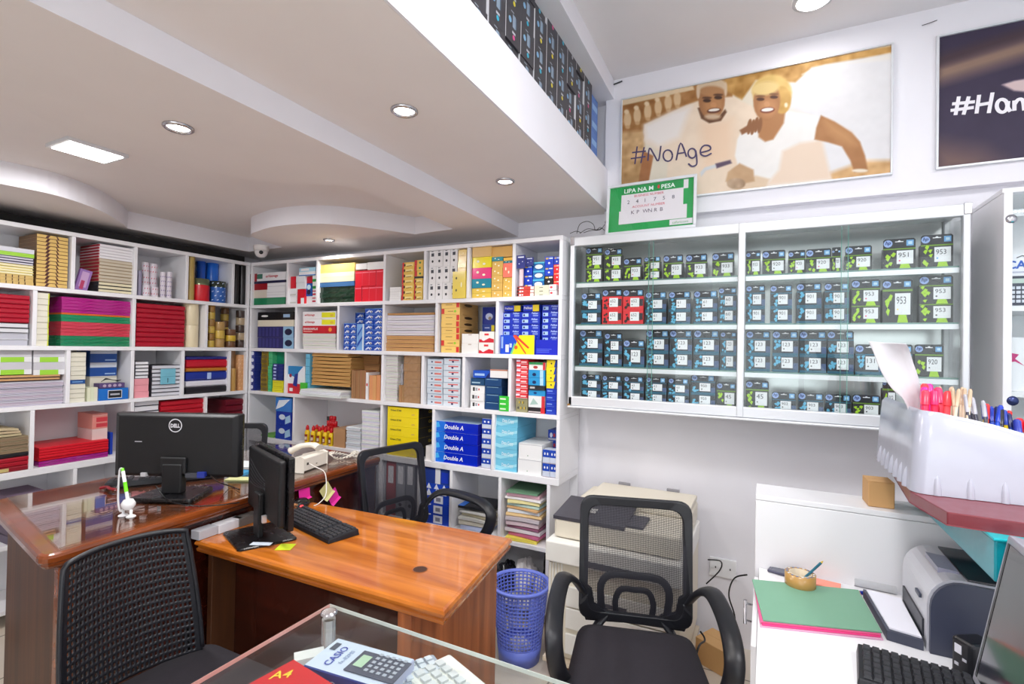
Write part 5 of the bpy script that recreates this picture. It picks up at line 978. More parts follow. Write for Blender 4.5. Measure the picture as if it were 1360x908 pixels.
P = Paint(qx0, qz0, qx1, qz1, 300, 150, tf2, (50, 38, 62))
P.poly([(60, 60), (700, -80), (700, 500), (60, 500)], (54, 42, 70), noise=10)
P.poly([(80, 172), (330, 96), (700, -20), (700, 40), (330, 146), (80, 222)], (150, 120, 104), soft=.03)
P.poly([(80, 150), (330, 70), (700, -80), (700, -60), (330, 96), (80, 178)], (70, 48, 58), soft=.02)
P.poly([(80, 380), (200, 400), (260, 440), (80, 460)], (126, 96, 88), soft=.06)
P.poly([(258, 222), (290, 212), (420, 190), (420, 250), (290, 238)], (226, 200, 200), soft=.004)
P2_ = thing('wall_poster', 'dark violet poster lettered #Han, cut off by the frame edge', 'poster')
MB().box(qx0, YP+.001, qz0, qx1, 2.5985, qz1, mat((60, 50, 66))).obj('backing', P2_); P.mesh('picture', YP, mPost, P2_)
L2 = [[(145, 253), (136, 302)], [(171, 253), (157, 301)], [(127, 273), (187, 267)], [(123, 290), (184, 282)], [(198, 249), (191, 298)], [(233, 243), (223, 297)], [(195, 276), (229, 270)], circ(258, 278, 14), [(274, 266), (273, 282), (280, 293)], [(290, 264), (290, 291)], [(290, 275), (300, 262), (312, 264), (316, 290)]]
strokes(tf2, L2, .0062, YP-.001, mat((244, 240, 246), .5)).obj('handwritten_text', P2_); frame4(qx0, qz0, qx1, qz1, .008, 2.583, 2.5985, mAlu, P2_)
for i, (u, v) in enumerate(((819, 112), (1232, 33))):
    p = at(u, v, 'y', 2.598); c = MB(); c.tube([(p.x-.02, 2.594, p.z), (p.x, 2.592, p.z+.002), (p.x+.03, 2.596, p.z+.01)], .004 if i == 0 else .0015, mat((60, 60, 66)), 6)
    c.obj('hanging_wire', label=('short dark wire stub poking out above the sepia poster' if i == 0 else 'tiny wire stub on the wall above the gap between posters'), cat='wire')

# ================================================================ toner boxes on the mezzanine edge
def toner(k, side):
    def f(w, d, h):
        m = MB(); m.box(0, 0, 0, w, d, h, mat((62, 60, 66), .4), {'front': c8((226, 226, 230)), 'back': c8((226, 226, 230))})
        X = w+.0008
        q = lambda a0, b0, a1, b1, c, e=0: m.add([(X+e, d*a0, h*b0), (X+e, d*a1, h*b0), (X+e, d*a1, h*b1), (X+e, d*a0, h*b1)], [(0, 1, 2, 3)], c8(c))
        q(.42, .48, .62, .86, (150, 170, 190)); q(.62, .50, .68, .84, (90, 110, 130), .0003)
        e = lambda cy, cz, r, c: m.add([(X+.0004, d*cy+r*math.cos(2*PI*i/10), h*cz+r*math.sin(2*PI*i/10)) for i in range(10)], [tuple(range(10))], c8(c))
        e(.24, .62, .011, (140, 190, 225)); e(.5, .2, .009, ((236, 220, 60), (60, 190, 220), (226, 90, 150), (200, 200, 206))[k])
        q(.4, .3, .62, .37, (206, 206, 214)); q(.3, .9, .5, .93, (170, 180, 190))
        for i in range(3): m.add([(w*.2, -.0008, h*(.2+.25*i)), (w*.8, -.0008, h*(.2+.25*i)), (w*.8, -.0008, h*(.32+.25*i)), (w*.2, -.0008, h*(.32+.25*i))], [(0, 1, 2, 3)], c8((120, 120, 130)))
        return m
    return f
ty0 = at(560, 10, 'x', -.80).y; yy = .62; col = 0; RT = random.Random(4)
TM = [toner(k, 0)(.30, .112, .118).data('toner_box') for k in range(4)]
yellowish = ['yellow', 'blue', 'pink', 'grey']
ncol = 16
for c in range(ncol):
    y0 = .56+c*.1165
    for r in range(4):
        k = RT.choice((0, 0, 1, 2, 3)); o = bpy.data.objects.new('toner_box', TM[k]); COL.objects.link(o)
        fx_ = -.795-.1*0-(.30)-RT.choice((0, 0, 0, .003, .008)); o.location = (fx_, y0, 2.3455-.0148+r*.1185) if False else (fx_, y0, 2.331+r*.1185)
        tag(o, 'dark toner box with %s dot, %s column from the far end, %s' % (yellowish[k], (NUM+['sixteenth'])[ncol-1-c], ['bottom row', 'second row up', 'third row up', 'top row'][r]), 'toner box', 'toner boxes along the mezzanine edge')
bb = MB(); bb.box(-.29, 0, 0, 0, .1, .088, mat((70, 120, 200), .3)); bb.add([(.0008, .01, .02), (.0008, .09, .02), (.0008, .09, .05), (.0008, .01, .05)], [(0, 1, 2, 3)], c8((150, 190, 235))); bme = bb.data('blue_toner_box')
for r in range(4):
    o = bpy.data.objects.new('blue_toner_box', bme); COL.objects.link(o); o.location = (-.80, .56+ncol*.1165+.01, 2.331+r*.0888)
    tag(o, 'blue carton at the far end of the toner boxes, %s' % ['lowest', 'second from below', 'third from below', 'uppermost'][r], 'box', 'blue cartons on the mezzanine')

# ================================================================ lights, camera dome
def downlight(u, v, z, lab, on=True, power=14, r=.042):
    p = at(u, v, 'z', z); t = thing('ceiling_light', lab, 'ceiling light', (p.x, p.y, z), 0, 'recessed ceiling lights')
    m = MB(); m.lathe([(r, -.0005), (r, -.006), (r*.86, -.010), (r*.74, -.006), (r*.70, .012)], mat((190, 188, 190), .2, metal=.9), 28, cap=False); m.obj('ring', t)
    m = MB(); e = mat((255, 252, 248), .4, emit=14 if on else 4); m.lathe([(r*.7, -.003), (r*.4, -.0042), (.001, -.0045)], e, 24, cap=False); m.obj('lamp_lens', t)
    L = bpy.data.lights.new('spot', 'SPOT'); L.energy = power; L.spot_size = math.radians(150); L.spot_blend = .8; L.shadow_soft_size = .03; L.color = (1, .97, .93)
    o = bpy.data.objects.new('downlight_lamp', L); COL.objects.link(o); o.location = (p.x, p.y, z-.02)
    return t
downlight(537, 146, 2.13, 'recessed round lamp in the slab soffit nearest the toner boxes', power=20)
downlight(671, 240, 2.13, 'small recessed round lamp in the slab soffit close to the cabinet')
downlight(237, 168, 2.05, 'recessed lamp with blackened chrome ring above the desks')
downlight(437, 318, 2.05, 'recessed round lamp glowing in the curved soffit over the bookcase', r=.035, power=5)
p = at(1080, -2, 'z', 2.82); t = thing('ceiling_light', 'recessed lamp in the high ceiling above the sepia poster', 'ceiling light', (p.x, p.y, 2.82))
m = MB(); m.lathe([(.075, -.0005), (.075, -.008), (.06, -.012)], mat((220, 220, 222), .3), 28, cap=False); m.obj('ring', t)
m = MB(); m.lathe([(.06, -.010), (.001, -.011)], mat((255, 252, 248), .4, emit=10), 24, cap=False); m.obj('lamp_lens', t)
def area(nm, loc, sx, sy, e, col=(.985, .985, 1), rot=(0, 0, 0)):
    L = bpy.data.lights.new(nm, 'AREA'); L.shape = 'RECTANGLE'; L.size = sx; L.size_y = sy; L.energy = e; L.color = col
    o = bpy.data.objects.new(nm, L); COL.objects.link(o); o.location = loc; o.rotation_euler = rot; return o
area('high_ceiling_lamp', (p.x, p.y, 2.80), .12, .12, 1.2)
# LED panel in the tray
c4 = [at(u, v, 'z', 2.15) for u, v in ((71, 190), (97, 181.5), (161, 204.5), (135, 213.5))]
cx_, cy_ = sum(q.x for q in c4)/4, sum(q.y for q in c4)/4
pn = thing('led_panel_light', 'rectangular white LED panel glowing in the recessed ceiling tray', 'ceiling light', (cx_, cy_, 2.15))
m = MB(); m.box(-.085, -.10, -.014, .085, .10, -.0005, mAlu); m.obj('panel_frame', pn)
m = MB(); m.box(-.072, -.086, -.0165, .072, .086, -.0145, mat((255, 255, 255), .4, emit=12)); m.obj('diffuser', pn)
area('led_panel_lamp', (cx_, cy_, 2.13), .14, .17, 12)
# unseen lamps added on the shop's high ceiling for even fill light
for i, (x, y) in enumerate(((.0, .75), (1.5, -.6), (-.1, -1.5), (1.5, .9))):
    t = thing('fill_ceiling_lamp', 'added square fill lamp on the high ceiling, '+['above the glass counter', 'by the side wall', 'near the shop window', 'above the white counter'][i], 'ceiling light', (x, y, 2.82), 0, 'added fill lamps on the high ceiling')
    m = MB(); m.box(-.2, -.2, -.03, .2, .2, -.0005, mAlu); m.obj('housing', t); m = MB(); m.box(-.18, -.18, -.034, .18, .18, -.0305, mat((255, 255, 255), .4, emit=2.5)); m.obj('diffuser', t)
    area('ceiling_fill', (x, y, 2.78), .36, .36, 16)
# dome camera
p = at(343, 326, 'z', 2.05); dc = thing('ceiling_camera', 'white dome security camera under the soffit above the bookcase corner', 'security camera', (-3.02, 2.25, 2.0495))
m = MB(); m.lathe([(.047, 0), (.049, -.012), (.046, -.03), (.042, -.034)], mat((236, 232, 230), .35), 26); m.obj('housing', dc)
m = MB(); m.lathe([(.040, -.034), (.039, -.05), (.032, -.066), (.018, -.077), (.001, -.08)], mat((228, 224, 224), .25), 26); m.obj('ball', dc)
m = MB(); d = (CAMP-Vector((-3.02, 2.25, 1.99))).normalized(); q = Vector((0, 0, -.04))+Vector((d.x, d.y, -.25)).normalized()*.037
m.lathe([(.013, 0), (.012, .006), (.008, .007), (.001, .006)], mBlackG, 16, cap=False); lo = m.obj('lens', dc, q); lo.rotation_euler = Vector((d.x, d.y, -.25)).to_track_quat('Z', 'Y').to_euler()
# ================================================================ tall display case, far right
cs = thing('display_case', 'tall white display case with glass front showing a calculator packet', 'cabinet')
x0, yf = .735, 2.352; zt = at(1331, 250, 'y', yf).z
bev(MB().box(x0, yf+.004, .02, x0+.018, 2.645, zt-.0185, mShelf).obj('side_panel', cs), .002); bev(MB().box(x0, yf, zt-.018, x0+1.2, 2.645, zt, mShelf).obj('top_panel', cs), .003)
MB().box(x0+.018, 2.63, .02, x0+1.2, 2.64, zt-.02, mShelf).obj('back_panel', cs); bev(MB().box(x0-.002, yf-.02, .02, x0+.022, yf+.003, zt-.019, mShelf).obj('front_stile', cs), .002)
MB().box(x0+1.18, yf, .02, x0+1.2, 2.63, zt-.02, mShelf).obj('side_panel', cs)
MB().box(x0+.0185, yf-.012, .3, x0+1.18, yf-.007, zt-.03, mGlass).obj('glass_door', cs)
zs1 = at(1350, 407, 'y', 2.4).z; zs2 = at(1350, 540, 'y', 2.4).z
for z in (zs1, zs1-.30, .3): MB().box(x0+.019, yf+.01, z-.018, x0+1.179, 2.629, z, mShelf).obj('inner_shelf', cs)
dg = MB(); p = at(1342, 291, 'y', yf-.014); dg.lathe([(.016, -.006), (.015, -.010), (.001, -.0105)], mChrome, 20, axis='y', o=(p.x, yf-.012, p.z)); dg.obj('door_disc', cs)
p = at(1344, 532, 'y', yf-.014); MB().lathe([(.017, -.004), (.016, -.009), (.001, -.010)], mat((60, 70, 120), .2, metal=.6), 20, axis='y', o=(p.x, yf-.012, p.z)).obj('door_disc', cs)
for k in range(9): 
    p = at(1338+5.4*k, 282-.5*k, 'y', 2.46); MB().lathe([(.0028, 0), (.001, -.001)], mat((255, 255, 250), .3, emit=5), 8, axis='y', o=(p.x, 2.46, p.z), cap=False).obj('led_dot', cs)
MB().box(x0+.02, 2.462, at(1345, 285, 'y', 2.46).z-.006, x0+1.1, 2.468, at(1345, 278, 'y', 2.46).z, mAlu).obj('led_strip', cs)
ca = thing('calculator_packet', 'white hanging packet holding a scientific calculator, blue lettering', 'calculator', (at(1338, 400, 'y', 2.40).x-.012, 2.40, zs1+.0005))
cw, ch_ = .10, at(1345, 338, 'y', 2.4).z-zs1
m = MB(); m.box(0, 0, 0, cw, .012, ch_, mat((238, 238, 244))); m.text('CASIO', cw*.08, ch_*.72, ch_*.16, c8((30, 90, 190)), bold=.03); m.tube([(cw*.35, -.002, ch_*.93), (cw*.5, -.002, ch_*.97), (cw*.68, -.002, ch_*.92)], .0015, mat((90, 90, 100)), 5)
m.fr(cw*.08, ch_*.64, cw*.9, ch_*.67, c8((190, 190, 210))); m.obj('card', ca)
m = MB(); m.box(cw*.1, -.006, ch_*.02, cw*.95, -.0005, ch_*.58, mat((54, 60, 78), .4)); m.fr(cw*.16, ch_*.44, cw*.9, ch_*.53, c8((190, 205, 196)), y=-.0065)
for r in range(4):
    for k in range(5): m.box(cw*(.18+.15*k), -.0085, ch_*(.07+.085*r), cw*(.29+.15*k), -.006, ch_*(.125+.085*r), c8((216, 220, 230) if (k, r) != (4, 3) else (226, 200, 60)))
m.obj('calculator_body', ca)
cb = MB(); cb.box(0, 0, 0, .13, .02, .19, mat((236, 236, 240))); cb.fp([(.005, .10), (.02, .135), (.04, .13), (.03, .115), (.055, .09), (.03, .105)], c8((200, 40, 120))); cb.fr(.0, .005, .02, .05, c8((30, 60, 170)))
cb.obj('white_packet', loc=(x0+.022, 2.40, zs1-.2995), label='white packet with magenta mark on the shelf below the calculator', cat='packet')
cb = MB(); cb.box(0, 0, 0, .2, .02, .28, mat((196, 198, 204)))
for r in range(5):
    for k in range(4): cb.fe(.03+.046*k, .03+.05*r, .018, .02, c8((226, 230, 228)), n=12)
cb.obj('blister_board', loc=(x0+.022, 2.42, .3005), label='grey board with rows of pale round blisters low in the case', cat='blister board')
# ================================================================ desks
def P3(u, v, z): p = at(u, v, 'z', z); return (p.x, p.y)
prof = [(.012, 0), (.004, .003), (.0, .010), (.0, .016), (.009, .021), (.009, .026), (.004, .031), (.006, .040), (.02, .044)]
Z2, Z1 = .70, .80
d2 = thing('wooden_desk', 'lower orange-brown wooden desk with moulded edge and cable hole', 'desk', (-1.3, 1.35, 0))
t2 = [Vector(q) for q in ((-1.80, 1.105), (-.752, 1.125), (-.830, 1.680), (-1.80, 1.625))]
loc2 = lambda p: Vector((p[0]+1.3, p[1]-1.35))
hole = P3(558, 756, Z2); hx, hy = hole[0]+1.3, hole[1]-1.35
top = MB(); L2p = [loc2(p) for p in t2]; slab(top, L2p, Z2, prof, mWood); to = top.obj('desktop', d2)
# dark cable hole rim with a liner
g = MB(); g.lathe([(.021, .0006), (.0235, .0012), (.025, .0006)], mat((150, 84, 40), .3), 24, o=(hx, hy, Z2), cap=False); g.lathe([(.021, .0009), (.001, .0009)], mat((60, 30, 18), .6), 24, o=(hx, hy, Z2), cap=False); g.obj('cable_hole', d2)
pnl = MB(); pnl.box(.40, -.20, 0, .43, .29, Z2-.045, mWoodS); pnl.box(.385, -.215, 0, .432, -.2005, Z2-.045, mWoodS); bev(pnl.obj('side_panel', d2), .002)
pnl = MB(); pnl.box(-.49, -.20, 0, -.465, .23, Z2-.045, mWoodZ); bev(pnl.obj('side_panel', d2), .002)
pnl = MB(); pnl.box(-.4645, -.11, .08, .3995, -.09, Z2-.045, mWoodD); pnl.obj('modesty_panel', d2)
d1 = thing('glass_topped_desk', 'long red-brown desk with glass plate running beside the left shelving', 'desk', (-2.2, 1.4, 0))
q1 = [(-2.56, .80), (-1.765, .665), (-1.842, 2.13), (-2.60, 2.13)]
q1 = [Vector((p[0]+2.2, p[1]-1.4)) for p in q1]; q1r = rounded(q1, [.03, .05, .03, .03])
top = MB(); slab(top, q1r, Z1, [(.012, 0), (.004, .003), (0, .010), (.0, .022), (.006, .028), (.006, .034), (.012, .042), (.022, .046)], mWoodY); top.obj('desktop', d1)
ctr = Vector((.0, .0)); gp = [p+(ctr-p).normalized()*.06 for p in q1]
MB().prism([tuple(p) for p in gp], Z1+.0006, Z1+.0066, mGlassTop).obj('glass_plate', d1)
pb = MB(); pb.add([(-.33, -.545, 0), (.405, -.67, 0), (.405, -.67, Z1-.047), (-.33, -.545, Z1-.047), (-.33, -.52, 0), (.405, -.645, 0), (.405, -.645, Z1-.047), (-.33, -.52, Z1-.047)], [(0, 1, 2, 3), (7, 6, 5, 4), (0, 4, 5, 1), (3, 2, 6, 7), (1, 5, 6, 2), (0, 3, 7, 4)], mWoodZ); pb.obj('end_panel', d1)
bev(MB().box(.385, -.685, 0, .412, -.64, Z1-.047, mWoodY).obj('corner_post', d1), .003)
pb = MB(); pb.add([(.385, -.64, 0), (.335, .70, 0), (.335, .70, Z1-.047), (.385, -.64, Z1-.047), (.36, -.64, 0), (.31, .70, 0), (.31, .70, Z1-.047), (.36, -.64, Z1-.047)], [(0, 1, 2, 3), (7, 6, 5, 4), (0, 4, 5, 1), (3, 2, 6, 7), (1, 5, 6, 2), (0, 3, 7, 4)], mWoodD); pb.obj('front_panel', d1)
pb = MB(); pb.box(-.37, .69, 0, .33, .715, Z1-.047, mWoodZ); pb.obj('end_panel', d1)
# sticky notes on the long desk's front panel
def sticky(u0, v0, c, lab, rot, s=.05):
    x = -1.842; p = at(u0, v0, 'x', x+.006)
    m = MB(); m.add([(0, -s/2, -s/2), (0, s/2, -s/2), (0, s/2, s/2), (0, -s/2, s/2), (.012, -s/2, -s*.62), (.012, s/2, -s*.58)], [(0, 1, 2, 3), (4, 5, 1, 0)], mat(c, .7))
    o = m.obj('sticky_note', loc=(x+.012, p.y, p.z), label=lab, cat='sticky note'); o.rotation_euler = (rot, 0, .037); return o
# ================================================================ office chair
def chair(name, label, loc, rz, s=.93, back_rot=0, arms=True):
    t = thing(name, label, 'office chair', loc, rz); t.scale = (s, s, s)
    m = MB(); sw, sd = .25, .24
    # seat cushion: rounded, slightly domed (front is -y)
    ring = rounded([Vector((-sw, -sd)), Vector((sw, -sd)), Vector((sw-.03, sd)), Vector((-sw+.03, sd))], .07, 6); n = len(ring)
    vs = []; lv = [(.92, .425), (1, .44), (1.0, .475), (.96, .492), (.8, .502), (.4, .506)]
    for k, z in lv: vs += [(p.x*k, p.y*k, z) for p in ring]
    fs = [(a*n+k, a*n+(k+1) % n, (a+1)*n+(k+1) % n, (a+1)*n+k) for a in range(len(lv)-1) for k in range(n)]+[tuple(range((len(lv)-1)*n, len(lv)*n)), tuple(range(n))[::-1]]
    m.add(vs, fs, mFabric, True); m.obj('seat', t)
    # backrest: frame, net, lumbar arches, uprights
    yb = .235; H0, H1 = .50, .985
    def ysurf(x, z): q = (z-H0)/(H1-H0); return yb+.02+.06*q-.05*math.sin(PI*min(1, q*1.3))*.6-.05*(1-(x/.23)**2)*-.35
    def outline(ins, n=40):
        w0, w1 = .222-ins, .226-ins
        pts = rounded([Vector((-w0, H0+ins)), Vector((w0, H0+ins)), Vector((w1, H1-ins)), Vector((-w1, H1-ins))], .055, 6)
        return [Vector((p.x, ysurf(p.x, p.y), p.y)) for p in pts]
    f = MB(); o_, i_ = outline(0), outline(.036); n = len(o_); vs = []
    for dy in (-.013, .013):
        vs += [p+Vector((0, dy, 0)) for p in o_]+[p+Vector((0, dy, 0)) for p in i_]
    fs = []
    for k in range(n):
        j = (k+1) % n; fs += [(k, j, n+j, n+k), (2*n+k, 3*n+k, 3*n+j, 2*n+j), (k, 2*n+k, 2*n+j, j), (n+k, n+j, 3*n+j, 3*n+k)]
    f.add(vs, fs, mBlackP, False)
    # broad lower wings
    for sg in (-1, 1):
        pts = [(sg*.20, .64), (sg*.175, .62), (sg*.165, .56), (sg*.10, .525), (sg*.05, .515), (sg*.05, .50), (sg*.19, .50), (sg*.21, .56)]
        vs = [(x, ysurf(x, z)-.010, z) for x, z in pts]+[(x, ysurf(x, z)+.012, z) for x, z in pts]; k_ = len(pts)
        f.add(vs, [tuple(range(k_)), tuple(range(k_, 2*k_))[::-1]]+[(a, (a+1) % k_, k_+(a+1) % k_, k_+a) for a in range(k_)], mBlackP)
    bev(f.obj('back_frame', t), .005, 2)
    nt = MB(); gx, gz = 14, 16; vs = [(x, ysurf(x, z)-.004, z) for z in [H0+.02+(H1-H0-.04)*b/gz for b in range(gz+1)] for x in [(-.205+.41*a/gx)*(.93+.10*(z-H0)/(H1-H0)) for a in range(gx+1)]]
    nt.add(vs, [(b*(gx+1)+a, b*(gx+1)+a+1, (b+1)*(gx+1)+a+1, (b+1)*(gx+1)+a) for b in range(gz) for a in range(gx)], mNet, True)
    no = nt.obj('back_net', t); uv = no.data.uv_layers.new(name='uv')
    for lp in no.data.loops: c = no.data.vertices[lp.vertex_index].co; uv.data[lp.index].uv = (c.x, c.z)
    for (w, h, r) in ((.135, .68, .016), (.075, .625, .013)):
        a = MB(); pts = spline([(x, ysurf(x, z)+.018, z) for x, z in ((-w*.95, .525), (-w, h-.05), (-w*.72, h-.004), (0, h), (w*.72, h-.004), (w, h-.05), (w*.95, .525))], 5)
        a.tube(pts, r, mBlackP, 8, flat=(1, .5), up=(0, 1, 0)); a.obj('lumbar_arch', t)
    for sg in (-1, 1):
        a = MB(); a.tube(spline([(sg*.10, ysurf(.1, .52)+.01, .53), (sg*.15, yb+.02, .47), (sg*.155, yb-.02, .43), (sg*.12, yb-.12, .412)], 5), .02, mBlackP, 8, flat=(1.3, .7)); a.obj('back_bracket', t)
    if arms:
        for sg in (-1, 1):
            a = MB(); pts = spline([(sg*.205, yb+.03, .60), (sg*.245, yb-.005, .665), (sg*.278, yb-.07, .695), (sg*.286, .02, .70), (sg*.283, -.12, .69), (sg*.276, -.20, .645), (sg*.265, -.19, .56), (sg*.25, -.13, .48), (sg*.235, -.07, .435), (sg*.19, -.03, .420)], 5)
            a.tube(pts, [.026]*len(pts), mBlackP, 10, flat=(1.0, .5), up=(sg, 0, .0)) if False else a.tube(pts, .022, mBlackP, 12, flat=(1.45, .62))
            a.obj('armrest', t)
    m = MB(); m.box(-.13, -.13, .395, .13, .13, .424, mBlackP); m.lathe([(.026, .12), (.026, .30), (.018, .30), (.018, .396)], mBlackG, 16); m.obj('seat_post', t)
    for k in range(5):
        an = 2*PI*k/5+.3; c, s_ = math.cos(an), math.sin(an)
        l = MB(); l.tube([(0, 0, .115), (.12*c, .12*s_, .105), (.27*c, .27*s_, .078)], [.028, .024, .015], mBlackP, 8); lo = l.obj('star_leg', t)
        w = MB(); w.lathe([(.02, -.012), (.026, -.010), (.026, .010), (.02, .012)], mBlackG, 16, axis='y', o=(0, 0, 0)); w.box(-.01, -.014, .0, .01, .014, .05, mBlackP); w.obj('castor', lo, (.27*c, .27*s_, .0265), an+PI/2)
    return t
# ================================================================ perforated chair, front left
def plastic_chair(label, loc, rz, s=.93, sx=.93):
    t = thing('perforated_chair', label, 'chair', loc, rz); t.scale = (sx, s, s)
    H0, H1 = .52, .93; NX, NZ = 30, 19; ux, uz = NX*4+2, NZ*4+2
    def S(a, b):
        q = b/uz; x = (a/ux*2-1)*(.238-.030*q*q); z = H0+(H1-H0)*q-.018*(abs(x)/.23)**3*q
        return (x, .23+.06*q-.05*(x/.23)**2*.9, z)
    m = MB(); vs = [S(a, b) for b in range(uz+1) for a in range(ux+1)]; fs = []
    for b in range(uz):
        for a in range(ux):
            if 1 < a < ux-2 and 1 < b < uz-2 and (a-2) % 4 in (0, 1) and (b-2) % 4 in (0, 1) and 3 < a < ux-4: continue
            fs.append((b*(ux+1)+a, b*(ux+1)+a+1, (b+1)*(ux+1)+a+1, (b+1)*(ux+1)+a))
    m.add(vs, fs, mBlackP, True); o = m.obj('backrest', t); so = o.modifiers.new('thick', 'SOLIDIFY'); so.thickness = .005; so.offset = 0
    e = MB(); ed = [S(0, b) for b in range(0, uz+1, 4)]+[S(a, uz) for a in range(4, ux-3, 6)]+[S(ux, b) for b in range(uz, -1, -4)]; e.tube(ed, .009, mBlackP, 8); e.obj('back_rim', t)
    m = MB(); ring = rounded([Vector((-.24, -.24)), Vector((.24, -.24)), Vector((.22, .23)), Vector((-.22, .23))], .07, 6); n = len(ring); vs = []; lv = [(.94, .425), (1, .44), (1.0, .468), (.95, .482), (.5, .486)]
    for k, z in lv: vs += [(p.x*k, p.y*k, z) for p in ring]
    m.add(vs, [(a*n+k, a*n+(k+1) % n, (a+1)*n+(k+1) % n, (a+1)*n+k) for a in range(len(lv)-1) for k in range(n)]+[tuple(range((len(lv)-1)*n, len(lv)*n)), tuple(range(n))[::-1]], mFabric, True); so_ = m.obj('seat', t); so_.scale = (1.36, 1.0, 1.08)
    for sg in (-1, 1):
        a = MB(); a.tube(spline([(sg*.2, -.2, .0), (sg*.21, -.19, .25), (sg*.215, -.15, .415), (sg*.215, .12, .42), (sg*.212, .225, .47), (sg*.212, .205+.03, .60)], 5), .012, mBlackG, 8); a.obj('front_leg', t)
        a = MB(); a.tube(spline([(sg*.21, .27, .0), (sg*.212, .16, .22), (sg*.215, .05, .415)], 5), .012, mBlackG, 8); a.obj('rear_leg', t)
    return t
chair('mesh_office_chair', 'black net-backed office chair standing alone before the photocopier', (-.345, 1.585, 0), math.radians(15.6), s=.873)
chair('mesh_office_chair', 'black net-backed office chair behind the lower wooden desk', (-1.43, 1.985, 0), math.radians(78), s=.9)
chair('mesh_office_chair', 'black office chair behind the long desk, partly hidden by the monitor', (-2.80, 1.78, 0), math.radians(40), arms=False) if False else None
c3 = chair('mesh_office_chair', 'black office chair in the corner behind the larger monitor', (-2.86, 1.86, 0), math.radians(35), s=.9, arms=False)
c3.location.z = .0
plastic_chair('black chair with perforated back drawn up to the long desk', (-1.365, .79, 0), math.radians(88), s=.895, sx=.72)

# ================================================================ monitors, keyboards
def keyboard(label, loc, rz, w=.40, d=.14, cols=20, rows=6):
    t = thing('keyboard', label, 'keyboard', loc, rz)
    m = MB(); m.add([(-w/2, 0, 0), (w/2, 0, 0), (w/2, d, 0), (-w/2, d, 0), (-w/2+.003, .003, .012), (w/2-.003, .003, .012), (w/2-.003, d-.003, .022), (-w/2+.003, d-.003, .022)], [(0, 3, 2, 1), (4, 5, 6, 7), (0, 1, 5, 4), (1, 2, 6, 5), (2, 3, 7, 6), (3, 0, 4, 7)], mBlackP); bev(m.obj('case', t), .002)
    m = MB(); u = (w-.02)/cols; v = (d-.018)/rows; km = mat((46, 47, 52), .5)
    for r in range(rows):
        for c in range(cols):
            if c in (14, 18) and False: continue
            if cols == 20 and c in (15,) and r != 0: pass
            if cols == 20 and (c == 15): continue
            if r == 0 and 4 <= c <= 8:
                if c > 4: continue
                wd = u*5
            else: wd = u
            x = -w/2+.01+c*u; y = .008+r*v+(.004 if r == rows-1 else 0); z = .0125+.010*(y/d); a = .0016
            m.add([(x+a*.4, y+a*.4, z), (x+wd-a*.4, y+a*.4, z), (x+wd-a*.4, y+v-a*.4, z), (x+a*.4, y+v-a*.4, z), (x+a*1.6, y+a*1.6, z+.006), (x+wd-a*1.6, y+a*1.6, z+.006), (x+wd-a*1.6, y+v-a*1.6, z+.0065), (x+a*1.6, y+v-a*1.6, z+.0065)], [(4, 5, 6, 7), (0, 1, 5, 4), (1, 2, 6, 5), (2, 3, 7, 6), (3, 0, 4, 7)], km)
    m.obj('keys', t); return t
# larger monitor, seen from behind
def back_of_monitor():
    base = Vector((-2.04, 1.185, Z1+.0072)); t = thing('computer_monitor', 'wide black monitor seen from behind with round badge on the long desk', 'monitor', base, YAW)
    w, h, zb = .485, .245, .070
    m = MB(); m.box(-w/2, .0, zb, w/2, .022, zb+h, mBlackG); bev(m.obj('bezel', t), .006, 3)
    m = MB(); vs = []
    for k, y in ((1, -.0002), (.985, -.014), (.90, -.026)): vs += [(-w/2*k, y, zb+h/2-h/2*k), (w/2*k, y, zb+h/2-h/2*k), (w/2*k, y, zb+h/2+h/2*k), (-w/2*k, y, zb+h/2+h/2*k)]
    fs = [(a*4+k, (a+1)*4+k, (a+1)*4+(k+1) % 4, a*4+(k+1) % 4) for a in range(2) for k in range(4)]+[(8, 11, 10, 9)]
    m.add(vs, fs, mBlack); bev(m.obj('rear_shell', t), .004, 2)
    m = MB(); r = .026; mw = mat((226, 226, 232), .3); m.lathe([(r, -.0275), (r*.86, -.0275)], mw, 30, axis='y', o=(0, 0, zb+h-.045), cap=False)
    m.text('DELL', 0, zb+h-.053, .015, mw, y=-.028, center=True, bold=.05, maxw=.036); m.obj('badge', t)
    MB().box(-.155, -.0272, zb+.135, -.128, -.026, zb+.1375, mw).obj('badge_strip', t)
    m = MB(); m.box(-.038, -.045, .012, .038, -.010, .125, mBlack); m.box(-.05, -.04, .085, .05, -.027, .15, mBlack); bev(m.obj('stand_neck', t), .006, 3)
    m = MB(); slab(m, rounded([Vector((-.12, -.11)), Vector((.12, -.11)), Vector((.10, .07)), Vector((-.10, .07))], .02), .013, [(.004, 0), (0, .004), (0, .0125)], mBlackG); m.obj('stand_base', t)
    m = MB(); m.box(-.125, -.034, zb+.004, -.105, -.012, zb+.018, mat((200, 200, 205), .4)); m.box(.05, -.04, zb+.004, .10, -.012, zb+.02, mat((70, 72, 80), .4)); m.obj('port_plugs', t)
    MB().box(.10, -.048, zb+.006, .128, -.0405, zb+.028, mat((30, 50, 150), .4)).box(.104, -.0404, zb+.009, .124, -.012, zb+.025, mat((30, 50, 150), .4)).obj('video_plug', t)
back_of_monitor()
cb = MB(); z = Z1+.012
pts = [at(207, 645, 'z', Z1+.06), at(222, 663, 'z', z+.014), at(250, 671, 'z', z+.012), at(285, 671, 'z', z+.004), at(318, 667, 'z', z-.001)]
cb.tube(spline(pts, 8), .0025, mBlackG, 6); cb.obj('monitor_cable', label='black cable drooping from the larger monitor across the desk glass', cat='cable')
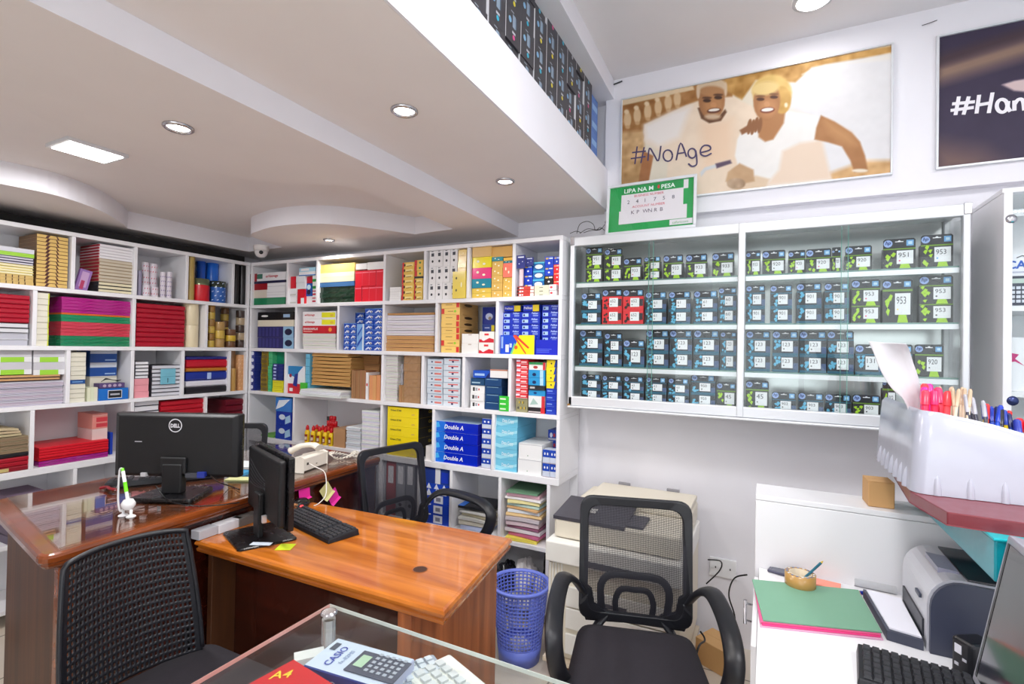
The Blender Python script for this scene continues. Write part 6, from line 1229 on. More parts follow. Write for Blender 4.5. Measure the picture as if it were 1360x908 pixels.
cb = MB(); cb.tube(spline([at(280, 632, 'z', Z1+.1), at(290, 640, 'z', Z1+.05), at(305, 645, 'z', z), at(318, 650, 'z', z)], 6), .0025, mBlackG, 6); cb.obj('monitor_cable', label='black cable running from the blue plug behind the monitor', cat='cable')
kb1 = at(218, 648, 'z', Z1); keyboard('black keyboard lying behind the larger monitor', (-2.345, 1.32, Z1+.0072), math.radians(238), .42, .12)
# smaller monitor, nearly edge on
def side_monitor():
    a = Vector((-1.435, 1.197)); b = Vector((-1.795, 1.335)); dr = (b-a).normalized(); w = (b-a).length
    t = thing('computer_monitor', 'slim black monitor turned edge-on beside the keyboard on the lower desk', 'monitor', ((a.x+b.x)/2, (a.y+b.y)/2, Z2+.0005), math.atan2(dr.y, dr.x)+PI)
    # local +x runs from b to a, screen faces local +y
    h, zb = .25, .062
    m = MB(); m.box(-w/2, -.004, zb, w/2, .018, zb+h, mBlackG); bev(m.obj('bezel', t), .004, 2); MB().box(-w/2+.012, .0182, zb+.016, w/2-.012, .019, zb+h-.012, mat((14, 14, 18), .1)).obj('screen', t)
    m = MB(); m.box(-w/2+.012, -.03, zb+.012, w/2-.012, -.0042, zb+h-.01, mBlack); bev(m.obj('rear_shell', t), .01, 3)
    m = MB()
    for k in range(6): m.tube([(-w/2+.03+.2*q/8, -.0305, zb+h*.80-.012*k-.04*math.sin(q/8*2.6+.3*k)*(.6+.15*k)*.5-.05*q/8) for q in range(9)], .0012, mat((44, 44, 50), .3), 4)
    m.obj('swirl_pattern', t)
    m = MB(); m.box(-.03, -.05, .006, .03, -.0305, zb+.10, mBlack); bev(m.obj('stand_neck', t), .005, 2)
    m = MB(); slab(m, rounded([Vector((-.115, -.13)), Vector((.10, -.13)), Vector((.115, .06)), Vector((-.115, .06))], .018), .008, [(.003, 0), (0, .003), (0, .0078)], mBlackG); m.obj('stand_base', t)
    MB().box(.05, -.045, zb+.005, .062, -.0305, zb+.03, mat((210, 212, 216), .3, metal=.7)).obj('plug', t)
    return t
sm = side_monitor()
n = MB(); n.box(-.035, -.013, 0, .035, .013, .0006, mat((206, 218, 230), .7)); p = P3(347, 722, Z2+.009); n.obj('paper_slip', loc=(p[0], p[1], Z2+.0092), rz=.45, label='small pale blue handwritten slip on the slim monitor base', cat='paper')
n = MB(); n.box(-.026, -.026, 0, .026, .026, .0015, mat((206, 226, 30), .6)); p = P3(382, 725, Z2); n.obj('sticky_note', loc=(p[0]+.002, p[1]-.01, Z2+.0005), rz=.5, label='lime green sticky note on the lower desk beside the keyboard', cat='sticky note')
kk = P3(424, 708, Z2); 
ka, kb_ = Vector(P3(463, 718, Z2)), Vector(P3(390, 684, Z2))
keyboard('black keyboard on the lower desk next to the slim monitor', ((ka.x+kb_.x)/2-.035, (ka.y+kb_.y)/2-.06, Z2+.0005), math.atan2((kb_-ka).y, (kb_-ka).x)+PI, .40, .125)
# mouse, glowing red
mo = thing('mouse', 'black mouse with glowing red spot near the sticky notes', 'mouse', (-1.785, 1.545, Z2+.0005), .3)
m = MB(); m.lathe([(.031, 0), (.034, .006), (.032, .018), (.022, .03), (.001, .034)], mBlackG, 20); m.obj('mouse_body', mo).scale = (1, 1.6, 1)
MB().lathe([(.009, .0), (.007, .004), (.001, .006)], mat((255, 40, 50), .3, emit=2), 12, o=(.026, -.03, .012)).obj('red_lens', mo)
s_ = lambda *a, **k: sticky(*a, **k)
sticky(403, 652, (232, 40, 160), 'pink sticky note on the long desk panel, beside the mouse', .1, .062)
sticky(432, 651, (222, 214, 150), 'pale yellow sticky note tilted on the long desk panel', .6, .062)
sticky(442, 658, (240, 50, 170), 'pink sticky note half covered by the pale yellow one', .5, .058).location.x -= .004
w_ = MB(); w_.box(0, -.03, -.035, .001, .03, .035, mat((226, 226, 236), .7)); p = at(388, 655, 'x', -1.83); w_.obj('paper_note', loc=(-1.829, p.y-.03, p.z), rot=(0, 0, .037), label='white paper stuck on the long desk panel behind the slim monitor', cat='paper')
# boxes tucked between the desks
for i, (u, v, wd, c, lab) in enumerate(((268, 703, .07, (196, 198, 206), 'grey end of a flat box tucked against the long desk'), (286, 697, .10, (234, 234, 240), 'white flat box tucked against the long desk'), (306, 690, .09, (120, 116, 112), 'clear-lidded grey box in front of the envelopes'))):
    p = P3(u, v, Z2); m = MB(); m.box(-.022, -wd/2, 0, .022, wd/2, .032, mat(c, .35)); bev(m.obj('flat_box', loc=(-1.80, 1.14+.075*i+(.012 if i else 0), Z2+.0005), rz=.06, label=lab, cat='box'), .002)
m = sheets((176, 116, 70), 4, .01)(.10, .05, .03); m.obj('brown_envelopes', loc=(-1.745, 1.405, Z2+.0005), rz=PI/2, label='small brown envelopes behind the slim monitor', cat='envelopes')
# pen holder figure
pn = thing('desk_pen', 'white and green pen on a round white suction stand, coiled cord', 'pen', (*P3(170, 684, Z1+.008), Z1+.0072), .2)
m = MB(); m.lathe([(.001, .018), (.014, .022), (.021, .034), (.021, .042), (.014, .054), (.001, .058)], mat((240, 240, 242), .25), 20); m.obj('ball_stand', pn)
for x in (-.016, .018): m = MB(); m.lathe([(.015, 0), (.013, .003), (.004, .008), (.005, .022)], mat((240, 240, 242), .25), 16, o=(x, -.004, 0)); m.obj('suction_foot', pn)
m = MB(); m.tube([(-.004, 0, .055), (-.010, 0, .08)], .005, mat((236, 238, 240), .3), 10); m.tube([(-.010, 0, .08), (-.018, 0, .112)], .0055, mat((110, 220, 20), .3), 10); m.tube([(-.018, 0, .112), (-.028, 0, .148)], .0052, mat((236, 238, 240), .3), 10); m.tube([(-.028, 0, .148), (-.031, 0, .158)], .0045, mat((110, 220, 20), .3), 10); m.obj('pen_body', pn)
m = MB(); m.tube(spline([(-.031, 0, .156), (-.042, 0, .150), (-.046, 0, .10), (-.046, 0, .05), (-.040, 0, .02), (-.030, -.002, .012), (-.018, -.004, .020)], 8), .0032, mat((238, 238, 242), .3), 8); m.obj('cord', pn)
rb_ = MB(); rb_.tube(spline([(-.05, 0, .006), (-.02, .01, .012), (.02, .0, .014), (.05, .008, .012)], 5), [.006]*16, mat((130, 16, 28), .4), 6); rb_.tube(spline([(-.03, .015, .006), (0, .03, .01), (.03, .02, .02), (.055, .0, .01)], 5), .002, mChrome, 5); rb_.obj('key_ring', loc=(*P3(142, 655, Z1), Z1+.0075), label='dark red strap and keys beside the keyboard end', cat='keys')
# desk telephone
ph = thing('desk_telephone', 'white desk telephone seen from behind on the long desk', 'telephone', (-1.985, 1.715, Z1+.0100), math.radians(14)); ph.scale = (.9, .9, .9)
mc = mat((232, 226, 214), .35)
m = MB(); prs = [(0, 0), (.15, 0), (.16, .018), (.15, .038), (.02, .072), (0, .066)]
vs = [(x-.08, -.12, z) for x, z in prs]+[(x-.08, .09, z) for x, z in prs]; k = len(prs); m.X = Matrix.Rotation(PI, 4, 'Z')
m.add(vs, [tuple(range(k)), tuple(range(k, 2*k))[::-1]]+[(a, (a+1) % k, k+(a+1) % k, k+a) for a in range(k)], mc); bev(m.obj('phone_body', ph), .005, 3)
m = MB(); m.tube(spline([(.07, .06, .095), (.03, .065, .108), (-.04, .062, .10), (-.10, .058, .07)], 5), [.026]+[.02]*4+[.017]*6+[.02]*4+[.026], mc, 12, flat=(1.1, .8)); m.obj('handset', ph)
MB().box(.0795, -.06, .03, .0812, -.045, .042, mat((60, 56, 50))).box(.0795, .02, .02, .0812, .03, .024, mat((60, 56, 50))).obj('rear_sockets', ph)
cc = MB(); R = random.Random(9); base = Vector((-1.97, 2.00, Z1+.012)); pts = []
for k in range(150): a = k*1.25; q = k/150; pts.append(base+Vector((.05*math.sin(q*9)+.008*math.cos(a), .05*math.cos(q*7)-.02+.008*math.sin(a), .012+.012*math.sin(q*14)+.006*math.cos(a*1.1))))
cc.tube(pts, .0025, mc, 5); cc.obj('coiled_cord', label='heap of white coiled phone cord beyond the telephone', cat='cord')
cc = MB(); cc.tube(spline([(-1.905, 1.695, Z1+.042), (-1.875, 1.70, Z1+.03), (-1.82, 1.71, Z1+.008), (-1.785, 1.69, Z1-.05), (-1.755, 1.655, .72), (-1.74, 1.605, .704), (-1.735, 1.575, .7035)], 8), .0022, mat((236, 232, 226), .4), 6); cc.obj('phone_line', label='thin white phone line hanging over the long desk edge', cat='cable')
m = sheets((230, 230, 234), 3, .01)(.2, .14, .01); m.obj('papers', loc=(-2.30, 1.50, Z1+.0072), rz=.5, label='loose papers under the telephone end of the long desk', cat='paper')
MB().box(-.04, -.03, 0, .04, .03, .012, mat((60, 150, 200), .4)).obj('blue_packet', loc=(-2.12, 1.50, Z1+.0072), rz=.3, label='blue packet lying on the long desk beyond the wide monitor', cat='packet')
m = sheets((210, 216, 150), 3, .006)(.13, .06, .008); m.obj('paper_pad', loc=(-2.06, 1.38, Z1+.0072), rz=.5, label='pale yellow-green note pad beyond the wide monitor stand', cat='notepad')

# ================================================================ waste basket
wb = thing('waste_basket', 'blue latticed plastic waste basket beside the desk panel', 'waste basket', (-.985, 2.085, 0))
mB = mat((116, 134, 232), .4); r0, r1, hh = .092, .128, .335; NA, NZ = 40, 16; m = MB(); vs = []; ux, uz = NA*3, NZ*3
zz = lambda b: .075+(hh-.075)*b/uz
for b in range(uz+1):
    for a in range(ux): r = r0+(r1-r0)*zz(b)/hh; vs.append((r*math.cos(2*PI*a/ux), r*math.sin(2*PI*a/ux), zz(b)))
fs = [(b*ux+a, b*ux+(a+1) % ux, (b+1)*ux+(a+1) % ux, (b+1)*ux+a) for b in range(uz) for a in range(ux) if not (a % 3 != 0 and b % 3 != 0 and b < uz-1)]
m.add(vs, fs, mB, True); o = m.obj('lattice_wall', wb); so = o.modifiers.new('thick', 'SOLIDIFY'); so.thickness = .003
m = MB(); rr = r0+(r1-r0)*.075/hh; m.lathe([(.001, .004), (r0-.004, .004), (r0, 0), (rr+.001, .075), (rr-.003, .075)], mB, 60, cap=False); m.obj('solid_base', wb)
m = MB(); m.lathe([(r1-.003, hh-.006), (r1+.010, hh-.006), (r1+.012, hh), (r1+.010, hh+.006), (r1-.003, hh+.006), (r1-.003, hh-.006)], mB, 60, cap=False); m.obj('rim', wb)
lump('crumpled_paper', (222, 220, 226), (-.985, 2.085, .006), (.05, .05, .045), 21, 'crumpled white paper inside the blue waste basket', 'paper')
# ================================================================ photocopier
cp = thing('photocopier', 'old beige photocopier with dark control panel behind the net chair', 'photocopier', (-.55, 2.30, 0))
mc1 = mat((230, 222, 204), .45); mc2 = mat((240, 238, 232), .4); mcd = mat((70, 68, 76), .4)
def cpb(nm, x0, y0, z0, x1, y1, z1, mm, w=.006): return bev(MB().box(x0, y0, z0, x1, y1, z1, mm).obj(nm, cp), w, 2)
cpb('cabinet_body', -.27, -.29, .125, .27, .28, .50, mc1); cpb('upper_housing', -.275, -.315, .505, .275, .28, .592, mc2); cpb('scanner_unit', -.255, -.27, .5945, .265, .28, .685, mc1, .012)
m = MB(); m.add([(-.258, -.272, .672), (.05, -.272, .672), (.05, -.05, .706), (-.258, -.05, .706), (-.258, -.272, .6865), (.05, -.272, .6865), (.05, -.05, .715), (-.258, -.05, .715)], [(0, 1, 2, 3), (7, 6, 5, 4), (0, 4, 5, 1), (1, 5, 6, 2), (2, 6, 7, 3), (3, 7, 4, 0)], mcd)
m.box(.0505, -.262, .686, .12, -.12, .694, mcd); m.obj('control_panel', cp); cpb('platen_lid', -.20, -.045, .6855, .262, .27, .712, mc1, .006)
for x in (-.12, .12): cpb('lid_hinge', x, .272, .67, x+.06, .285, .722, mat((150, 148, 154), .4), .002)
m = MB()
for k in range(8): m.box(-.14+.012*(k % 4), -.20+.03*(k//4), .698, -.132+.012*(k % 4), -.185+.03*(k//4), .704, mc2)
m.obj('buttons', cp)
for i, z in enumerate((.13, .235, .325)):
    d = cpb('paper_tray', -.185, -.302, z+.004, .24, -.2905, z+(.10 if i else .10)-.012, mc2, .003); 
    m = MB(); m.box(-.05, -.306, z+.04, .07, -.3025, z+.055, mcd); m.obj('tray_grip', d)
m = MB(); 
for k in range(5): m.box(-.262+.013*k, -.2945, .14, -.256+.013*k, -.2905, .495, mc2)
m.obj('grooved_strip', cp); cpb('paper_slot', -.10, -.32, .515, .20, -.3155, .54, mcd, .002)
m = MB(); 
for x in (-.26, .20): m.box(x, -.27, .0, x+.06, .24, .075, mat((176, 116, 70), .6))
m.box(-.285, -.30, .0755, .28, .27, .094, mat((222, 206, 184), .6)); m.obj('wooden_pallet', loc=(-.55, 2.30, 0), label='low wooden pallet under the beige photocopier', cat='pallet')
cpb('plinth', -.25, -.27, .0945, .25, .26, .1245, mc1)
# carton, socket, cables
def closed_carton(label, loc, rz, w, d, h, c=(206, 160, 104)):
    t = thing('cardboard_box', label, 'cardboard box', loc, rz); bev(MB().box(-w/2, -d/2, 0, w/2, d/2, h-.001, mat(c, .7)).obj('box_body', t), .002, 1)
    m = MB(); m.box(-w/2, -d/2, h-.0008, w/2, -.001, h, mat(tuple(min(255, q+10) for q in c), .7)); m.box(-w/2, .001, h-.0008, w/2, d/2, h, mat(tuple(min(255, q+10) for q in c), .7)); m.obj('top_flaps', t); return t
closed_carton('small closed cardboard box on the floor behind the net chair', (-.175, 2.46, 0), math.radians(-28), .15, .13, .11)
sk = thing('wall_socket', 'white double socket plate on the wall behind the net chair', 'socket', (-.175, 2.6495, .36)); bev(MB().box(-.06, -.009, -.045, .06, 0, .045, mat((240, 240, 242), .3)).obj('socket_plate', sk), .003)
MB().box(-.035, -.0095, -.005, -.030, -.0088, .004, mBlack).box(.03, -.0095, -.005, .035, -.0088, .004, mBlack).obj('screws', sk)
c = MB(); c.tube(spline([at(940, 743, 'y', 2.6), at(957, 745, 'y', 2.6), at(956, 757, 'y', 2.6), at(938, 775, 'y', 2.6)], 8), .003, mBlack, 6); c.obj('hanging_cable', label='black cable loop on the wall just past the chair back', cat='cable')
c = MB(); c.tube(spline([at(992, 763, 'y', 2.2), at(975, 768, 'y', 2.25), at(968, 790, 'y', 2.3), at(976, 820, 'y', 2.3), at(972, 850, 'y', 2.32), (-.15, 2.28, .006), (-.20, 2.1, .005)], 8), .003, mBlack, 6); c.obj('power_cable', label='black cable hanging from the white desk down to the floor', cat='cable')
c = MB(); c.tube(spline([at(930, 838, 'y', 2.3), at(936, 850, 'y', 2.28), at(925, 868, 'y', 2.1), (-.245, 1.95, .006)], 8), .004, mBlack, 6); c.obj('power_cable', label='thick black cable crossing in front of the floor carton', cat='cable')
c = MB(); c.tube(spline([(-.32, 2.1, .005), (-.2, 2.16, .005), (-.1, 2.1, .005), (-.06, 1.95, .005)], 8), .003, mBlack, 6); c.obj('power_cable', label='black cable lying on the tiles under the chair', cat='cable')

# ================================================================ white counter, right
wc = thing('white_counter', 'white work counter with raised back ledge and side doors', 'counter', (0, 0, 0)); xl = -.012
def wb_(nm, *a, w=.002, m=mShelf): return bev(MB().box(*a, m).obj(nm, wc), w, 2)
wb_('worktop', xl, .70, .732, 2.25, 1.712, .75); wb_('back_board', xl-.012, 1.713, .0, 2.25, 1.73, .951); wb_('ledge', xl-.012, 1.713, .952, 2.25, 1.86, .968)
wb_('side_board', xl, .95, .02, xl+.016, 1.70, .7315); wb_('rear_board', xl-.012, 1.844, 0, 2.25, 1.859, .951)
for i, (z0, z1) in enumerate(((.40, .725), (.03, .39))):
    d = wb_('side_door', xl-.013, 1.30, z0, xl-.001, 1.70, z1, w=.002); zz_ = at(984, 740 if i == 0 else 800, 'x', -.07).z
    m = MB(); zc = (z0+z1)/2+.06; m.tube([(xl-.036, 1.68, zc-.035), (xl-.036, 1.68, zc+.035)], .005, mChrome, 10)
    for q in (-.025, .025): m.tube([(xl-.013, 1.68, zc+q), (xl-.036, 1.68, zc+q)], .003, mChrome, 8)
    m.obj('bar_handle', d)
zw = .75
def onw(u, v, z=.75): p = at(u, v, 'z', z); return (p.x, p.y)
# green folder
q = [onw(1001, 777), onw(1140, 791), onw(1173, 849), onw(1012, 832)]
fd = thing('document_folder', 'worn green folder with pink papers on the white counter', 'folder', (q[3][0], q[3][1], zw+.0005)); o2 = Vector(q[3])
R = random.Random(3)
for k, (c, nm, lab) in enumerate((((226, 170, 200), 'bottom_cover', 'lilac bottom cover'), ((240, 70, 140), 'inner_papers', 'bright pink papers'), ((236, 100, 150), 'inner_papers', 'pink papers'), ((120, 166, 140), 'top_cover', None))):
    m = MB(); pp = [Vector(x)-o2+Vector((R.uniform(-.006, .004), -.006+.004*k)) for x in (q[3], q[2], q[1], q[0])]; z = .0035*k; m.prism([tuple(p) for p in pp], z, z+.0028, mat(c, .65)); o = m.obj(nm, fd)
    if lab: o['label'] = lab
# papers and small things at the back
ph2 = onw(1042, 762); t = thing('mobile_phone', 'dark phone lying flat behind the roll of brown tape', 'phone', (ph2[0], ph2[1], zw+.0005), -.25)
bev(MB().box(-.042, -.022, 0, .042, .022, .008, mat((84, 84, 104), .3)).obj('phone_case', t), .003); MB().box(-.034, -.019, .0081, .036, .019, .0086, mat((96, 98, 112), .12)).obj('screen', t)
tr = onw(1063, 785); tr = (tr[0], tr[1]+.012); t = thing('tape_roll', 'roll of brown packing tape standing flat on the counter', 'tape', (*tr, zw+.0005))
m = MB(); m.lathe([(.028, 0), (.038, 0), (.038, .045), (.028, .045), (.028, 0)], mat((190, 146, 84), .25), 32, cap=False); m.obj('tape_coil', t)
m = MB(); m.lathe([(.0255, .0), (.0278, 0), (.0278, .0455), (.0255, .0455), (.0255, 0)], mat((222, 206, 180), .7), 32, cap=False); 
m.obj('cardboard_core', t)
m = MB()
for k in range(16): a = 2*PI*k/16; m.add([(.030*math.cos(a), .030*math.sin(a), .0458), (.036*math.cos(a+.05), .036*math.sin(a+.05), .0458), (.035*math.cos(a+.22), .035*math.sin(a+.22), .0458), (.030*math.cos(a+.2), .030*math.sin(a+.2), .0458)], [(0, 1, 2, 3)], c8((90, 110, 150) if k % 3 else (222, 220, 214)))
m.obj('printed_rim', t)
pc = MB(); a = Vector((tr[0]-.018, tr[1]-.012, zw+.004)); b = Vector((tr[0]+.055, tr[1]+.02, zw+.082)); d = b-a; pc.tube([a, a+d*.93], .0036, mat((50, 110, 130), .35), 6); pc.tube([a+d*.93, b], [.0036, .0006], mat((226, 190, 60), .5), 6); pc.obj('pencil', label='blue-green pencil leaning in the roll of tape', cat='pencil')
nn = onw(1100, 777); MB().prism([(-.035, -.02), (.03, -.028), (.036, .018), (-.03, .026)], 0, .004, mat((255, 160, 140), .7)).obj('sticky_note', loc=(nn[0]-.004, nn[1], zw+.0005), label='salmon pink note pad beside the roll of tape', cat='sticky note')
nn = onw(1163, 782); m = MB(); m.tube([(-.05, 0, .010), (.045, -.006, .010)], .010, mat((240, 240, 242), .5), 12); m.obj('paper_roll', loc=(nn[0], nn[1]-.004, zw+.0005), label='small roll of white paper behind the blue-capped pen', cat='paper roll')
pn2 = thing('ballpoint_pen', 'yellow ballpoint pen with blue cap lying by the paper tray', 'pen', (*onw(1142, 789), zw+.0048), .35)
MB().tube([(-.075, 0, 0), (.0, 0, 0)], .0038, mat((214, 190, 70), .4), 8).obj('barrel', pn2); MB().tube([(.0, 0, 0), (.03, 0, 0)], .0048, mat((20, 70, 210), .3), 8).obj('cap', pn2)
# printer with paper tray
pr = thing('laser_printer', 'silver and charcoal laser printer with paper lying on its open tray', 'printer', (.322, 1.405, zw+.0005))
mS = mat((206, 206, 214), .35, metal=.15); mD = mat((62, 66, 84), .35)
D, W, Hh = .245, .36, .165
def arch(y0, y1, mm, nm, ins=0, x1=W):
    pts = [(ins, .0)]+[(ins+.0, Hh*.62-ins)]+[(ins+.055*(1-math.cos(a)), Hh*.62-ins+(Hh*.38)*math.sin(a)) for a in [PI/2*k/6 for k in range(1, 7)]]+[(x1, Hh-ins-.006), (x1, 0)]
    m = MB(); k = len(pts); vs = [(x, y0, z) for x, z in pts]+[(x, y1, z) for x, z in pts]
    m.add(vs, [tuple(range(k))[::-1], tuple(range(k, 2*k))]+[(a, (a+1) % k, k+(a+1) % k, k+a) for a in range(k)], mm); return m.obj(nm, pr)
arch(0, .010, mD, 'side_cover', .004); arch(.0105, D-.0105, mS, 'shell', 0); arch(D-.010, D, mS, 'side_cover', .003)
m = MB(); m.prism([(.07, .014), (.30, .014), (.30, D-.02), (.07, D-.02)], Hh-.001, Hh+.004, mat((30, 30, 38), .12)); m.obj('top_cover', pr)
m = MB(); m.box(-.004, .03, .022, .0, D-.035, .06, mat((40, 42, 50), .4)); m.box(-.0055, .05, .098, -.0005, .085, .106, mD); m.obj('paper_slot', pr)
m = MB(); m.prism([(.03, .06), (.065, .05), (.065, .15), (.03, .16)], Hh*.93, Hh+.005, mat((150, 150, 170), .3)); m.obj('handle_flap', pr)
tq = [onw(1146, 793), onw(1236, 800), onw(1242, 858), onw(1182, 848)]
m = MB(); L = lambda p: (p[0]-.322, p[1]-1.405)
m.prism([(-.084, .235), (-.070, .018), (-.006, .005), (-.006, .215)], .0, .022, mD); m.obj('output_tray', pr)
m = MB(); m.prism([(-.078, .226), (-.064, .025), (-.008, .012), (-.008, .208)], 0, .004, mat((236, 236, 246), .7)); m.obj('paper_sheets', loc=(.322, 1.405, zw+.0231), label='stack of white paper on the printer tray', cat='paper')
kq = onw(1205, 884); keyboard('black keyboard on the white counter in front of the printer', (.32, 1.185, zw+.0005), math.radians(-7), .31, .13, 18)
# small black device with silver ports
hb = thing('port_hub', 'small upright black device with silver ports by the printer corner', 'device', (.378, 1.328, zw+.0005), math.radians(-58))
bev(MB().box(-.022, -.03, 0, .022, .03, .085, mBlackP).obj('housing', hb), .008, 3); MB().box(-.012, -.0312, .055, .002, -.0298, .072, mat((226, 226, 236), .3)).box(.004, -.0312, .045, .012, -.0298, .05, mat((200, 200, 210), .3)).box(-.012, -.0312, .03, -.004, -.0298, .036, mat((200, 200, 210), .3)).obj('ports', hb)
# right monitor
rm_ = thing('computer_monitor', 'dark monitor with grey bezel at the counter end, screen towards the clerk', 'monitor', (.385, 1.05, zw+.0005), math.radians(-92))
# local: x along width, screen faces local -y
tlt = math.radians(-10)
sc = thing('screen_head', None, None, (0, -.03, .040)); sc.parent = rm_; sc.rotation_euler = (tlt, 0, 0)
bev(MB().box(-.20, -.010, 0, .20, .02, .285, mat((150, 150, 160), .3)).obj('bezel', sc), .004, 2); MB().box(-.186, -.0112, .016, .186, -.0102, .272, mat((30, 28, 34), .12, coat=.4)).obj('screen', sc)
MB().box(-.186, -.0118, .016, -.178, -.0105, .272, mBlackG).obj('screen_edge', sc); bev(MB().box(-.17, .0205, .03, .17, .045, .25, mBlack).obj('rear_shell', sc), .01)
bev(MB().box(-.03, .03, .006, .03, .055, .16, mBlack).obj('stand_neck', rm_), .004); bev(MB().box(-.11, -.09, 0, .11, .09, .012, mBlackG).obj('stand_base', rm_), .004)
# ledge goods
closed_carton('small brown carton on the ledge beside the pen organiser', (.292, 1.782, .9685), math.radians(3), .062, .075, .072, (204, 158, 104))
tb = thing('teal_box', 'long teal box jutting over the printer from the ledge', 'box', (0, 0, 0)); mTe = mat((0, 150, 165), .3, coat=.3)
bev(MB().box(.388, 1.265, .9755, 2.2, 1.84, 1.053, mTe).obj('box_body', tb), .003); bev(MB().box(.385, 1.261, 1.0535, 2.2, 1.842, 1.059, mat((16, 190, 200), .3, coat=.3)).obj('lid', tb), .002)
MB().box(2.17, 1.3, .7505, 2.2, 1.7, .975, mShelf).obj('end_support', tb)
m = MB(); m.prism([(.328, 1.305), (.95, 1.25), (.95, 1.84), (.33, 1.84), (.300, 1.46)], 1.0595, 1.086, mat((126, 44, 54), .35, coat=.3)); bev(m.obj('maroon_slab', label='maroon slab lying between the teal box and the pen organiser', cat='slab'), .002)
# pen organiser: stepped translucent white tray
po = thing('pen_organiser', 'translucent white tiered pen organiser with ribbed base', 'pen organiser', (.300, 1.44, 1.087)); mPl = mat((188, 190, 204), .22, coat=.3)
Wd, Dp = .56, .42
def topz(x): q = max(0, min(1, x/.46)); return .185-.16*(q**1.7)
xs = [0]+[Wd*k/16 for k in range(1, 17)]
m = MB(); vs = []; ring = []
rad = .03
def wall(path, th=.004):
    """path: (x,y) outline; wall follows topz; flared outward at foot"""
    vs = []; n = len(path)
    for i, (x, y) in enumerate(path):
        zt = topz(x) if y < Dp*.9 else topz(x)
        for z, fl in ((0, .0), (zt*.35, .004), (zt*.94, .012), (zt, .02)):
            dx = fl*1.0 if x < .04 else 0; dy = fl if y < .04 else 0
            vs.append((x+dx, y+dy, z))
    fs = [(i*4+k, (i+1)*4+k, (i+1)*4+k+1, i*4+k+1) for i in range(n-1) for k in range(3)]
    return vs, fs
path = [(0, Dp)]+[(0, Dp-(Dp-rad)*k/8) for k in range(1, 9)]+[(rad-rad*math.cos(a), rad-rad*math.sin(a)) for a in [PI/2*k/6 for k in range(1, 6)]]+[(rad+(Wd-rad)*k/14, 0) for k in range(0, 15)]
v_, f_ = wall(path); m.add(v_, f_, mPl, True); m.add([(x+(.004 if x > .03 else .004), y+.004, z) for x, y, z in v_], [tuple(reversed(q)) for q in f_], mPl, True)
for k in range(9): x = .045+k*.057; m.lathe([(.0085, 0), (.0075, .02), (.005, .036), (.001, .045)], mPl, 12, o=(x, .004, .0), cap=False)
for k in range(7): y = .07+k*.05; m.lathe([(.011, 0), (.0095, .02), (.006, .038), (.001, .048)], mPl, 12, o=(.004, y, 0), cap=False)
m.obj('outer_wall', po)
tiers = [(.028, .078, .125), (.078, .118, .112), (.118, .151, .10), (.151, .196, .09), (.196, .46, .08)]
m = MB()
for a, b, z in tiers: m.box(a, .026, z-.004, b, Dp-.01, z, mPl); m.box(b-.003, .026, .004, b, Dp-.01, z-.0045, mPl)
m.obj('inner_tiers', po)
def pen(kind, lab, x, y, z, ln, c, tip, lean, grp, r=.0045, name='pen'):
    t = thing(name, lab, kind, (.300+x, 1.44+y, 1.087+z+.001), 0, grp); t.rotation_euler = (lean[0], lean[1], random.uniform(0, 3)) if False else (lean[0], lean[1], 0)
    MB().tube([(0, 0, .0), (0, 0, ln*.68)], r, mat(c, .35), 8).obj('barrel', t); MB().tube([(0, 0, ln*.68), (0, 0, ln*.96), (0, 0, ln)], [r*1.2, r*1.15, r*.6], mat(tip, .3), 8).obj('cap', t)
    return t
R = random.Random(11)
n9 = ['first', 'second', 'third', 'fourth', 'fifth', 'sixth', 'seventh', 'eighth', 'ninth', 'tenth', 'eleventh', 'twelfth', 'thirteenth', 'fourteenth']
PK = [((240, 50, 90), (250, 60, 90)), ((226, 30, 150), (230, 40, 160)), ((244, 70, 80), (240, 60, 70)), ((240, 40, 80), (230, 50, 110))]
for i in range(8):
    c = PK[i % 4]; hi = i//4
    pen('highlighter', 'pink highlighter in the organiser top tier, %s from its tall end' % n9[i], .034+.0062*i, .06+.035*(i % 3), .125, .105+.006*(i % 3), c[0], c[1], (R.uniform(-.1, .1), R.uniform(-.12, .12)), 'pink highlighters in the organiser', .007, 'highlighter')
for i in range(9):
    pen('pencil', 'pale wooden pencil in the organiser second tier, %s along' % n9[i], .083+.0042*i, .06+.035*(i % 3), .112, .125, (226, 206, 180), (206, 180, 150), (R.uniform(-.05, .05), R.uniform(-.1, .1)), 'pale pencils in the organiser', .0035, 'pencil')
for i in range(7):
    pen('ruler', 'grey and black metal ruler in the organiser, %s along' % n9[i], .123+.0046*i, .06+.035*(i % 3), .10, .125-.002*i, (70, 70, 84), (180, 180, 190), (R.uniform(-.05, .05), R.uniform(-.16, -.06)), 'grey rulers in the organiser', .0035, 'metal_ruler')
cl = [((30, 80, 210), (20, 60, 190)), ((240, 206, 30), (30, 60, 170)), ((230, 40, 40), (230, 40, 40)), ((40, 40, 60), (30, 30, 40)), ((30, 60, 150), (20, 30, 90))]; cn = ['blue', 'yellow and blue', 'red', 'black', 'navy']
for i in range(10):
    c = cl[i % 5]; pen('pen', '%s pen standing in the organiser middle, %s along' % (cn[i % 5], n9[i]), .156+.0042*i, .06+.035*(i % 3), .09, .115-.002*i, c[0], c[1], (R.uniform(-.1, .1), R.uniform(-.12, .12)), 'mixed pens in the organiser', .0045)
for i in range(14):
    c = ((232, 30, 50), (226, 24, 44)) if i % 3 else ((60, 64, 90), (40, 60, 170)); pen('pen', '%s pen in the organiser low tier, %s along' % ('red' if i % 3 else 'dark blue-capped', n9[i]), .203+.0078*i, .06+.035*(i % 3), .08, .095-.002*i, c[0], c[1], (R.uniform(-.08, .08), R.uniform(-.15, .15)), 'red and blue pens in the low tier', .006)
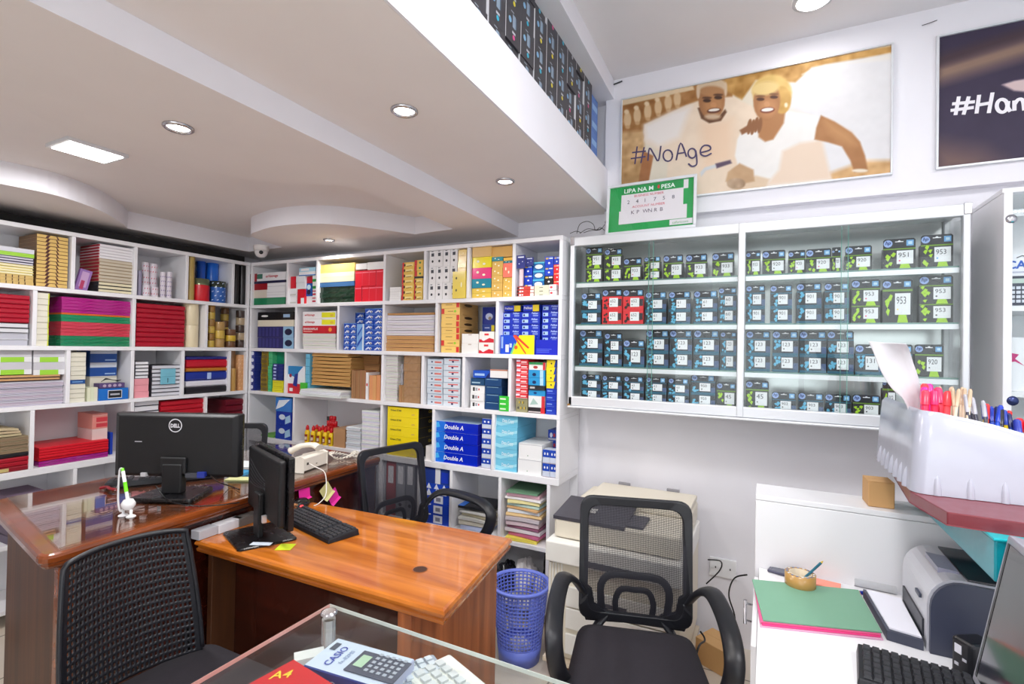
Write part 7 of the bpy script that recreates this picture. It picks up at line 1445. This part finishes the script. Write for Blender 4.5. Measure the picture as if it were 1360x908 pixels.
# curled clear sheet rising from the organiser
cs_ = MB(); pth = [(-.060, .19), (-.050, .165), (-.035, .12), (-.012, .075), (.014, .045), (.026, .0), (.03, -.06)]; pt2 = [(.018, .186), (.028, .17), (.038, .14), (.05, .10), (.056, .05), (.058, .0), (.06, -.06)]
a_ = spline([(x, .0, z) for x, z in pth], 5); b_ = spline([(x, .035*math.sin(i/6*PI), z) for i, (x, z) in enumerate(pt2)], 5); vs = []
for p, q in zip(a_, b_):
    for k in range(6): vs.append(p.lerp(q, k/5)+Vector((0, .012*math.sin(k/5*PI), 0)))
cs_.add(vs, [(i*6+k, i*6+k+1, (i+1)*6+k+1, (i+1)*6+k) for i in range(len(a_)-1) for k in range(5)], mat((236, 234, 238), .15, coat=.5, trans=.25), True)
so = cs_.obj('curled_plastic_sheet', loc=(.292, 1.56, 1.242), label='curled milky plastic sheet rising from the organiser top', cat='plastic sheet'); sd = so.modifiers.new('thick', 'SOLIDIFY'); sd.thickness = .0015

# ================================================================ glass counter in the foreground
gc = thing('glass_counter', 'clear glass counter with steel standoff in the foreground', 'glass counter', (0, 0, 0)); zt = .95
cx0, cy1 = -.672, .650
mGT = m_glass('counter_glass', (.95, .975, .965), 1.5)
MB().box(cx0, -.25, zt-.007, .25, cy1, zt, mGT).obj('top_glass', gc)
MB().box(cx0-.0006, -.25, zt-.0065, cx0+.0004, cy1, zt-.0005, mat((206, 150, 142), .15)).box(cx0, cy1-.0004, zt-.0065, .25, cy1+.0006, zt-.0005, mat((208, 212, 206), .15)).obj('polished_edge', gc)
zl = .902; MB().box(cx0+.0, -.25, zl-.008, .25, cy1, zl, mGT).obj('lower_glass', gc)
for (x, y) in ((-.648, .625), (-.648, -.2), (.2, .625), (.2, -.2)):
    m = MB(); m.lathe([(.011, zl+.0005), (.011, zt-.0075)], mChrome, 24, o=(x, y, 0)); m.lathe([(.013, zt+.0005), (.013, zt+.004), (.010, zt+.005)], mChrome, 24, o=(x, y, 0)); m.lathe([(.014, zl-.012), (.014, zl-.0085)], mChrome, 24, o=(x, y, 0)); m.obj('standoff', gc)
MB().box(-.60, -.22, 0, -.57, .52, .8935, mat((40, 38, 44), .5)).box(.17, -.22, 0, .20, .52, .8935, mat((40, 38, 44), .5)).obj('base_frame', gc)
bx = thing('calculator_box', 'white and blue calculator box showing a grey calculator, under the glass', 'box', (0, 0, 0), 0)
h = .030; A_ = at(449, 847, 'z', zl+h); B_ = at(551, 875, 'z', zl+h); C_ = at(421, 874, 'z', zl+h); w = (B_-A_).length; d = .075; bx.location = (A_.x, A_.y, zl+.0005); bx.rotation_euler = (0, 0, math.atan2(B_.y-A_.y, B_.x-A_.x))
m = MB(); m.X = None; m.box(0, -d, 0, w, 0, h, mat((206, 216, 236), .3), {'front': c8((40, 60, 140)), 'left': c8((190, 200, 226)), 'right': c8((190, 196, 226))}); bev(m.obj('box_body', bx), .0015, 1)
m = MB(); T = lambda s, x, y, hh_, c, mw=None, sh=0: m.text(s, x, y, hh_, c8(c), O=(0, -d, h+.0009), A=(1, 0, 0), B=(0, 1, 0), maxw=mw, bold=.03)
m.text('CASIO', 0, 0, .012, c8((30, 60, 170)), O=(.036, -d+.012, h+.0009), A=(0, 1, 0), B=(-1, 0, 0), bold=.012)
m.text('fx-82MS', 0, 0, .007, c8((120, 140, 180)), O=(.050, -d+.022, h+.0009), A=(0, 1, 0), B=(-1, 0, 0))
m.text('CASIO', .02, .010, .010, c8((226, 230, 244)), O=(0, -d-.0009, 0), A=(1, 0, 0), B=(0, 0, 1), bold=.012); m.text('CASIO', .085, .008, .010, c8((120, 140, 200)), O=(0, -d-.0009, 0), A=(1, 0, 0), B=(0, 0, 1), bold=.012)
m.add([(.008, -.03, h+.0008), (.018, -.03, h+.0008), (.018, -.012, h+.0008), (.008, -.012, h+.0008)], [(0, 1, 2, 3)], c8((60, 70, 90)))
m.obj('printed_text', bx)
m = MB(); m.box(.062, -d+.012, h+.0006, .145, -.014, h+.002, mat((70, 76, 96), .35)); m.add([(.068, -d+.024, h+.0026), (.084, -d+.024, h+.0026), (.084, -.024, h+.0026), (.068, -.024, h+.0026)], [(0, 1, 2, 3)], c8((176, 204, 176)))
for r in range(5):
    for k in range(5): m.add([(.090+.0105*r, -d+.020+.0095*k, h+.0026), (.096+.0105*r, -d+.020+.0095*k, h+.0026), (.096+.0105*r, -d+.0255+.0095*k, h+.0026), (.090+.0105*r, -d+.0255+.0095*k, h+.0026)], [(0, 1, 2, 3)], c8((170, 176, 190)))
m.obj('calculator_picture', bx)
rbx = MB(); rbx.box(0, -.14, 0, .17, 0, .028, mat((206, 22, 34), .3)); rbx.text('A4', 0, 0, .017, c8((246, 210, 40)), O=(.013, -.047, .0288), A=(.72, .69, 0), B=(-.69, .72, 0), bold=.01, shear=.2)
for i, w_ in enumerate((.03, .045)): rbx.add([(.03+.004*i, -.058-.007*i, .0288), (.03+w_, -.050-.007*i, .0288), (.03+w_, -.052-.007*i, .0288), (.03+.004*i, -.060-.007*i, .0288)], [(0, 1, 2, 3)], c8((246, 226, 160)))
p = at(390, 876, 'z', zl+.028); p2 = at(443, 909, 'z', zl+.028); rbx.obj('red_paper_box', loc=(p.x, p.y, zl+.0005), rz=math.atan2(p2.y-p.y, p2.x-p.x), label='red box with yellow A4 lettering beneath the counter glass', cat='box')
hgt = MB(); hgt.box(-.022, -.012, 0, .022, .012, .012, mat((226, 226, 226), .4)); 
p = at(411, 868, 'z', zl+.012); hgt.obj('white_card_box', loc=(p.x, p.y, zl+.0005), rz=.9, label='white flat card box between the red box and calculator box', cat='box')
bx2 = thing('desk_calculator', 'pale desk calculator with raised keys at the counter front edge', 'calculator', (at(612, 893, 'z', zl).x, at(612, 893, 'z', zl).y-.02, zl+.0005), math.radians(-22))
bev(MB().box(-.04, -.06, 0, .06, .02, .014, mat((226, 226, 220), .3)).obj('calculator_body', bx2), .004, 2)
m = MB()
for r in range(3):
    for k in range(5): m.box(-.03+.017*k, -.05+.018*r, .0145, -.018+.017*k, -.038+.018*r, .018, mat((206, 208, 212), .4))
m.obj('keys', bx2)
bx3 = thing('desk_calculator', 'grey calculator with light keys behind the blue calculator box', 'calculator', (at(570, 893, 'z', zl).x, at(570, 893, 'z', zl).y-.015, zl+.0005), math.radians(-30))
bev(MB().box(-.03, -.05, 0, .018, .03, .012, mat((150, 160, 176), .3)).obj('calculator_body', bx3), .003, 2)
m = MB()
for r in range(5):
    for k in range(3): m.box(-.024+.014*k, -.045+.014*r, .0125, -.014+.014*k, -.035+.014*r, .0155, mat((206, 212, 222), .4))
m.obj('keys', bx3)

# ================================================================ camera, world, exposure
cd = bpy.data.cameras.new('cam'); cam = bpy.data.objects.new('camera', cd); COL.objects.link(cam)
cd.sensor_fit = 'HORIZONTAL'; cd.sensor_width = 36; cd.lens = F/1360*36; cd.clip_start = .02; cd.clip_end = 100
cam.matrix_world = Matrix.Translation(CAMP) @ Matrix((( _r.x, _u.x, -_fw.x), (_r.y, _u.y, -_fw.y), (_r.z, _u.z, -_fw.z))).to_4x4()
SC.camera = cam
W = bpy.data.worlds.new('daylight'); SC.world = W; W.use_nodes = True; nt = W.node_tree; bg = nt.nodes['Background']; bg.inputs[0].default_value = (.93, .96, 1, 1); bg.inputs[1].default_value = 3.0
SC.view_settings.view_transform = 'Standard'; SC.view_settings.look = 'None'; SC.view_settings.gamma = 1; SC.view_settings.use_curve_mapping = False
SC.view_settings.exposure = .17
SC.cycles.max_bounces = 8; SC.cycles.transparent_max_bounces = 24; SC.cycles.use_denoising = True
# label audit
_seen = {}
for o in bpy.data.objects:
    if o.parent is None and o.get('label'):
        n_ = len(o['label'].split())
        if n_ > 16 or n_ < 4: print('LABELLEN', n_, o['label'])
        _seen.setdefault(o['label'], []).append(o.name)
for k_, v_ in _seen.items():
    if len(v_) > 1: print('DUPLABEL', len(v_), k_)
